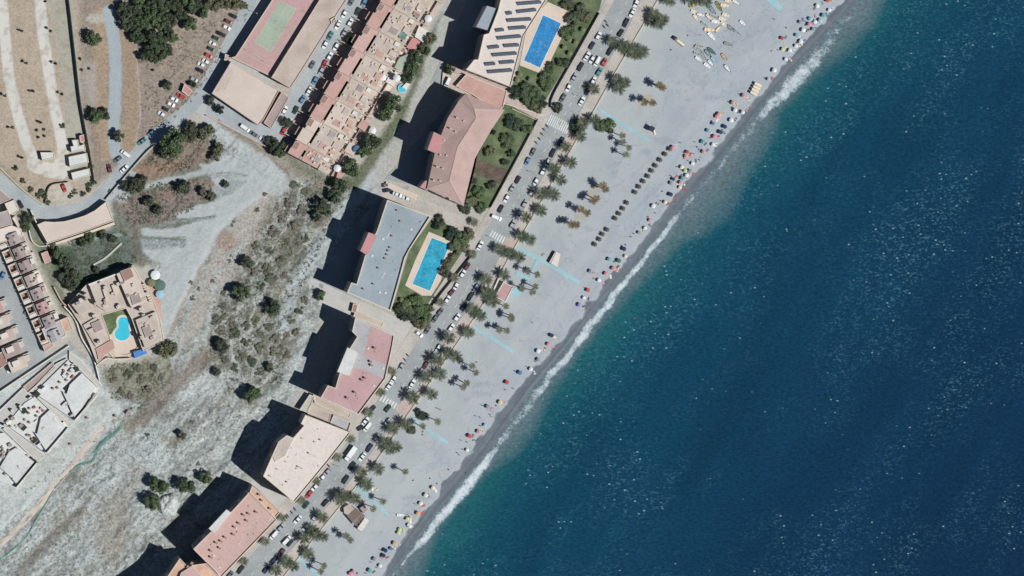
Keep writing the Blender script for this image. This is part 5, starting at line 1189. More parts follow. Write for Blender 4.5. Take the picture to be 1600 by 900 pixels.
for i in range(4):
    p0 = lerp((570, 809), (558, 826), i / 4); p1 = lerp((570, 809), (558, 826), (i + .94) / 4); r0 = lerp((577, 813), (565, 831), i / 4); r1 = lerp((577, 813), (565, 831), (i + .94) / 4)
    MB().prism(wp([p0, p1, r1, r0], 2.3), 2.2, 2.3).build('awning_panel', M['whitewash'], bar)
for p in ((545, 806), (556, 822), (571, 806), (577, 813), (565, 831)):
    q = at(*p, 0); MB().tube((q.x, q.y, -1.3), (q.x, q.y, 2.2), .08, .08, 6).build('post', M['wood'], bar)
hut = block('beach_hut', [(867, 394), (874, 399), (869, 416), (858, 410)], 1.6, M['wood'], M['roof_rose'], 'lone tan-roofed hut on the sand by the longest walkway', 'hut', floors=False, parapet=None, z0=-1.5)
MB().prism(wp([(869, 393), (876, 397), (871, 417), (861, 412)], 2.0), 1.62, 1.85).build('roof_overhang', M['roof_cream'], hut)
q = G(1019, 203)
ch = empty('lookout_hut', q, 'small lookout hut on stilts with white steps on the open sand', 'hut')
MB().box(q.x - .5, q.y + .5, q.z + 1.9, q.z + 4.0, 1.8, 2.0, R(-30)).build('cabin', M['whitewash'], ch); MB().box(q.x - .5, q.y + .5, q.z + 4.0, q.z + 4.15, 2.2, 2.4, R(-30)).build('roof', M['dark'], ch)
for dx, dy in ((-.7, -.8), (.7, -.8), (.7, .8), (-.7, .8)): MB().tube((q.x - .5 + dx, q.y + .5 + dy, q.z - .3), (q.x - .5 + dx, q.y + .5 + dy, q.z + 1.9), .1, .1, 5).build('leg', M['wood'], ch)
mb = MB(); mb.quad((q.x + .3, q.y - .2, q.z + 1.9), (q.x + 1.0, q.y + .1, q.z + 1.9), (q.x + 2.0, q.y - 2.2, q.z), (q.x + 1.2, q.y - 2.5, q.z)); mb.build('ramp', M['whitewash'], ch)
# sunbed canopy
cq = G(1178, 138); cn = empty('sunbed_canopy', cq, 'white four-bay sunbed canopy standing near the waterline', 'canopy')
A1, B1, C1, D1 = (1180.5, 128), (1191, 133), (1182, 151), (1171.5, 146)
for i in range(4):
    p0 = lerp(A1, D1, i / 4); p1 = lerp(A1, D1, (i + .8) / 4); r0 = lerp(B1, C1, i / 4); r1 = lerp(B1, C1, (i + .93) / 4); z = cq.z + 2.4
    MB().prism(wp([p0, p1, r1, r0], z), z - .12, z).build('canopy_panel', CL['cream'], cn)
    for p in (p0, r0, p1, r1):
        w_ = at(*p, cq.z); MB().tube((w_.x, w_.y, cq.z - .3), (w_.x, w_.y, z - .1), .06, .06, 5).build('post', M['metal'], cn)

# ================================================================== PLANTS
def leaf_crown(rad, hgt, nclump, nleaf, size, seed, flatn=.5):
    rnd = random.Random(seed); mb = MB(); cl = []
    for i in range(nclump):
        a = rnd.uniform(0, 2 * math.pi); r = math.sqrt(rnd.random()) * rad * .78; z = hgt * (.35 + .5 * rnd.random() * (1 - (r / rad) ** 2 * .7))
        cl.append((r * math.cos(a), r * math.sin(a), z, rad * rnd.uniform(.22, .40)))
    for i in range(nleaf):
        c = rnd.choice(cl); d = Vector((rnd.gauss(0, 1), rnd.gauss(0, 1), rnd.gauss(.3, .8))).normalized() * c[3] * rnd.uniform(.55, 1.1)
        p = Vector((c[0] + d.x, c[1] + d.y, c[2] + d.z * .8))
        n = (d.normalized() + Vector((rnd.uniform(-.7, .7), rnd.uniform(-.7, .7), rnd.uniform(-.3, .9)))).normalized()
        a = n.orthogonal().normalized(); b = n.cross(a); t = rnd.uniform(0, 6.28); a2 = a * math.cos(t) + b * math.sin(t); b2 = n.cross(a2); s = size * rnd.uniform(.6, 1.3)
        mb.quad(p - a2 * s * .6, p - b2 * s * .35, p + a2 * s * .6, p + b2 * s * .35)
    return mb.mesh('crown')
def trunk_mesh(h, r, rad, seed):
    rnd = random.Random(seed); mb = MB(); mb.tube((0, 0, -.5), (0, 0, h * .55), r, r * .6, 7)
    for i in range(6):
        a = i * 1.05 + rnd.random(); e = Vector((math.cos(a) * rad * .6, math.sin(a) * rad * .6, h * rnd.uniform(.7, .95)))
        mb.tube((0, 0, h * rnd.uniform(.35, .55)), e, r * .4, r * .12, 5)
    return mb.mesh('trunk')
# unit trees: crown radius 1 -> scaled; heights in proportion
TREE = [(leaf_crown(1, 1.3, 16, 1500, .17, s), trunk_mesh(1.2, .09, 1, s)) for s in range(5)]
BUSH = [(leaf_crown(1, .9, 8, 420, .24, s + 20), trunk_mesh(.6, .05, 1, s)) for s in range(4)]
def tree(px, py, r_px, leaf='pine', desc=None, bush=False, h=None, cat=None, grp=None):
    rad = r_px * MPP; hh = h or (rad * (1.2 if bush else 2.2)); lib = BUSH if bush else TREE
    cm, tm_ = random.choice(lib)
    g0 = G(px, py); q = at(px, py, g0.z + hh * .6); q.z = g0.z - .05
    sz = hh / (1.3 if not bush else .9)
    desc = desc or ('green shrub' if bush else 'tree')
    root = inst([('trunk', tm_, M['bark'], None), ('crown', cm, LF[leaf], None)], 'shrub' if bush else 'tree', q, random.uniform(0, 6.28), (rad * 1.05, rad * 1.05, sz))
    reg(root, desc, cat or ('shrub' if bush else 'tree'), px, py, grp or ('shrubs' if bush else 'trees'))
    return root
# north-west pine wood and big trees
for x, y, r in [(203, 24, 15), (198, 36, 11), (222, 18, 13), (246, 16, 13), (232, 34, 14), (250, 34, 12), (214, 46, 10), (243, 56, 13), (236, 72, 12), (248, 82, 13), (256, 66, 10), (266, 30, 12), (228, 56, 11), (262, 48, 9), (276, 8, 13), (292, 4, 14), (214, 4, 12), (238, 2, 12), (256, 4, 12), (190, 14, 12), (212, 58, 10), (228, 84, 11), (270, 56, 10), (284, 22, 11), (306, 12, 12), (318, 20, 9), (262, 78, 9), (222, 34, 12), (240, 92, 9)]:
    tree(x, y, r, random.choice(['pine', 'pine', 'dull', 'green']), 'pine in the upper left wood', grp='pines of the upper left wood')
for x, y, r in [(324, 6, 9), (338, 8, 10), (352, 4, 10), (368, 6, 10), (380, 10, 8), (330, -6, 12), (360, -8, 12)]: tree(x, y, r, 'olive', 'olive tree at the top edge', grp='trees at the top edge')
tree(299, 38, 12, 'green', 'round green tree right of the pine wood'); tree(146, 58, 13, 'green', 'lone green tree left of the grey dirt path'); tree(148, 182, 12, 'green', 'green tree at the dark boundary fence'); tree(166, 178, 9, 'dull', 'brownish tree beside the boundary fence')
tree(274, 222, 22, 'green', 'biggest green tree, below the winding road'); tree(262, 236, 13, 'pine', 'pine tree beside the biggest green tree'); tree(324, 208, 13, 'olive', 'olive tree left of the dirt loop'); tree(300, 200, 12, 'dull', 'dull tree between road and dirt loop'); tree(340, 232, 10, 'olive', 'olive tree inside the dirt loop')
for x, y, r, l, d in [(377, 459, 15, 'green', 'round tree in the scrub above the river bed'), (424, 481, 14, 'pine', 'tree at the pale track'), (394, 618, 15, 'green', 'lone round tree between the two tower shadows'), (250, 756, 15, 'green', 'tree above the white rock mound'), (238, 786, 14, 'green', 'tree left of the white rock mound'), (292, 758, 15, 'pine', 'tree right above the white rock mound'),
                      (322, 745, 11, 'green', 'tree at the edge of the tower shadow'), (284, 680, 8, 'olive', 'small olive tree in the river bed'), (349, 540, 12, 'dull', 'dull green tree in the middle of the scrub'), (422, 574, 8, 'dull', 'small dark tree near the tower shadow'), (338, 582, 7, 'dull', 'small dark tree above the river bed'), (387, 412, 11, 'dull', 'dark tree in the upper scrub'),
                      (262, 548, 15, 'olive', 'broad olive tree right of the kidney-pool building'), (616, 164, 17, 'green', 'big green tree behind the terraced houses'), (604, 178, 12, 'green', 'lesser green tree behind the terraced houses'), (580, 222, 14, 'pine', 'pine behind the lower terraced houses'), (570, 238, 12, 'green', 'green tree behind the lower terraced houses'), (548, 262, 14, 'green', 'green tree by the end of the terrace'),
                      (530, 290, 13, 'pine', 'pine at the lower end of the terrace'), (524, 306, 12, 'pine', 'pine below the end of the terrace'), (436, 232, 14, 'pine', 'dark tree at the street end of the terrace'), (424, 222, 9, 'dull', 'low tree at the street end of the terrace'), (448, 190, 9, 'pine', 'dark tree in a front yard of the terrace'), (652, 88, 12, 'green', 'tree behind the upper terraced houses'), (644, 110, 12, 'green', 'leafy tree beside the pale green awning'),
                      (636, 122, 9, 'pine', 'dark leafy tree above the plunge pool'), (672, 60, 10, 'olive', 'olive tree at the top of the gully'), (662, 78, 10, 'pine', 'dark tree in the gully'), (704, 108, 9, 'pine', 'dark tree at the gully end of the car deck'), (500, 320, 12, 'dull', 'dull tree in the scrub below the terrace'), (512, 328, 10, 'pine', 'dark tree in the scrub below the terrace'), (494, 338, 9, 'dull', 'small dull tree in the scrub below the terrace'),
                      (502, 462, 9, 'green', 'green tree beside the yard under the grey roof'), (546, 62, 7, 'dark', 'dark tree in an upper front yard of the terrace'), (300, 132, 6, 'dark', 'dark tree beside the red-roofed shed'), (262, 134, 8, 'dull', 'dull tree above the last parked cars'), (186, 212, 10, 'dull', 'bare-looking tree by the road end of the dirt path'), (330, 158, 8, 'dull', 'dull tree at the road end of the side street'), (344, 170, 8, 'dark', 'dark tree below the pale school hall'), (44, 340, 9, 'dull', 'tree behind the cream house at the road corner'), (40, 356, 9, 'green', 'green tree beside the white L-shaped wall')]:
    tree(x, y, r, l, d)
# lawn trees
for x, y, r, l in [(806, 146, 12, 'dark'), (820, 140, 12, 'pine'), (836, 148, 12, 'green'), (826, 162, 12, 'green'), (846, 158, 11, 'dark'), (850, 134, 10, 'green'), (856, 122, 12, 'green'), (880, 96, 10, 'pine'), (888, 52, 12, 'green'), (896, 30, 12, 'dull'), (888, 8, 11, 'dull'), (906, 16, 12, 'dull'), (918, 26, 10, 'olive'), (862, 106, 9, 'green'), (872, 168, 8, 'dull'), (840, 168, 9, 'olive')]:
    tree(x, y, r, l, 'tree in the solar-roof garden', grp='garden trees', h=4)
for x, y, r, l in [(800, 190, 12, 'dark'), (812, 196, 11, 'pine'), (824, 200, 9, 'green'), (792, 222, 13, 'green'), (766, 236, 9, 'olive'), (799, 240, 7, 'green'), (790, 254, 6, 'dull'), (772, 207, 4, 'dark'), (750, 300, 11, 'green'), (740, 282, 7, 'dull'), (768, 288, 8, 'dull'), (736, 316, 10, 'olive'), (752, 324, 9, 'green'), (728, 326, 9, 'pine')]:
    tree(x, y, r, l, 'tree in the hipped-roof garden', grp='garden trees', h=3.6)
for x, y, r, l in [(708, 366, 12, 'dark'), (720, 374, 13, 'green'), (732, 366, 10, 'olive'), (714, 388, 12, 'green'), (724, 384, 10, 'olive'), (706, 402, 6, 'olive'), (700, 412, 7, 'olive'), (694, 425, 8, 'dull'), (690, 344, 9, 'dull'), (682, 352, 7, 'dark'), (636, 478, 11, 'green'), (650, 470, 11, 'green'), (660, 480, 12, 'green'), (646, 490, 12, 'pine'), (632, 492, 10, 'dark'), (664, 496, 11, 'green'), (626, 484, 9, 'pine'), (656, 506, 9, 'olive'), (670, 486, 9, 'green')]:
    tree(x, y, r, l, 'aqua pool garden tree', grp='garden trees', h=4)
for x, y, r in [(92, 398, 11), (100, 412, 12), (110, 424, 10), (98, 434, 9), (112, 442, 12), (120, 432, 9), (84, 388, 8), (140, 372, 9), (160, 366, 8), (128, 378, 8), (176, 372, 7), (150, 422, 6)]: tree(x, y, r, random.choice(['dull', 'pine', 'green']), 'tree in the green hollow', grp='trees in the green hollow')
for x, y, r in [(212, 292, 13), (224, 285, 10), (231, 313, 9), (286, 292, 12), (248, 328, 8), (196, 292, 9), (318, 300, 8), (338, 245, 9), (296, 214, 9), (330, 308, 8), (352, 288, 6)]: tree(x, y, r, random.choice(['dull', 'scrub2', 'scrub']), 'dull tree on the road slope', grp='trees on the slope below the road')
for x, y in [(75, 318), (70, 308), (66, 300), (60, 306), (140, 296), (146, 286), (118, 300), (130, 302), (112, 306), (140, 288), (48, 296), (36, 284), (24, 262), (98, 196), (138, 250), (142, 262)]: tree(x, y, 5, random.choice(['dull', 'green', 'olive']), 'roadside shrub near the road bend', True, grp='roadside shrubs')
for x, y in [(30, 47), (35, 49), (36, 96), (42, 99), (47, 142), (52, 143), (73, 44), (80, 48), (80, 97), (87, 99), (91, 144), (97, 147), (3, 147), (9, 150), (72, 2), (13, 198), (20, 200), (59, 190), (64, 192), (69, 202), (58, 204), (60, 214), (70, 213), (29, 244), (35, 246), (25, 262), (125, 92), (128, 110), (139, 107), (239, 110), (237, 66)]:
    tree(x, y, 2.6, 'dark', 'small dark terrace sapling', True, h=1.6, cat='sapling', grp='paired saplings on the dry terraces')
rr = random.Random(99)
for x, y, r in [(460, 290, 8), (476, 300, 7), (452, 318, 8), (470, 330, 9), (440, 345, 8), (458, 352, 9), (430, 362, 10), (446, 378, 9), (420, 392, 9), (402, 384, 8), (436, 408, 9), (416, 420, 9), (398, 428, 8), (425, 436, 10), (445, 430, 7), (408, 446, 8), (348, 478, 6), (352, 492, 8), (364, 505, 8), (338, 500, 9), (345, 515, 9), (366, 520, 10), (384, 510, 8), (398, 500, 8), (404, 520, 9), (386, 536, 9), (408, 545, 10), (376, 556, 10), (396, 565, 9), (428, 552, 9), (440, 540, 8), (450, 556, 7), (366, 576, 8), (352, 560, 8), (406, 580, 8), (430, 530, 9), (420, 512, 8), (456, 500, 7), (470, 486, 8), (476, 470, 7), (464, 520, 7), (446, 524, 7), (478, 372, 7), (358, 408, 4), (361, 400, 3), (414, 304, 4), (402, 328, 4), (403, 326, 4), (366, 346, 3), (362, 352, 3), (332, 440, 4), (310, 452, 4), (302, 466, 5), (298, 442, 4), (180, 592, 8), (200, 585, 8), (222, 590, 9), (216, 574, 8), (240, 575, 7), (230, 608, 8), (188, 612, 7), (205, 618, 7), (252, 590, 6), (178, 576, 6), (350, 458, 5), (172, 300, 5), (310, 725, 4), (302, 660, 4), (230, 680, 4)]:
    tree(x, y, r, rr.choice(['scrub', 'scrub2', 'dull', 'scrub']), 'dry grey-green bush', True, h=r * MPP * .5, grp='dry bushes of the scrubland')
# ground scrub nobody could count
def scrub(name, poly, n, leaf, seed, smin=.25, smax=.8, streak=False):
    rnd = random.Random(seed); xs = [p[0] for p in poly]; ys = [p[1] for p in poly]; pts = []
    X = np.array([rnd.uniform(min(xs), max(xs)) for _ in range(n * 4)]); Y = np.array([rnd.uniform(min(ys), max(ys)) for _ in range(n * 4)])
    dens = fbm(X / 14, Y / 14, 4, seed) if not streak else fbm((X * .72 - Y * .69) / 50, (X * .69 + Y * .72) / 9, 4, seed)
    ok = (poly_mask(X, Y, poly, .1) > .5) & (dens > .5); X = X[ok][:n]; Y = Y[ok][:n]; Z_ = height_px(X, Y); mb = MB()
    for x, y, z in zip(X, Y, Z_):
        c = at(x, y, float(z)); s = rnd.uniform(smin, smax)
        for k in range(7):
            a = rnd.uniform(0, 6.28); r = rnd.uniform(0, s); p = Vector((c.x + r * math.cos(a), c.y + r * math.sin(a), c.z + rnd.uniform(.05, .7) * s)); t = rnd.uniform(0, 6.28); u = Vector((math.cos(t), math.sin(t), rnd.uniform(-.4, .4))) * s * .4; v = Vector((-math.sin(t), math.cos(t), rnd.uniform(-.4, .4))) * s * .3
            mb.quad(p - u, p - v, p + u, p + v)
    o = mb.build(name, LF[leaf], kind='stuff'); o['label'] = 'low dry scrub scattered over the bare ground'; o['category'] = 'scrub'
SC1 = [(440, 300), (500, 272), (560, 286), (520, 350), (480, 430), (460, 500), (440, 600), (350, 620), (320, 560), (330, 480), (380, 420), (405, 360)]
scrub('scrub', SC1, 1500, 'scrub', 201, .2, .6); scrub('scrub', SC1, 900, 'scrub2', 202, .2, .55); scrub('scrub', SC1, 500, 'dull', 207, .2, .55)
scrub('scrub', [(0, 800), (180, 650), (330, 560), (420, 640), (300, 830), (180, 900), (0, 900)], 1500, 'scrub2', 203, .2, .5, True)
scrub('scrub', [(100, 800), (180, 650), (250, 620), (420, 640), (300, 830), (180, 900), (0, 900)], 600, 'scrub', 213, .2, .45, True)
scrub('scrub', [(215, 60), (390, 20), (300, 160), (225, 225), (214, 120)], 700, 'scrub2', 204, .2, .6)
scrub('scrub', [(184, 306), (240, 284), (316, 278), (332, 296), (300, 330), (250, 348), (200, 350)], 600, 'dull', 205, .2, .7)
scrub('scrub', [(70, 385), (180, 352), (212, 378), (212, 410), (112, 452)], 700, 'dull', 206, .3, .8)
scrub('scrub', [(215, 262), (255, 225), (330, 200), (350, 225), (330, 255), (270, 270)], 500, 'dull', 215, .2, .6)
scrub('scrub', [(340, 400), (410, 330), (430, 310), (400, 400), (330, 500), (320, 460)], 300, 'scrub', 208, .15, .4)
scrub('scrub', [(160, 570), (270, 560), (250, 640), (180, 640)], 500, 'olive', 209, .2, .7)

# ---- palms: each frond a part
def frond_mesh(L, wid, droop, nl, seed):
    rnd = random.Random(seed); mb = MB(); P = []
    for i in range(9):
        t = i / 8; P.append(Vector((L * t * (1 - .12 * droop * t), 0, L * (.30 * t - droop * t * t))))
    for i in range(8):
        a, b = P[i], P[i + 1]; w0 = .05 * (1 - i / 9); mb.quad(a + Vector((0, -w0, 0)), b + Vector((0, -w0, 0)), b + Vector((0, w0, 0)), a + Vector((0, w0, 0)))
    for i in range(nl):
        t = .14 + .86 * i / (nl - 1); k = min(7, int(t * 8)); f = t * 8 - k; p = P[k].lerp(P[k + 1], f); l = wid * math.sin(math.pi * min(1, t * .85 + .12)) ** .7 * rnd.uniform(.85, 1.1)
        for s in (-1, 1):
            e = p + Vector((l * .55, s * l, -l * .35)); mb.v += [tuple(p + Vector((-.09, 0, 0))), tuple(p + Vector((.11, 0, 0))), tuple(e)]; n = len(mb.v); mb.f.append((n - 3, n - 2, n - 1) if s < 0 else (n - 2, n - 3, n - 1))
    return mb.mesh('frond')
FR_BIG = [frond_mesh(3.3, .75, .55, 13, s) for s in range(3)]
FR_SM = [frond_mesh(1.7, .55, .45, 8, s + 10) for s in range(2)]
def trunk_palm(h, r): 
    mb = MB()
    for i in range(6):
        z0 = h * i / 6 - (.6 if i == 0 else 0); mb.tube((0, 0, z0), (0, 0, h * (i + 1) / 6), r * (1.25 if i == 0 else 1.02), r * (.92 if i < 5 else 1.2), 8)
    return mb.mesh('trunk')
TP_BIG = trunk_palm(5.2, .38); TP_SM = trunk_palm(8.5, .2)
HEART = MB().tube((0, 0, 5.0), (0, 0, 5.7), .5, .3, 7).mesh('crown_heart')
def palm(px, py, big=True, leaf='palm', desc='feather palm on the promenade', grp='palms along the promenade', sc=1.0, h=None):
    g = G(px, py); H = (5.5 if big else 8.7) * (1 if h is None else h); q = at(px, py, g.z + H); q.z = g.z
    rnd = random.Random(int(px * 31 + py * 7)); parts = [('trunk', TP_BIG if big else TP_SM, M['palm_trunk'], None)]
    n = 27 if big else 14; lib = FR_BIG if big else FR_SM
    if big: parts.append(('crown_heart', HEART, LF['palm2'], None))
    for i in range(n):
        az = i * 2.39996 + rnd.uniform(-.2, .2); tilt = (-(.75 * (1 - i / n)) + rnd.uniform(-.1, .15)) if big else -(.9 * (1 - i / n)) + .25
        mt = Matrix.Translation((0, 0, 5.3 if big else 8.5)) @ Matrix.Rotation(az, 4, 'Z') @ Matrix.Rotation(tilt, 4, 'Y') @ Matrix.Scale(rnd.uniform(.85, 1.1), 4)
        parts.append(('frond', rnd.choice(lib), LF[leaf] if rnd.random() < .75 else LF['palm2'], None, mt))
    root = inst(parts, 'palm_tree', q, rnd.uniform(0, 6.28), (sc, sc, 1 if h is None else h), tilt=(rnd.uniform(-.07, .07), rnd.uniform(-.07, .07))); reg(root, desc, 'palm tree', px, py, grp); return root
def zz(ox, oy, lst, k=5): return [(ox + x / k, oy + y / k) for x, y in lst]
BIGP = zz(640, 180, [(1450, 45), (1340, 170), (1255, 365), (1125, 415), (1180, 505), (1025, 610), (1120, 620), (1030, 750), (905, 790), (1225, 250), (1360, 60)]) \
     + zz(640, 360, [(700, 150), (795, 185), (855, 220), (740, 350), (880, 45), (945, 75), (600, 500), (655, 555), (600, 390), (560, 665), (455, 790), (305, 845), (500, 620), (640, 500)]) \
     + zz(640, 540, [(370, 90), (240, 225), (170, 380), (130, 250), (20, 410), (215, 110), (310, 60)]) \
     + zz(320, 540, [(1570, 620), (1470, 650), (1450, 800), (1400, 750), (1500, 790)]) \
     + zz(320, 720, [(1350, 65), (1220, 90), (1265, 180), (1090, 265), (1180, 300), (910, 440), (850, 545), (780, 605), (920, 590), (810, 725), (640, 790), (700, 830), (560, 860), (1060, 300), (870, 590)]) \
     + zz(640, 0, [(1440, 700), (1590, 330)]) + zz(960, 0, [(310, 115), (345, 185), (385, 155), (310, 170), (100, 370), (180, 430), (150, 400), (215, 405), (30, 620), (85, 640), (35, 690), (60, 375), (720, 10), (600, 0), (430, 5)])
for i, (x, y) in enumerate(BIGP): palm(x, y, sc=random.uniform(.9, 1.15), leaf=random.choice(['palm', 'palm', 'dull']), h=random.uniform(.8, 1.15))
for x, y in zz(640, 360, [(490, 185), (350, 375), (245, 560), (130, 730)]) + zz(320, 540, [(1470, 200), (1380, 370), (1280, 530), (1140, 730), (1040, 870)]) + zz(320, 720, [(880, 160), (760, 310), (610, 450), (470, 630), (310, 785)]) + [(742, 348), (600, 560)]:
    palm(x, y, leaf='palm2', desc='pale palm on the inland pavement', grp='palms on the inland pavement', sc=.72, h=.65)
for x, y in zz(960, 0, [(350, 665), (380, 690), (290, 800), (240, 790)]) + zz(640, 180, [(1500, 550), (1530, 575), (1460, 655), (1420, 665), (1340, 745), (1390, 765), (1260, 850), (1300, 860)]):
    palm(x, y, False, 'brown', 'brown-fronded palm on the sand', 'tall palms in groups on the sand', 1.25)
for x, y in zz(960, 180, [(70, 165), (75, 210), (115, 245), (80, 310)]) + zz(640, 360, [(930, 310), (1005, 350), (960, 470), (985, 445), (870, 450), (790, 665), (760, 600), (800, 690), (755, 775), (710, 780)]) + zz(640, 540, [(495, 170), (515, 212), (445, 300), (415, 325), (220, 590), (100, 640)]) + zz(320, 720, [(1560, 88), (1400, 320), (1135, 630), (1100, 590), (1320, 370), (905, 870), (930, 820)]):
    palm(x, y, False, 'palm2', 'slim tall palm on the sand', 'slim tall palms on the sand', 1.1)
tree(659, 649, 8, 'dark', 'round dark bush beside the blue walkway', h=3); tree(654, 645, 7, 'dark', 'dark bush at the sea wall near the blue walkway', h=3); tree(952, 198, 12, 'green', 'leafy green tree on the sand by the uppermost walkway', h=4); tree(941, 196, 10, 'green', 'leafy green sea wall tree', h=4); tree(643, 672, 7, 'dull', 'small dull sea wall tree', h=3)
tree(903, 196, 12, 'dark', 'dark tree cluster at the uppermost crossing', h=4)

# ================================================================== CARS
def car_parts(L, W, H, kind):
    parts = []
    hb = .62 if kind != 'van' else .9; z0 = .28
    def sect(xs, ys, zs):   # loft along x: list of (x, halfwidth, zlow, zhigh, shoulder inset)
        mb = MB(); rings = []
        for x, w_, a, b, ins in zip(xs, ys, [z0] * len(xs), zs, [.12] * len(xs)):
            rings.append([(x, -w_, a), (x, -w_, b - .12), (x, -w_ + ins, b), (x, w_ - ins, b), (x, w_, b - .12), (x, w_, a)])
        n = 0
        for r_ in rings: mb.v += r_
        for i in range(len(rings) - 1):
            for k in range(5): mb.f.append((i * 6 + k, i * 6 + k + 1, (i + 1) * 6 + k + 1, (i + 1) * 6 + k))
            mb.f.append((i * 6 + 5, i * 6, (i + 1) * 6, (i + 1) * 6 + 5))
        mb.f.append(tuple(range(5, -1, -1))); m_ = (len(rings) - 1) * 6; mb.f.append(tuple(range(m_, m_ + 6))); return mb
    h = L / 2; w2 = W / 2; bh = z0 + hb
    body = sect([-h, -h + .25, -h + .9, 0, h - .9, h - .25, h], [w2 * .82, w2 * .95, w2, w2, w2, w2 * .93, w2 * .76], [bh - .12, bh, bh + .02, bh + .02, bh - .02, bh - .12, bh - .28])
    parts.append(('body', body.mesh('body'), 'body', None))
    if kind == 'van': x0, x1, r0, r1 = -h + .08, h - .9, -h + .12, h - 1.5
    elif kind == 'hatch': x0, x1, r0, r1 = -h + .15, h - 1.1, -h + .6, h - 1.9
    else: x0, x1, r0, r1 = -h + .75, h - 1.2, -h + 1.35, h - 2.05
    mb = MB(); a = [(x0, -w2 * .92, bh), (x1, -w2 * .92, bh - .02), (x1, w2 * .92, bh - .02), (x0, w2 * .92, bh)]; b = [(r0, -w2 * .74, H), (r1, -w2 * .74, H), (r1, w2 * .74, H), (r0, w2 * .74, H)]
    mb.v = a + b; mb.f = [(0, 1, 5, 4), (1, 2, 6, 5), (2, 3, 7, 6), (3, 0, 4, 7), (4, 5, 6, 7)]; parts.append(('windows', mb.mesh('windows'), 'glass', None))
    MBr = MB(); MBr.box((r0 + r1) / 2, 0, H - .02, H + .05, (r1 - r0) * 1.06, W * .77); parts.append(('roof_panel', MBr.mesh('roof_panel'), 'body', None))
    wh = MB().tube((0, -.11, 0), (0, .11, 0), .32, .32, 10)
    wh.f.append(tuple(range(9, -1, -1))); wm = wh.mesh('wheel')
    for sx_ in (-1, 1):
        for sy_ in (-1, 1): parts.append(('wheel', wm, 'dark', None, Matrix.Translation((sx_ * (h - .85), sy_ * (w2 - .1), .32))))
    hl_ = MB().box(0, 0, -.08, .08, .16, .34).mesh('headlight')
    for sy_ in (-1, 1): parts.append(('headlight', hl_, 'light', None, Matrix.Translation((h - .1, sy_ * (w2 * .6), bh - .3)))); parts.append(('tail_light', hl_, 'tail', None, Matrix.Translation((-h + .04, sy_ * (w2 * .62), bh - .22))))
    return parts
CARP = {'hatchback': car_parts(4.0, 1.75, 1.45, 'hatch'), 'saloon': car_parts(4.6, 1.8, 1.42, 'sedan'), 'van': car_parts(4.9, 1.9, 1.95, 'van')}
M['tail'] = mat('tail_red', S(150, 30, 30), var=0, fine=0)
def car(px, py, colour, ang, kind=None, where='', z=0.03, g=False):
    kind = kind or random.choice(['hatchback', 'hatchback', 'saloon'])
    q = G(px, py) if g else at(px, py, z + .5); q = Vector((q.x, q.y, q.z if g else z))
    if random.random() < .5: ang += 180
    o = inst(CARP[kind], 'parked_car' if kind != 'van' else 'parked_van', q, R(ang + random.uniform(-3, 3)), 1.0, {'body': CARC[colour], 'glass': M['window'], 'dark': M['dark'], 'light': CARC['white'], 'tail': M['tail']})
    reg(o, ('%s %s %s' % (colour, kind, where)).strip(), 'car' if kind != 'van' else 'van', px, py, 'cars ' + (where or 'parked'))
def road_ang(px, py):
    d = 1e9; a = 0
    for (x0, y0), (x1, y1) in zip(KERB_SEA[:-1], KERB_SEA[1:]):
        t = max(0, min(1, ((px - x0) * (x1 - x0) + (py - y0) * (y1 - y0)) / ((x1 - x0) ** 2 + (y1 - y0) ** 2))); qx = x0 + t * (x1 - x0); qy = y0 + t * (y1 - y0)
        if math.hypot(px - qx, py - qy) < d: d = math.hypot(px - qx, py - qy); a = math.degrees(math.atan2(-(y1 - y0), x1 - x0))
    return a
INL = [(640, 0, [(1475, 280, 'white'), (1425, 355, 'navy'), (1385, 440, 'white'), (1335, 520, 'black'), (1285, 605, 'silver'), (1240, 685, 'white'), (1197, 765, 'grey'), (1155, 845, 'grey')]),
       (640, 180, [(963, 288, 'grey'), (920, 360, 'blue'), (845, 505, 'black'), (800, 572, 'silver'), (757, 650, 'white'), (712, 730, 'black')]),
       (640, 360, [(550, 118, 'white'), (450, 280, 'maroon'), (415, 340, 'white'), (363, 435, 'white'), (330, 482, 'maroon'), (295, 540, 'white'), (240, 635, 'grey'), (198, 692, 'grey'), (140, 775, 'grey')]),
       (320, 540, [(1535, 165, 'silver'), (1475, 260, 'white'), (1440, 315, 'white'), (1310, 495, 'navy'), (1255, 590, 'white')]),
       (320, 720, [(955, 90, 'silver'), (915, 135, 'white'), (860, 208, 'white'), (815, 262, 'red'), (790, 345, 'dark green'), (595, 520, 'silver'), (280, 850, 'black'), (200, 890, 'grey')])]
for ox, oy, l in INL:
    for x, y, c in l: car(ox + x / 5, oy + y / 5, c, road_ang(ox + x / 5, oy + y / 5), None, 'on the road\'s inland side')
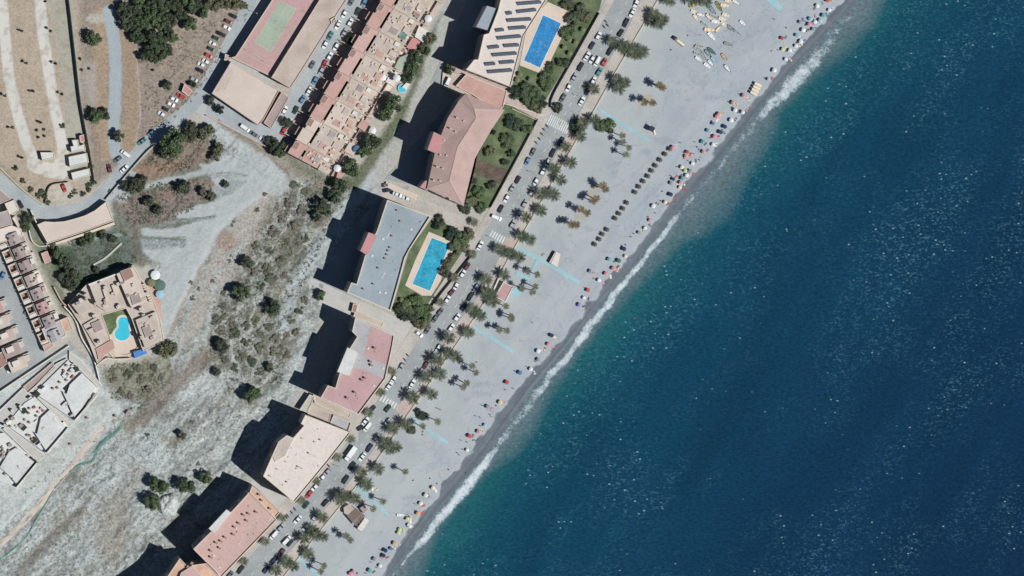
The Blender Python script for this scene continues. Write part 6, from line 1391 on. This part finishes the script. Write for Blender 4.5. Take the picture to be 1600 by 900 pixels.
SEAC = [(960, 0, [(170, 25, 'white'), (140, 100, 'white'), (90, 178, 'black'), (50, 257, 'black'), (15, 320, 'silver')]),
        (640, 0, [(1565, 400, 'black'), (1425, 465, 'white'), (1520, 485, 'red'), (1480, 560, 'teal'), (1435, 630, 'white'), (1390, 715, 'navy'), (1345, 790, 'white')]),
        (640, 180, [(1185, 205, 'navy'), (1118, 295, 'black'), (1080, 370, 'white'), (1040, 440, 'white'), (985, 520, 'white'), (955, 600, 'white'), (900, 690, 'silver'), (858, 775, 'white'), (805, 850, 'silver')]),
        (640, 360, [(570, 370, 'white'), (520, 450, 'white'), (475, 518, 'black'), (425, 598, 'navy'), (370, 680, 'white'), (325, 760, 'white'), (275, 840, 'silver')]),
        (640, 540, [(225, 20, 'white'), (175, 90, 'white'), (125, 155, 'maroon'), (20, 300, 'white')]),
        (320, 540, [(1430, 490, 'dark green'), (1430, 595, 'white'), (1345, 720, 'white'), (1230, 870, 'white'), (1285, 800, 'navy')]),
        (320, 720, [(1150, 40, 'black'), (1100, 145, 'black'), (940, 330, 'black'), (860, 440, 'white'), (790, 520, 'white'), (735, 590, 'silver'), (665, 640, 'black'), (600, 715, 'maroon'), (545, 775, 'navy'), (480, 850, 'navy')])]
for ox, oy, l in SEAC:
    for x, y, c in l: car(ox + x / 5, oy + y / 5, c, road_ang(ox + x / 5, oy + y / 5), None, 'on the road\'s seaward side')
car(933, 96, 'white', road_ang(933, 96), 'van', 'on the road\'s seaward side'); car(448, 844, 'white', road_ang(448, 844), 'van', 'on the road\'s seaward side')
car(428, 836, 'white', road_ang(428, 836), 'van', 'on the road\'s inland side'); car(465, 812, 'white', road_ang(465, 812), 'saloon', 'driving on the beach road')
car(776, 340, 'white', -25, 'van', 'parked across the pavement'); car(655, 522, 'white', -40, 'hatchback', 'parked across the pavement'); car(574, 667, 'white', 55, 'van', 'parked across the pavement'); car(564, 668, 'black', 30, 'hatchback', 'parked across the pavement')
for x, y, c in [(318, 91, 'white'), (315, 101, 'white'), (312, 110, 'black'), (303, 124, 'silver'), (298, 131, 'black'), (282, 150, 'red'), (272, 155, 'white'), (267, 163, 'white'), (260, 171, 'black'), (253, 178, 'white'),
                (364, 25, 'black'), (357, 34, 'maroon'), (354, 43, 'white'), (345, 53, 'black'), (338, 60, 'dark green'), (333, 68, 'white'), (330, 77, 'dark green'), (326, 87, 'red'), (322, 96, 'white')]:
    if (x, y) in ((318, 91),): continue
    car(x, y, c, -27, None, 'nosed in along the winding road')
for x, y, c, a, k in [(196, 240, 'white', -35, 'van'), (184, 249, 'grey', 35, None), (171, 263, 'maroon', 100, None), (194, 264, 'white', 40, None), (222, 221, 'teal', 40, None), (236, 208, 'blue', 40, None), (100, 294, 'red', -70, None), (32, 319, 'black', -60, None)]:
    car(x, y, c, a, k, 'by the winding road')
for x, y, c in [(549, 3, 'grey'), (538, 22, 'white'), (528, 39, 'white'), (516, 56, 'teal'), (508, 70, 'white'), (488, 101, 'grey'), (445, 172, 'white')]: car(x, y, c, 62, None, 'beside the long school roof')
for x, y, c in [(569, 4, 'blue'), (559, 18, 'dark green'), (547, 35, 'white'), (538, 51, 'silver'), (525, 73, 'white'), (515, 88, 'white'), (507, 100, 'red'), (502, 111, 'silver'), (492, 126, 'blue'), (483, 142, 'white'), (473, 155, 'blue'), (462, 172, 'dark green'), (451, 192, 'white'), (443, 205, 'red')]: car(x, y, c, 60, None, 'in front of the terraced houses')
car(383, 200, 'white', -32, 'van', 'against the salmon retaining wall'); car(396, 209, 'grey', -32, None, 'against the salmon retaining wall'); car(411, 218, 'white', -32, None, 'against the salmon retaining wall')
car(699, 129, 'white', 62, 'van', 'on the low cream car platform', z=1.2); car(725, 138, 'white', -22, 'saloon', 'on the low cream car platform', z=1.2)
for x, y, c, a in [(604, 289, 'grey', 8), (606, 297, 'navy', 8), (621, 304, 'white', -20), (635, 310, 'white', -20)]: car(x, y, c, a, None, 'in the yard above the grey roof', z=.06 if x < 610 else 1.6)
car(4, 431, 'blue', 65, None, 'in the left village street'); car(42, 485, 'grey', 65, None, 'in the left village street'); car(17, 579, 'white', 20, None, 'in the left village street')
# the long white lorry
q = at(548, 708, .5); lr = empty('lorry', (q.x, q.y, .03), 'long white box lorry parked on the inland side of the beach road', 'lorry'); a_ = R(road_ang(548, 708)); c0 = Vector((q.x, q.y)); u0 = Vector((math.cos(a_), math.sin(a_)))
MB().box(*(c0 - u0 * .7), .6, 3.4, 5.8, 2.3, a_).build('cargo_box', CARC['white'], lr); MB().box(*(c0 + u0 * 3.2), .4, 2.3, 1.6, 2.1, a_, .9).build('cab', CARC['white'], lr); MB().box(*(c0 + u0 * 3.75), 1.3, 2.1, .7, 1.9, a_, .8).build('windscreen', M['window'], lr)
for s in (-2.6, -1.6, 2.9):
    for t in (-1, 1):
        c = c0 + u0 * s + Vector((-u0.y, u0.x)) * t * 1.0; n_ = Vector((-u0.y, u0.x)) * .14; MB().tube((c.x - n_.x, c.y - n_.y, .45), (c.x + n_.x, c.y + n_.y, .45), .45, .45, 10).build('wheel', M['dark'], lr)
# motorbikes
mbp = []
t_ = MB().tube((0, -.06, 0), (0, .06, 0), .31, .31, 10); t_.f.append(tuple(range(9, -1, -1))); tw = t_.mesh('wheel')
mbp = [('wheel', tw, 'dark', None, Matrix.Translation((-.65, 0, .31))), ('wheel', tw, 'dark', None, Matrix.Translation((.65, 0, .31))), ('body', MB().box(0, 0, .35, .85, 1.2, .34, 0, .7).mesh('body'), 'body', None), ('seat', MB().box(-.25, 0, .85, .95, .8, .3).mesh('seat'), 'dark', None), ('handlebar', MB().tube((.45, -.36, 1.05), (.45, .36, 1.05), .03, .03, 5).tube((.45, 0, .8), (.45, 0, 1.05), .04, .04, 5).mesh('handlebar'), 'metal', None)]
for x, y in zz(640, 180, [(1075, 85), (1050, 112), (1035, 148), (1015, 185), (990, 215)]) + zz(320, 720, [(970, 40), (705, 378), (680, 405), (650, 430), (640, 440)]) + zz(320, 540, [(1585, 75), (1565, 112)]) + [(947, 34), (950, 40), (944, 42)]:
    c = random.choice(['black', 'grey', 'red', 'navy']); o = inst(mbp, 'motorbike', at(x, y, .03), R(road_ang(x, y) + 70), 1.15, {'body': CARC[c], 'dark': M['dark'], 'metal': M['metal']}); reg(o, c + ' motorbike parked on the inland side', 'motorbike', x, y, 'parked motorbikes')

# ================================================================== BEACH THINGS
def canopy(r, h, seg=8, scal=.06):
    mb = MB(); n = seg * 2; mb.v.append((0, 0, h)); rings = []
    for k, (rr_, zz_) in enumerate(((.5, .62), (1.0, 0))):
        for i in range(n):
            t = 2 * math.pi * i / n; f = 1 - (scal if i % 2 else 0); mb.v.append((r * rr_ * f * math.cos(t), r * rr_ * f * math.sin(t), h * zz_ - (.05 if (i % 2 == 0 and k) else 0)))
    for i in range(n): j = (i + 1) % n; mb.f.append((0, 1 + i, 1 + j)); mb.f.append((1 + i, 1 + n + i, 1 + n + j, 1 + j))
    return mb.mesh('canopy')
CAN = canopy(1.05, .5); POLE = MB().tube((0, 0, -.3), (0, 0, 2.45), .03, .03, 5).mesh('pole')
THA = MB(); 
for k in range(3):
    z0, z1, r0, r1 = 1.75 + k * .28, 2.2 + k * .28, 1.15 - k * .36, .72 - k * .33
    b = len(THA.v); n = 14
    for i in range(n): t = 2 * math.pi * i / n; f = 1 + .1 * ((i * 7 + k) % 3 - 1); THA.v.append((r0 * f * math.cos(t), r0 * f * math.sin(t), z0))
    for i in range(n): t = 2 * math.pi * i / n; THA.v.append((max(.02, r1) * math.cos(t), max(.02, r1) * math.sin(t), z1))
    for i in range(n): j = (i + 1) % n; THA.f.append((b + i, b + j, b + n + j, b + n + i))
THAM = THA.mesh('thatch'); TPOLE = MB().tube((0, 0, -.3), (0, 0, 2.3), .07, .06, 6).mesh('pole')
TOWEL = MB().box(0, 0, .0, .03, 1.8, .9).mesh('towel')
def person_mesh(pose):
    """one continuous skinned body"""
    J = {'stand': dict(pel=(0, 0, .95), ch=(0, 0, 1.3), nk=(0, 0, 1.5), hd=(.02, 0, 1.66), sh=[(0, s * .19, 1.42) for s in (-1, 1)], el=[(.05, s * .26, 1.15) for s in (-1, 1)], ha=[(.15, s * .24, .9) for s in (-1, 1)], hp_=[(0, s * .1, .9) for s in (-1, 1)], kn=[(.06 * s, s * .12, .5) for s in (-1, 1)], ft=[(-.05 * s, s * .13, .05) for s in (-1, 1)], toe=[(-.05 * s + .16, s * .15, .03) for s in (-1, 1)]),
         'lie': dict(pel=(0, 0, .14), ch=(.35, 0, .15), nk=(.55, 0, .16), hd=(.72, 0, .17), sh=[(.47, s * .19, .15) for s in (-1, 1)], el=[(.3, s * .36, .1) for s in (-1, 1)], ha=[(.1, s * .34, .08) for s in (-1, 1)], hp_=[(-.05, s * .1, .13) for s in (-1, 1)], kn=[(-.45, s * .14, .16) for s in (-1, 1)], ft=[(-.85, s * .17, .08) for s in (-1, 1)], toe=[(-.88, s * .2, .16) for s in (-1, 1)]),
         'sit': dict(pel=(0, 0, .14), ch=(-.08, 0, .48), nk=(-.05, 0, .68), hd=(0, 0, .84), sh=[(-.06, s * .19, .6) for s in (-1, 1)], el=[(.06, s * .3, .4) for s in (-1, 1)], ha=[(.3, s * .2, .42) for s in (-1, 1)], hp_=[(.05, s * .1, .13) for s in (-1, 1)], kn=[(.42, s * .13, .42) for s in (-1, 1)], ft=[(.7, s * .14, .06) for s in (-1, 1)], toe=[(.85, s * .16, .04) for s in (-1, 1)])}[pose]
    vs = [J['pel'], J['ch'], J['nk'], J['hd']]; rad = [.13, .14, .055, .10]; ed = [(0, 1), (1, 2), (2, 3)]
    for i in range(2):
        b = len(vs); vs += [J['sh'][i], J['el'][i], J['ha'][i], J['hp_'][i], J['kn'][i], J['ft'][i], J['toe'][i]]; rad += [.06, .042, .038, .095, .062, .045, .035]
        ed += [(1, b), (b, b + 1), (b + 1, b + 2), (0, b + 3), (b + 3, b + 4), (b + 4, b + 5), (b + 5, b + 6)]
    me = bpy.data.meshes.new('p'); me.from_pydata(vs, ed, []); o = bpy.data.objects.new('p', me); C.objects.link(o)
    o.modifiers.new('s', 'SKIN'); 
    for i, r in enumerate(rad): me.skin_vertices[0].data[i].radius = (r, r)
    me.skin_vertices[0].data[0].use_root = True
    sd = o.modifiers.new('d', 'SUBSURF'); sd.levels = 1
    dg = bpy.context.evaluated_depsgraph_get(); dg.update(); r = bpy.data.meshes.new_from_object(o.evaluated_get(dg)); r.name = 'body'
    bpy.data.objects.remove(o); return r
PM = {k: person_mesh(k) for k in ('stand', 'lie', 'sit')}
SUIT = MB().box(0, 0, .84, 1.02, .27, .36).mesh('swimwear'); SUITL = MB().box(-.02, 0, .03, .28, .26, .38).mesh('swimwear'); HAIR = {}
for k, p in (('stand', (-.01, 0, 1.7)), ('lie', (.76, 0, .2)), ('sit', (-.03, 0, .88))): 
    hb_ = MB(); hb_.tube((p[0], p[1], p[2] - .06), (p[0], p[1], p[2] + .05), .115, .07, 8); HAIR[k] = hb_.mesh('hair')
M['hair'] = mat('hair', (.03, .02, .015), var=0)
def PDESC(c, pose, where):
    if 'swimming' in where: return '%s-clad bather %s' % (c, 'in the sea' if 'sea' in where else 'in a pool')
    return '%s-clad person %s' % (c, {'stand': 'standing on sand', 'sit': 'sitting on sand', 'lie': 'lying on towel'}[pose])
def person(px, py, pose, where='on the sand', z=None):
    c = random.choice(['red', 'navy', 'white', 'teal', 'pink', 'blue', 'yellow']); q = G(px, py)
    if z is not None: q = at(px, py, z)
    sm = SUIT if pose == 'stand' else SUITL
    o = inst([('body', PM[pose], CL['skin'], None), ('swimwear', sm, CL[c], None), ('hair', HAIR[pose], M['hair'], None)], 'person', q, random.uniform(0, 6.28))
    reg(o, PDESC(c, pose, where), 'person', px, py, 'people ' + where)
UMB = [(960, 0, [(1455, 170, 'grey'), (1530, 145, 'teal'), (1570, 172, 'white'), (1525, 192, 'pink'), (1475, 235, 'white'), (1557, 228, 'grey'), (1425, 275, 'teal'), (1315, 300, 'red'), (1460, 325, 'white'), (1317, 385, 'lime'), (1375, 390, 'white'), (1420, 358, 'white'), (1345, 462, 'white'), (1253, 548, 'white'), (1208, 618, 'pale blue'), (932, 800, 'salmon'), (947, 862, 'white'), (1008, 877, 'white'), (818, 892, 'salmon'), (1012, 750, 'pink'), (1588, 45, 'white')]),
       (1180, 0, [(1140 / 2, 10 / 2, 'red'), (985 / 2, 95 / 2, 'white'), (1160 / 2, 160 / 2, 'white'), (1070 / 2, 245 / 2, 'teal'), (870 / 2, 295 / 2, 'pale blue'), (1020 / 2, 325 / 2, 'pale blue')]),
       (960, 180, [(803, 12, 'pink'), (912, 40, 'white'), (775, 62, 'blue'), (735, 120, 'teal'), (862, 92, 'navy'), (828, 135, 'navy'), (783, 170, 'pink'), (695, 212, 'teal'), (774, 228, 'white'), (460, 250, 'pink'), (575, 290, 'red'), (563, 318, 'salmon'), (703, 285, 'salmon'), (612, 375, 'white'), (528, 407, 'cream'), (557, 432, 'lime'), (595, 440, 'grey'), (568, 468, 'white'), (463, 500, 'navy'), (447, 527, 'grey'), (537, 495, 'teal'), (520, 529, 'salmon'), (515, 563, 'cream'), (443, 622, 'navy'), (305, 707, 'white'), (280, 820, 'pink'), (242, 880, 'white'), (402, 680, 'cream')]),
       (640, 360, [(1560, 228, 'teal'), (1592, 300, 'pink'), (1535, 342, 'pink'), (1418, 318, 'grey'), (1480, 390, 'white'), (1392, 468, 'red'), (1362, 527, 'white'), (1332, 580, 'lilac'), (1112, 818, 'navy'), (1085, 892, 'pink')]),
       (960, 360, [(192, 18, 'grey'), (78, 145, 'navy'), (92, 202, 'cream'), (36, 237, 'green'), (5, 300, 'pink')]),
       (640, 540, [(1006, 40, 'white'), (1008, 110, 'grey'), (948, 187, 'white'), (866, 214, 'blue'), (762, 287, 'red'), (710, 442, 'yellow'), (612, 478, 'grey'), (470, 702, 'red'), (543, 672, 'pink'), (592, 622, 'pale blue'), (452, 815, 'white')]),
       (640, 720, [(182, 210, 'cream'), (126, 270, 'cream'), (88, 338, 'white'), (68, 412, 'orange'), (5, 452, 'yellow'), (7, 510, 'white')]),
       (320, 720, [(1302, 220, 'white'), (1583, 455, 'yellow'), (1592, 502, 'white'), (1525, 540, 'lime'), (1515, 562, 'lime'), (1483, 645, 'orange'), (1457, 685, 'blue'), (1413, 705, 'navy'), (1400, 742, 'navy'), (1327, 768, 'grey'), (1372, 820, 'white'), (1292, 858, 'teal'), (1142, 880, 'pink'), (1165, 865, 'pink')])]
nU = 0
for ox, oy, l in UMB:
    for x, y, c in l:
        px, py = ox + x / 5, oy + y / 5; g = G(px, py); q = at(px, py, g.z + 2.2); q.z = g.z
        o = inst([('canopy', CAN, CL[c], None, Matrix.Translation((0, 0, 1.95))), ('pole', POLE, M['metal'], None)], 'beach_umbrella', q, random.uniform(0, 6.28), random.uniform(.8, 1.05), tilt=(random.uniform(-.12, .12), random.uniform(-.12, .12)))
        reg(o, c + ' beach umbrella', 'umbrella', px, py, 'beach umbrellas along the shore'); nU += 1
        r = random.random()
        if r < .75:
            tc = random.choice(['blue', 'white', 'red', 'yellow', 'teal', 'pink', 'cream', 'green']); tx, ty = px + random.uniform(3, 8), py + random.uniform(-5, 5)
            o = inst([('cloth', TOWEL, CL[tc], None)], 'beach_towel', G(tx, ty) + Vector((0, 0, .05)), random.uniform(0, 3.14)); reg(o, tc + ' towel spread beside a beach umbrella', 'towel', tx, ty, 'towels spread beside beach umbrellas')
            if r < .5: person(tx, ty, 'lie', 'on a towel')
        if r > .25: person(px - random.uniform(3, 8), py + random.uniform(-6, 6), random.choice(['stand', 'sit']))
for x, y in [(1063, 223), (1086, 222), (1089, 229), (1084, 240), (1092, 249), (1095, 246), (1034, 299), (1024, 333), (1056, 316), (745, 566), (790, 609), (802, 607), (754, 634), (759, 633), (743, 650), (750, 652), (766, 648), (768, 651), (739, 688), (743, 688), (747, 686), (720, 688), (730, 691), (718, 711), (715, 708), (728, 739), (645, 751), (672, 748), (683, 756), (701, 734), (648, 787), (683, 638), (688, 640), (661, 674), (660, 679), (700, 520), (1048, 78), (1075, 55), (1095, 55), (832, 504), (848, 399), (850, 397), (985, 370), (977, 382), (1205, 80), (1210, 30), (1228, 43)]:
    person(x, y, random.choice(['stand', 'stand', 'sit']))
for x, y in [(1148, 261), (1152, 267), (1128, 285), (1130, 287), (1136, 272), (1204, 184), (1018, 423), (992, 497), (806, 697), (691, 834)]: person(x, y, 'lie', 'swimming in the sea', z=-2.56)
for x, y in [(850, 70), (846, 76), (852, 72), (840, 80), (838, 92), (834, 88), (841, 86), (829, 98), (858, 40), (845, 66)] + [(656, 445), (662, 452), (652, 440), (664, 430), (680, 400), (690, 388), (675, 392)]: person(x, y, 'lie', 'swimming in a pool', z=-.02)
for x, y in [(1047, 233), (1040, 241), (1032, 250), (1025, 259), (1019, 267), (1013, 275.5), (1006, 283.5), (999, 292), (993, 300.5), (980, 317), (974, 326), (968, 334), (962, 341.5), (949, 359), (942, 366), (937, 374), (930, 382)]:
    g = G(x, y); q = at(x, y, g.z + 2.2); q.z = g.z
    o = inst([('thatch', THAM, M['thatch'], None), ('pole', TPOLE, M['wood'], None)], 'thatched_parasol', q, random.uniform(0, 6), .95); reg(o, 'grey thatched parasol in the slanting row', 'parasol', x, y, 'row of thatched parasols on the sand')
for x, y in zz(640, 0, [(865, 580), (945, 620), (912, 668), (842, 625), (1250, 312), (1300, 330), (1210, 370), (1252, 417), (1355, 232)]) + [(628, 469), (640, 474), (707, 401), (700, 412)]:
    q = at(x, y, 2.3); q.z = .1
    o = inst([('canopy', CAN, CL['olive'], None, Matrix.Translation((0, 0, 1.95))), ('pole', POLE, M['metal'], None)], 'garden_parasol', q, 0, 1.1); reg(o, 'dull straw-coloured lawn parasol', 'parasol', x, y, 'straw-coloured parasols on the lawns')
for x, y, z in [(598, 121, .3), (582, 204, .5), (527, 263, .5), (620, 122, 2.6), (669, 29, .3)]:
    q = at(x, y, z + 2.4); q.z = z
    o = inst([('canopy', CAN, CL['white'], None, Matrix.Translation((0, 0, 1.95))), ('pole', POLE, M['metal'], None)], 'garden_parasol', q, 0, 1.7); reg(o, 'large white backyard parasol', 'parasol', x, y, 'white parasols behind the terrace')
for x, y, k_, sc_, lab in [(237, 442, 'dull', 1.9, 'dark round sunshade right of the villa, nearer the roof'), (250, 446, 'green', 2.6, 'wide grey-green sunshade right of the villa'), (243, 430, 'white', 2.2, 'white sunshade at the right corner of the villa'), (250, 460, 'pale blue', 1.9, 'pale sunshade below the wide grey-green one')]:
    q = at(x, y, 2.6); q.z = .1; o = inst([('canopy', CAN, CL['olive'] if k_ == 'dull' else CL[k_], None, Matrix.Translation((0, 0, 1.95))), ('pole', POLE, M['metal'], None)], 'garden_parasol', q, 0, (sc_, sc_, 1.1)); tag(o, lab, 'parasol')
q = at(557, 233, 2.6); q.z = .5; o = inst([('canopy', CAN, CL['blue'], None, Matrix.Translation((0, 0, 1.95))), ('pole', POLE, M['metal'], None)], 'garden_parasol', q, 0, 1.7); tag(o, 'blue parasol behind the lower terraced houses', 'parasol')
# boats
def boat_parts(L, W):
    hull = MB(); inn = MB(); n = 9; rim = []; bot = []
    for s in (1, -1):
        for i in range(n) if s == 1 else range(n - 1, -1, -1):
            t = i / (n - 1); x = -L / 2 + L * t; w_ = W / 2 * (1 - max(0, (t - .35) / .65) ** 2.2) * (.85 + .15 * min(1, t * 4)); rim.append((x, s * max(w_, .02), .62 + .18 * t * t)); bot.append((x * .86, s * max(w_, .02) * .45, .05))
    k = len(rim); hull.v = rim + bot
    for i in range(k): j = (i + 1) % k; hull.f.append((i, j, k + j, k + i))
    hull.f.append(tuple(range(k, 2 * k)))
    flo = [(x * .88, y * .78, .34) for x, y, z in rim]; inn.v = [(x * .96, y * .9, z - .02) for x, y, z in rim] + flo
    for i in range(k): j = (i + 1) % k; inn.f.append((i, k + i, k + j, j))
    inn.f.append(tuple(range(k, 2 * k))); gn = MB(); gn.v = [(x, y, z + .03) for x, y, z in rim] + [(x * .95, y * .88, z + .03) for x, y, z in rim]
    for i in range(k): j = (i + 1) % k; gn.f.append((i, j, k + j, k + i))
    pr = [('hull', hull.mesh('hull'), 'hull', None), ('deck', inn.mesh('deck'), 'deck', None), ('gunwale', gn.mesh('gunwale'), 'hull', None)]
    th_ = MB().box(0, 0, .5, .56, .3, W * .78).mesh('thwart')
    for x in (-.25, .12): pr.append(('thwart', th_, 'deck', None, Matrix.Translation((x * L, 0, 0))))
    pr.append(('outboard', MB().box(-L / 2 - .12, 0, .3, 1.0, .3, .3).mesh('outboard'), 'dark', None)); return pr
BOAT = boat_parts(4.2, 1.6); BOATL = boat_parts(5.6, 1.9)
for x, y, c, d, big, a in [(630, 35, 'yellow', 'tan', 1, 20), (630, 95, 'white', 'cream', 0, -20), (640, 140, 'white', 'cream', 0, -45), (820, 55, 'tan', 'olive', 1, -60), (870, 45, 'cream', 'cream', 1, -10), (895, 8, 'white', 'cream', 0, -15), (955, 20, 'grey', 'white', 0, -30), (875, 120, 'white', 'cream', 0, -20), (745, 135, 'white', 'cream', 0, -45), (780, 130, 'white', 'grey', 0, -20), (800, 172, 'cream', 'white', 1, -15), (850, 150, 'white', 'cream', 0, -15), (860, 192, 'white', 'cream', 0, -35), (705, 192, 'white', 'grey', 0, -40), (750, 235, 'orange', 'cream', 1, -8), (815, 225, 'white', 'cream', 0, 50), (1005, 182, 'white', 'white', 0, -38), (960, 255, 'white', 'grey', 0, -42), (765, 287, 'white', 'white', 1, -45), (770, 85, 'grey', 'grey', 0, -50), (665, 360, 'cream', 'grey', 0, -10), (665, 393, 'cream', 'grey', 1, -40), (650, 420, 'white', 'grey', 0, -20), (700, 443, 'white', 'grey', 0, -60), (662, 462, 'white', 'white', 0, -30), (762, 402, 'green', 'green', 1, -40), (732, 418, 'blue', 'grey', 0, -50), (780, 470, 'pale blue', 'pale blue', 0, -45), (755, 495, 'grey', 'white', 0, -45), (730, 515, 'white', 'white', 0, -35), (860, 447, 'grey', 'orange', 0, -50), (886, 538, 'grey', 'white', 0, -50), (910, 222, 'green', 'grey', 0, -40), (735, 40, 'teal', 'teal', 0, -30), (890, 345, 'olive', 'grey', 0, -20), (680, 118, 'lilac', 'white', 0, -20)]:
    px, py = 960 + x / 5, y / 5
    o = inst(BOATL if big else BOAT, 'rowing_boat', G(px, py), R(a), random.uniform(.9, 1.08), {'hull': CL[c] if c != 'white' else CARC['white'], 'deck': CL[d], 'dark': M['dark']}); reg(o, c + ' boat lying on the upper beach', 'boat', px, py, 'small boats on the upper beach')
o = inst(BOAT, 'rowing_boat', G(627, 805), R(-5), 1.0, {'hull': CARC['white'], 'deck': CL['white'], 'dark': M['dark']}); tag(o, 'lone white boat on the sand right of the beach bar', 'boat')
g = G(1061, 65); tb = empty('boat_trailer', g, 'long pale boat trailer left of the boats on the sand', 'trailer'); a_ = R(-38); u0 = Vector((math.cos(a_), math.sin(a_)))
MB().box(g.x, g.y, g.z + .55, g.z + .75, 6.6, 1.7, a_).build('bed', CL['grey'], tb); MB().box(g.x + u0.x * .6, g.y + u0.y * .6, g.z + .76, g.z + 1.3, 4.6, 1.4, a_, .8).build('load', CL['cream'], tb); MB().box(g.x - u0.x * 2.7, g.y - u0.y * 2.7, g.z + .76, g.z + 1.9, 1.2, 1.6, a_).build('cab', M['dark'], tb)
for s in (-2.3, 2.0):
    for t in (-.8, .8):
        c = Vector((g.x, g.y)) + u0 * s + Vector((-u0.y, u0.x)) * t; MB().tube((c.x, c.y - .1, g.z + .35), (c.x, c.y + .1, g.z + .35), .35, .35, 8).build('wheel', M['dark'], tb)
# street lamps
for x, y in [(398, 19), (352, 90), (905, 150), (834, 270), (770, 372), (700, 478), (620, 600), (530, 730), (440, 836)]:
    q = at(x, y, 6); o = empty('street_lamp', (q.x, q.y, .12)); MB().tube((q.x, q.y, .1), (q.x, q.y, 6), .09, .06, 6).build('pole', M['metal'], o); MB().tube((q.x, q.y, 6), (q.x + .9, q.y - .5, 6.2), .05, .04, 5).build('arm', M['metal'], o)
    MB().box(q.x + 1.0, q.y - .55, 6.1, 6.25, .7, .3, R(-30)).build('lamp_head', M['metal'], o); reg(o, 'grey single-arm street lamp at the kerb', 'street lamp', x, y, 'street lamps')
finish_labels()
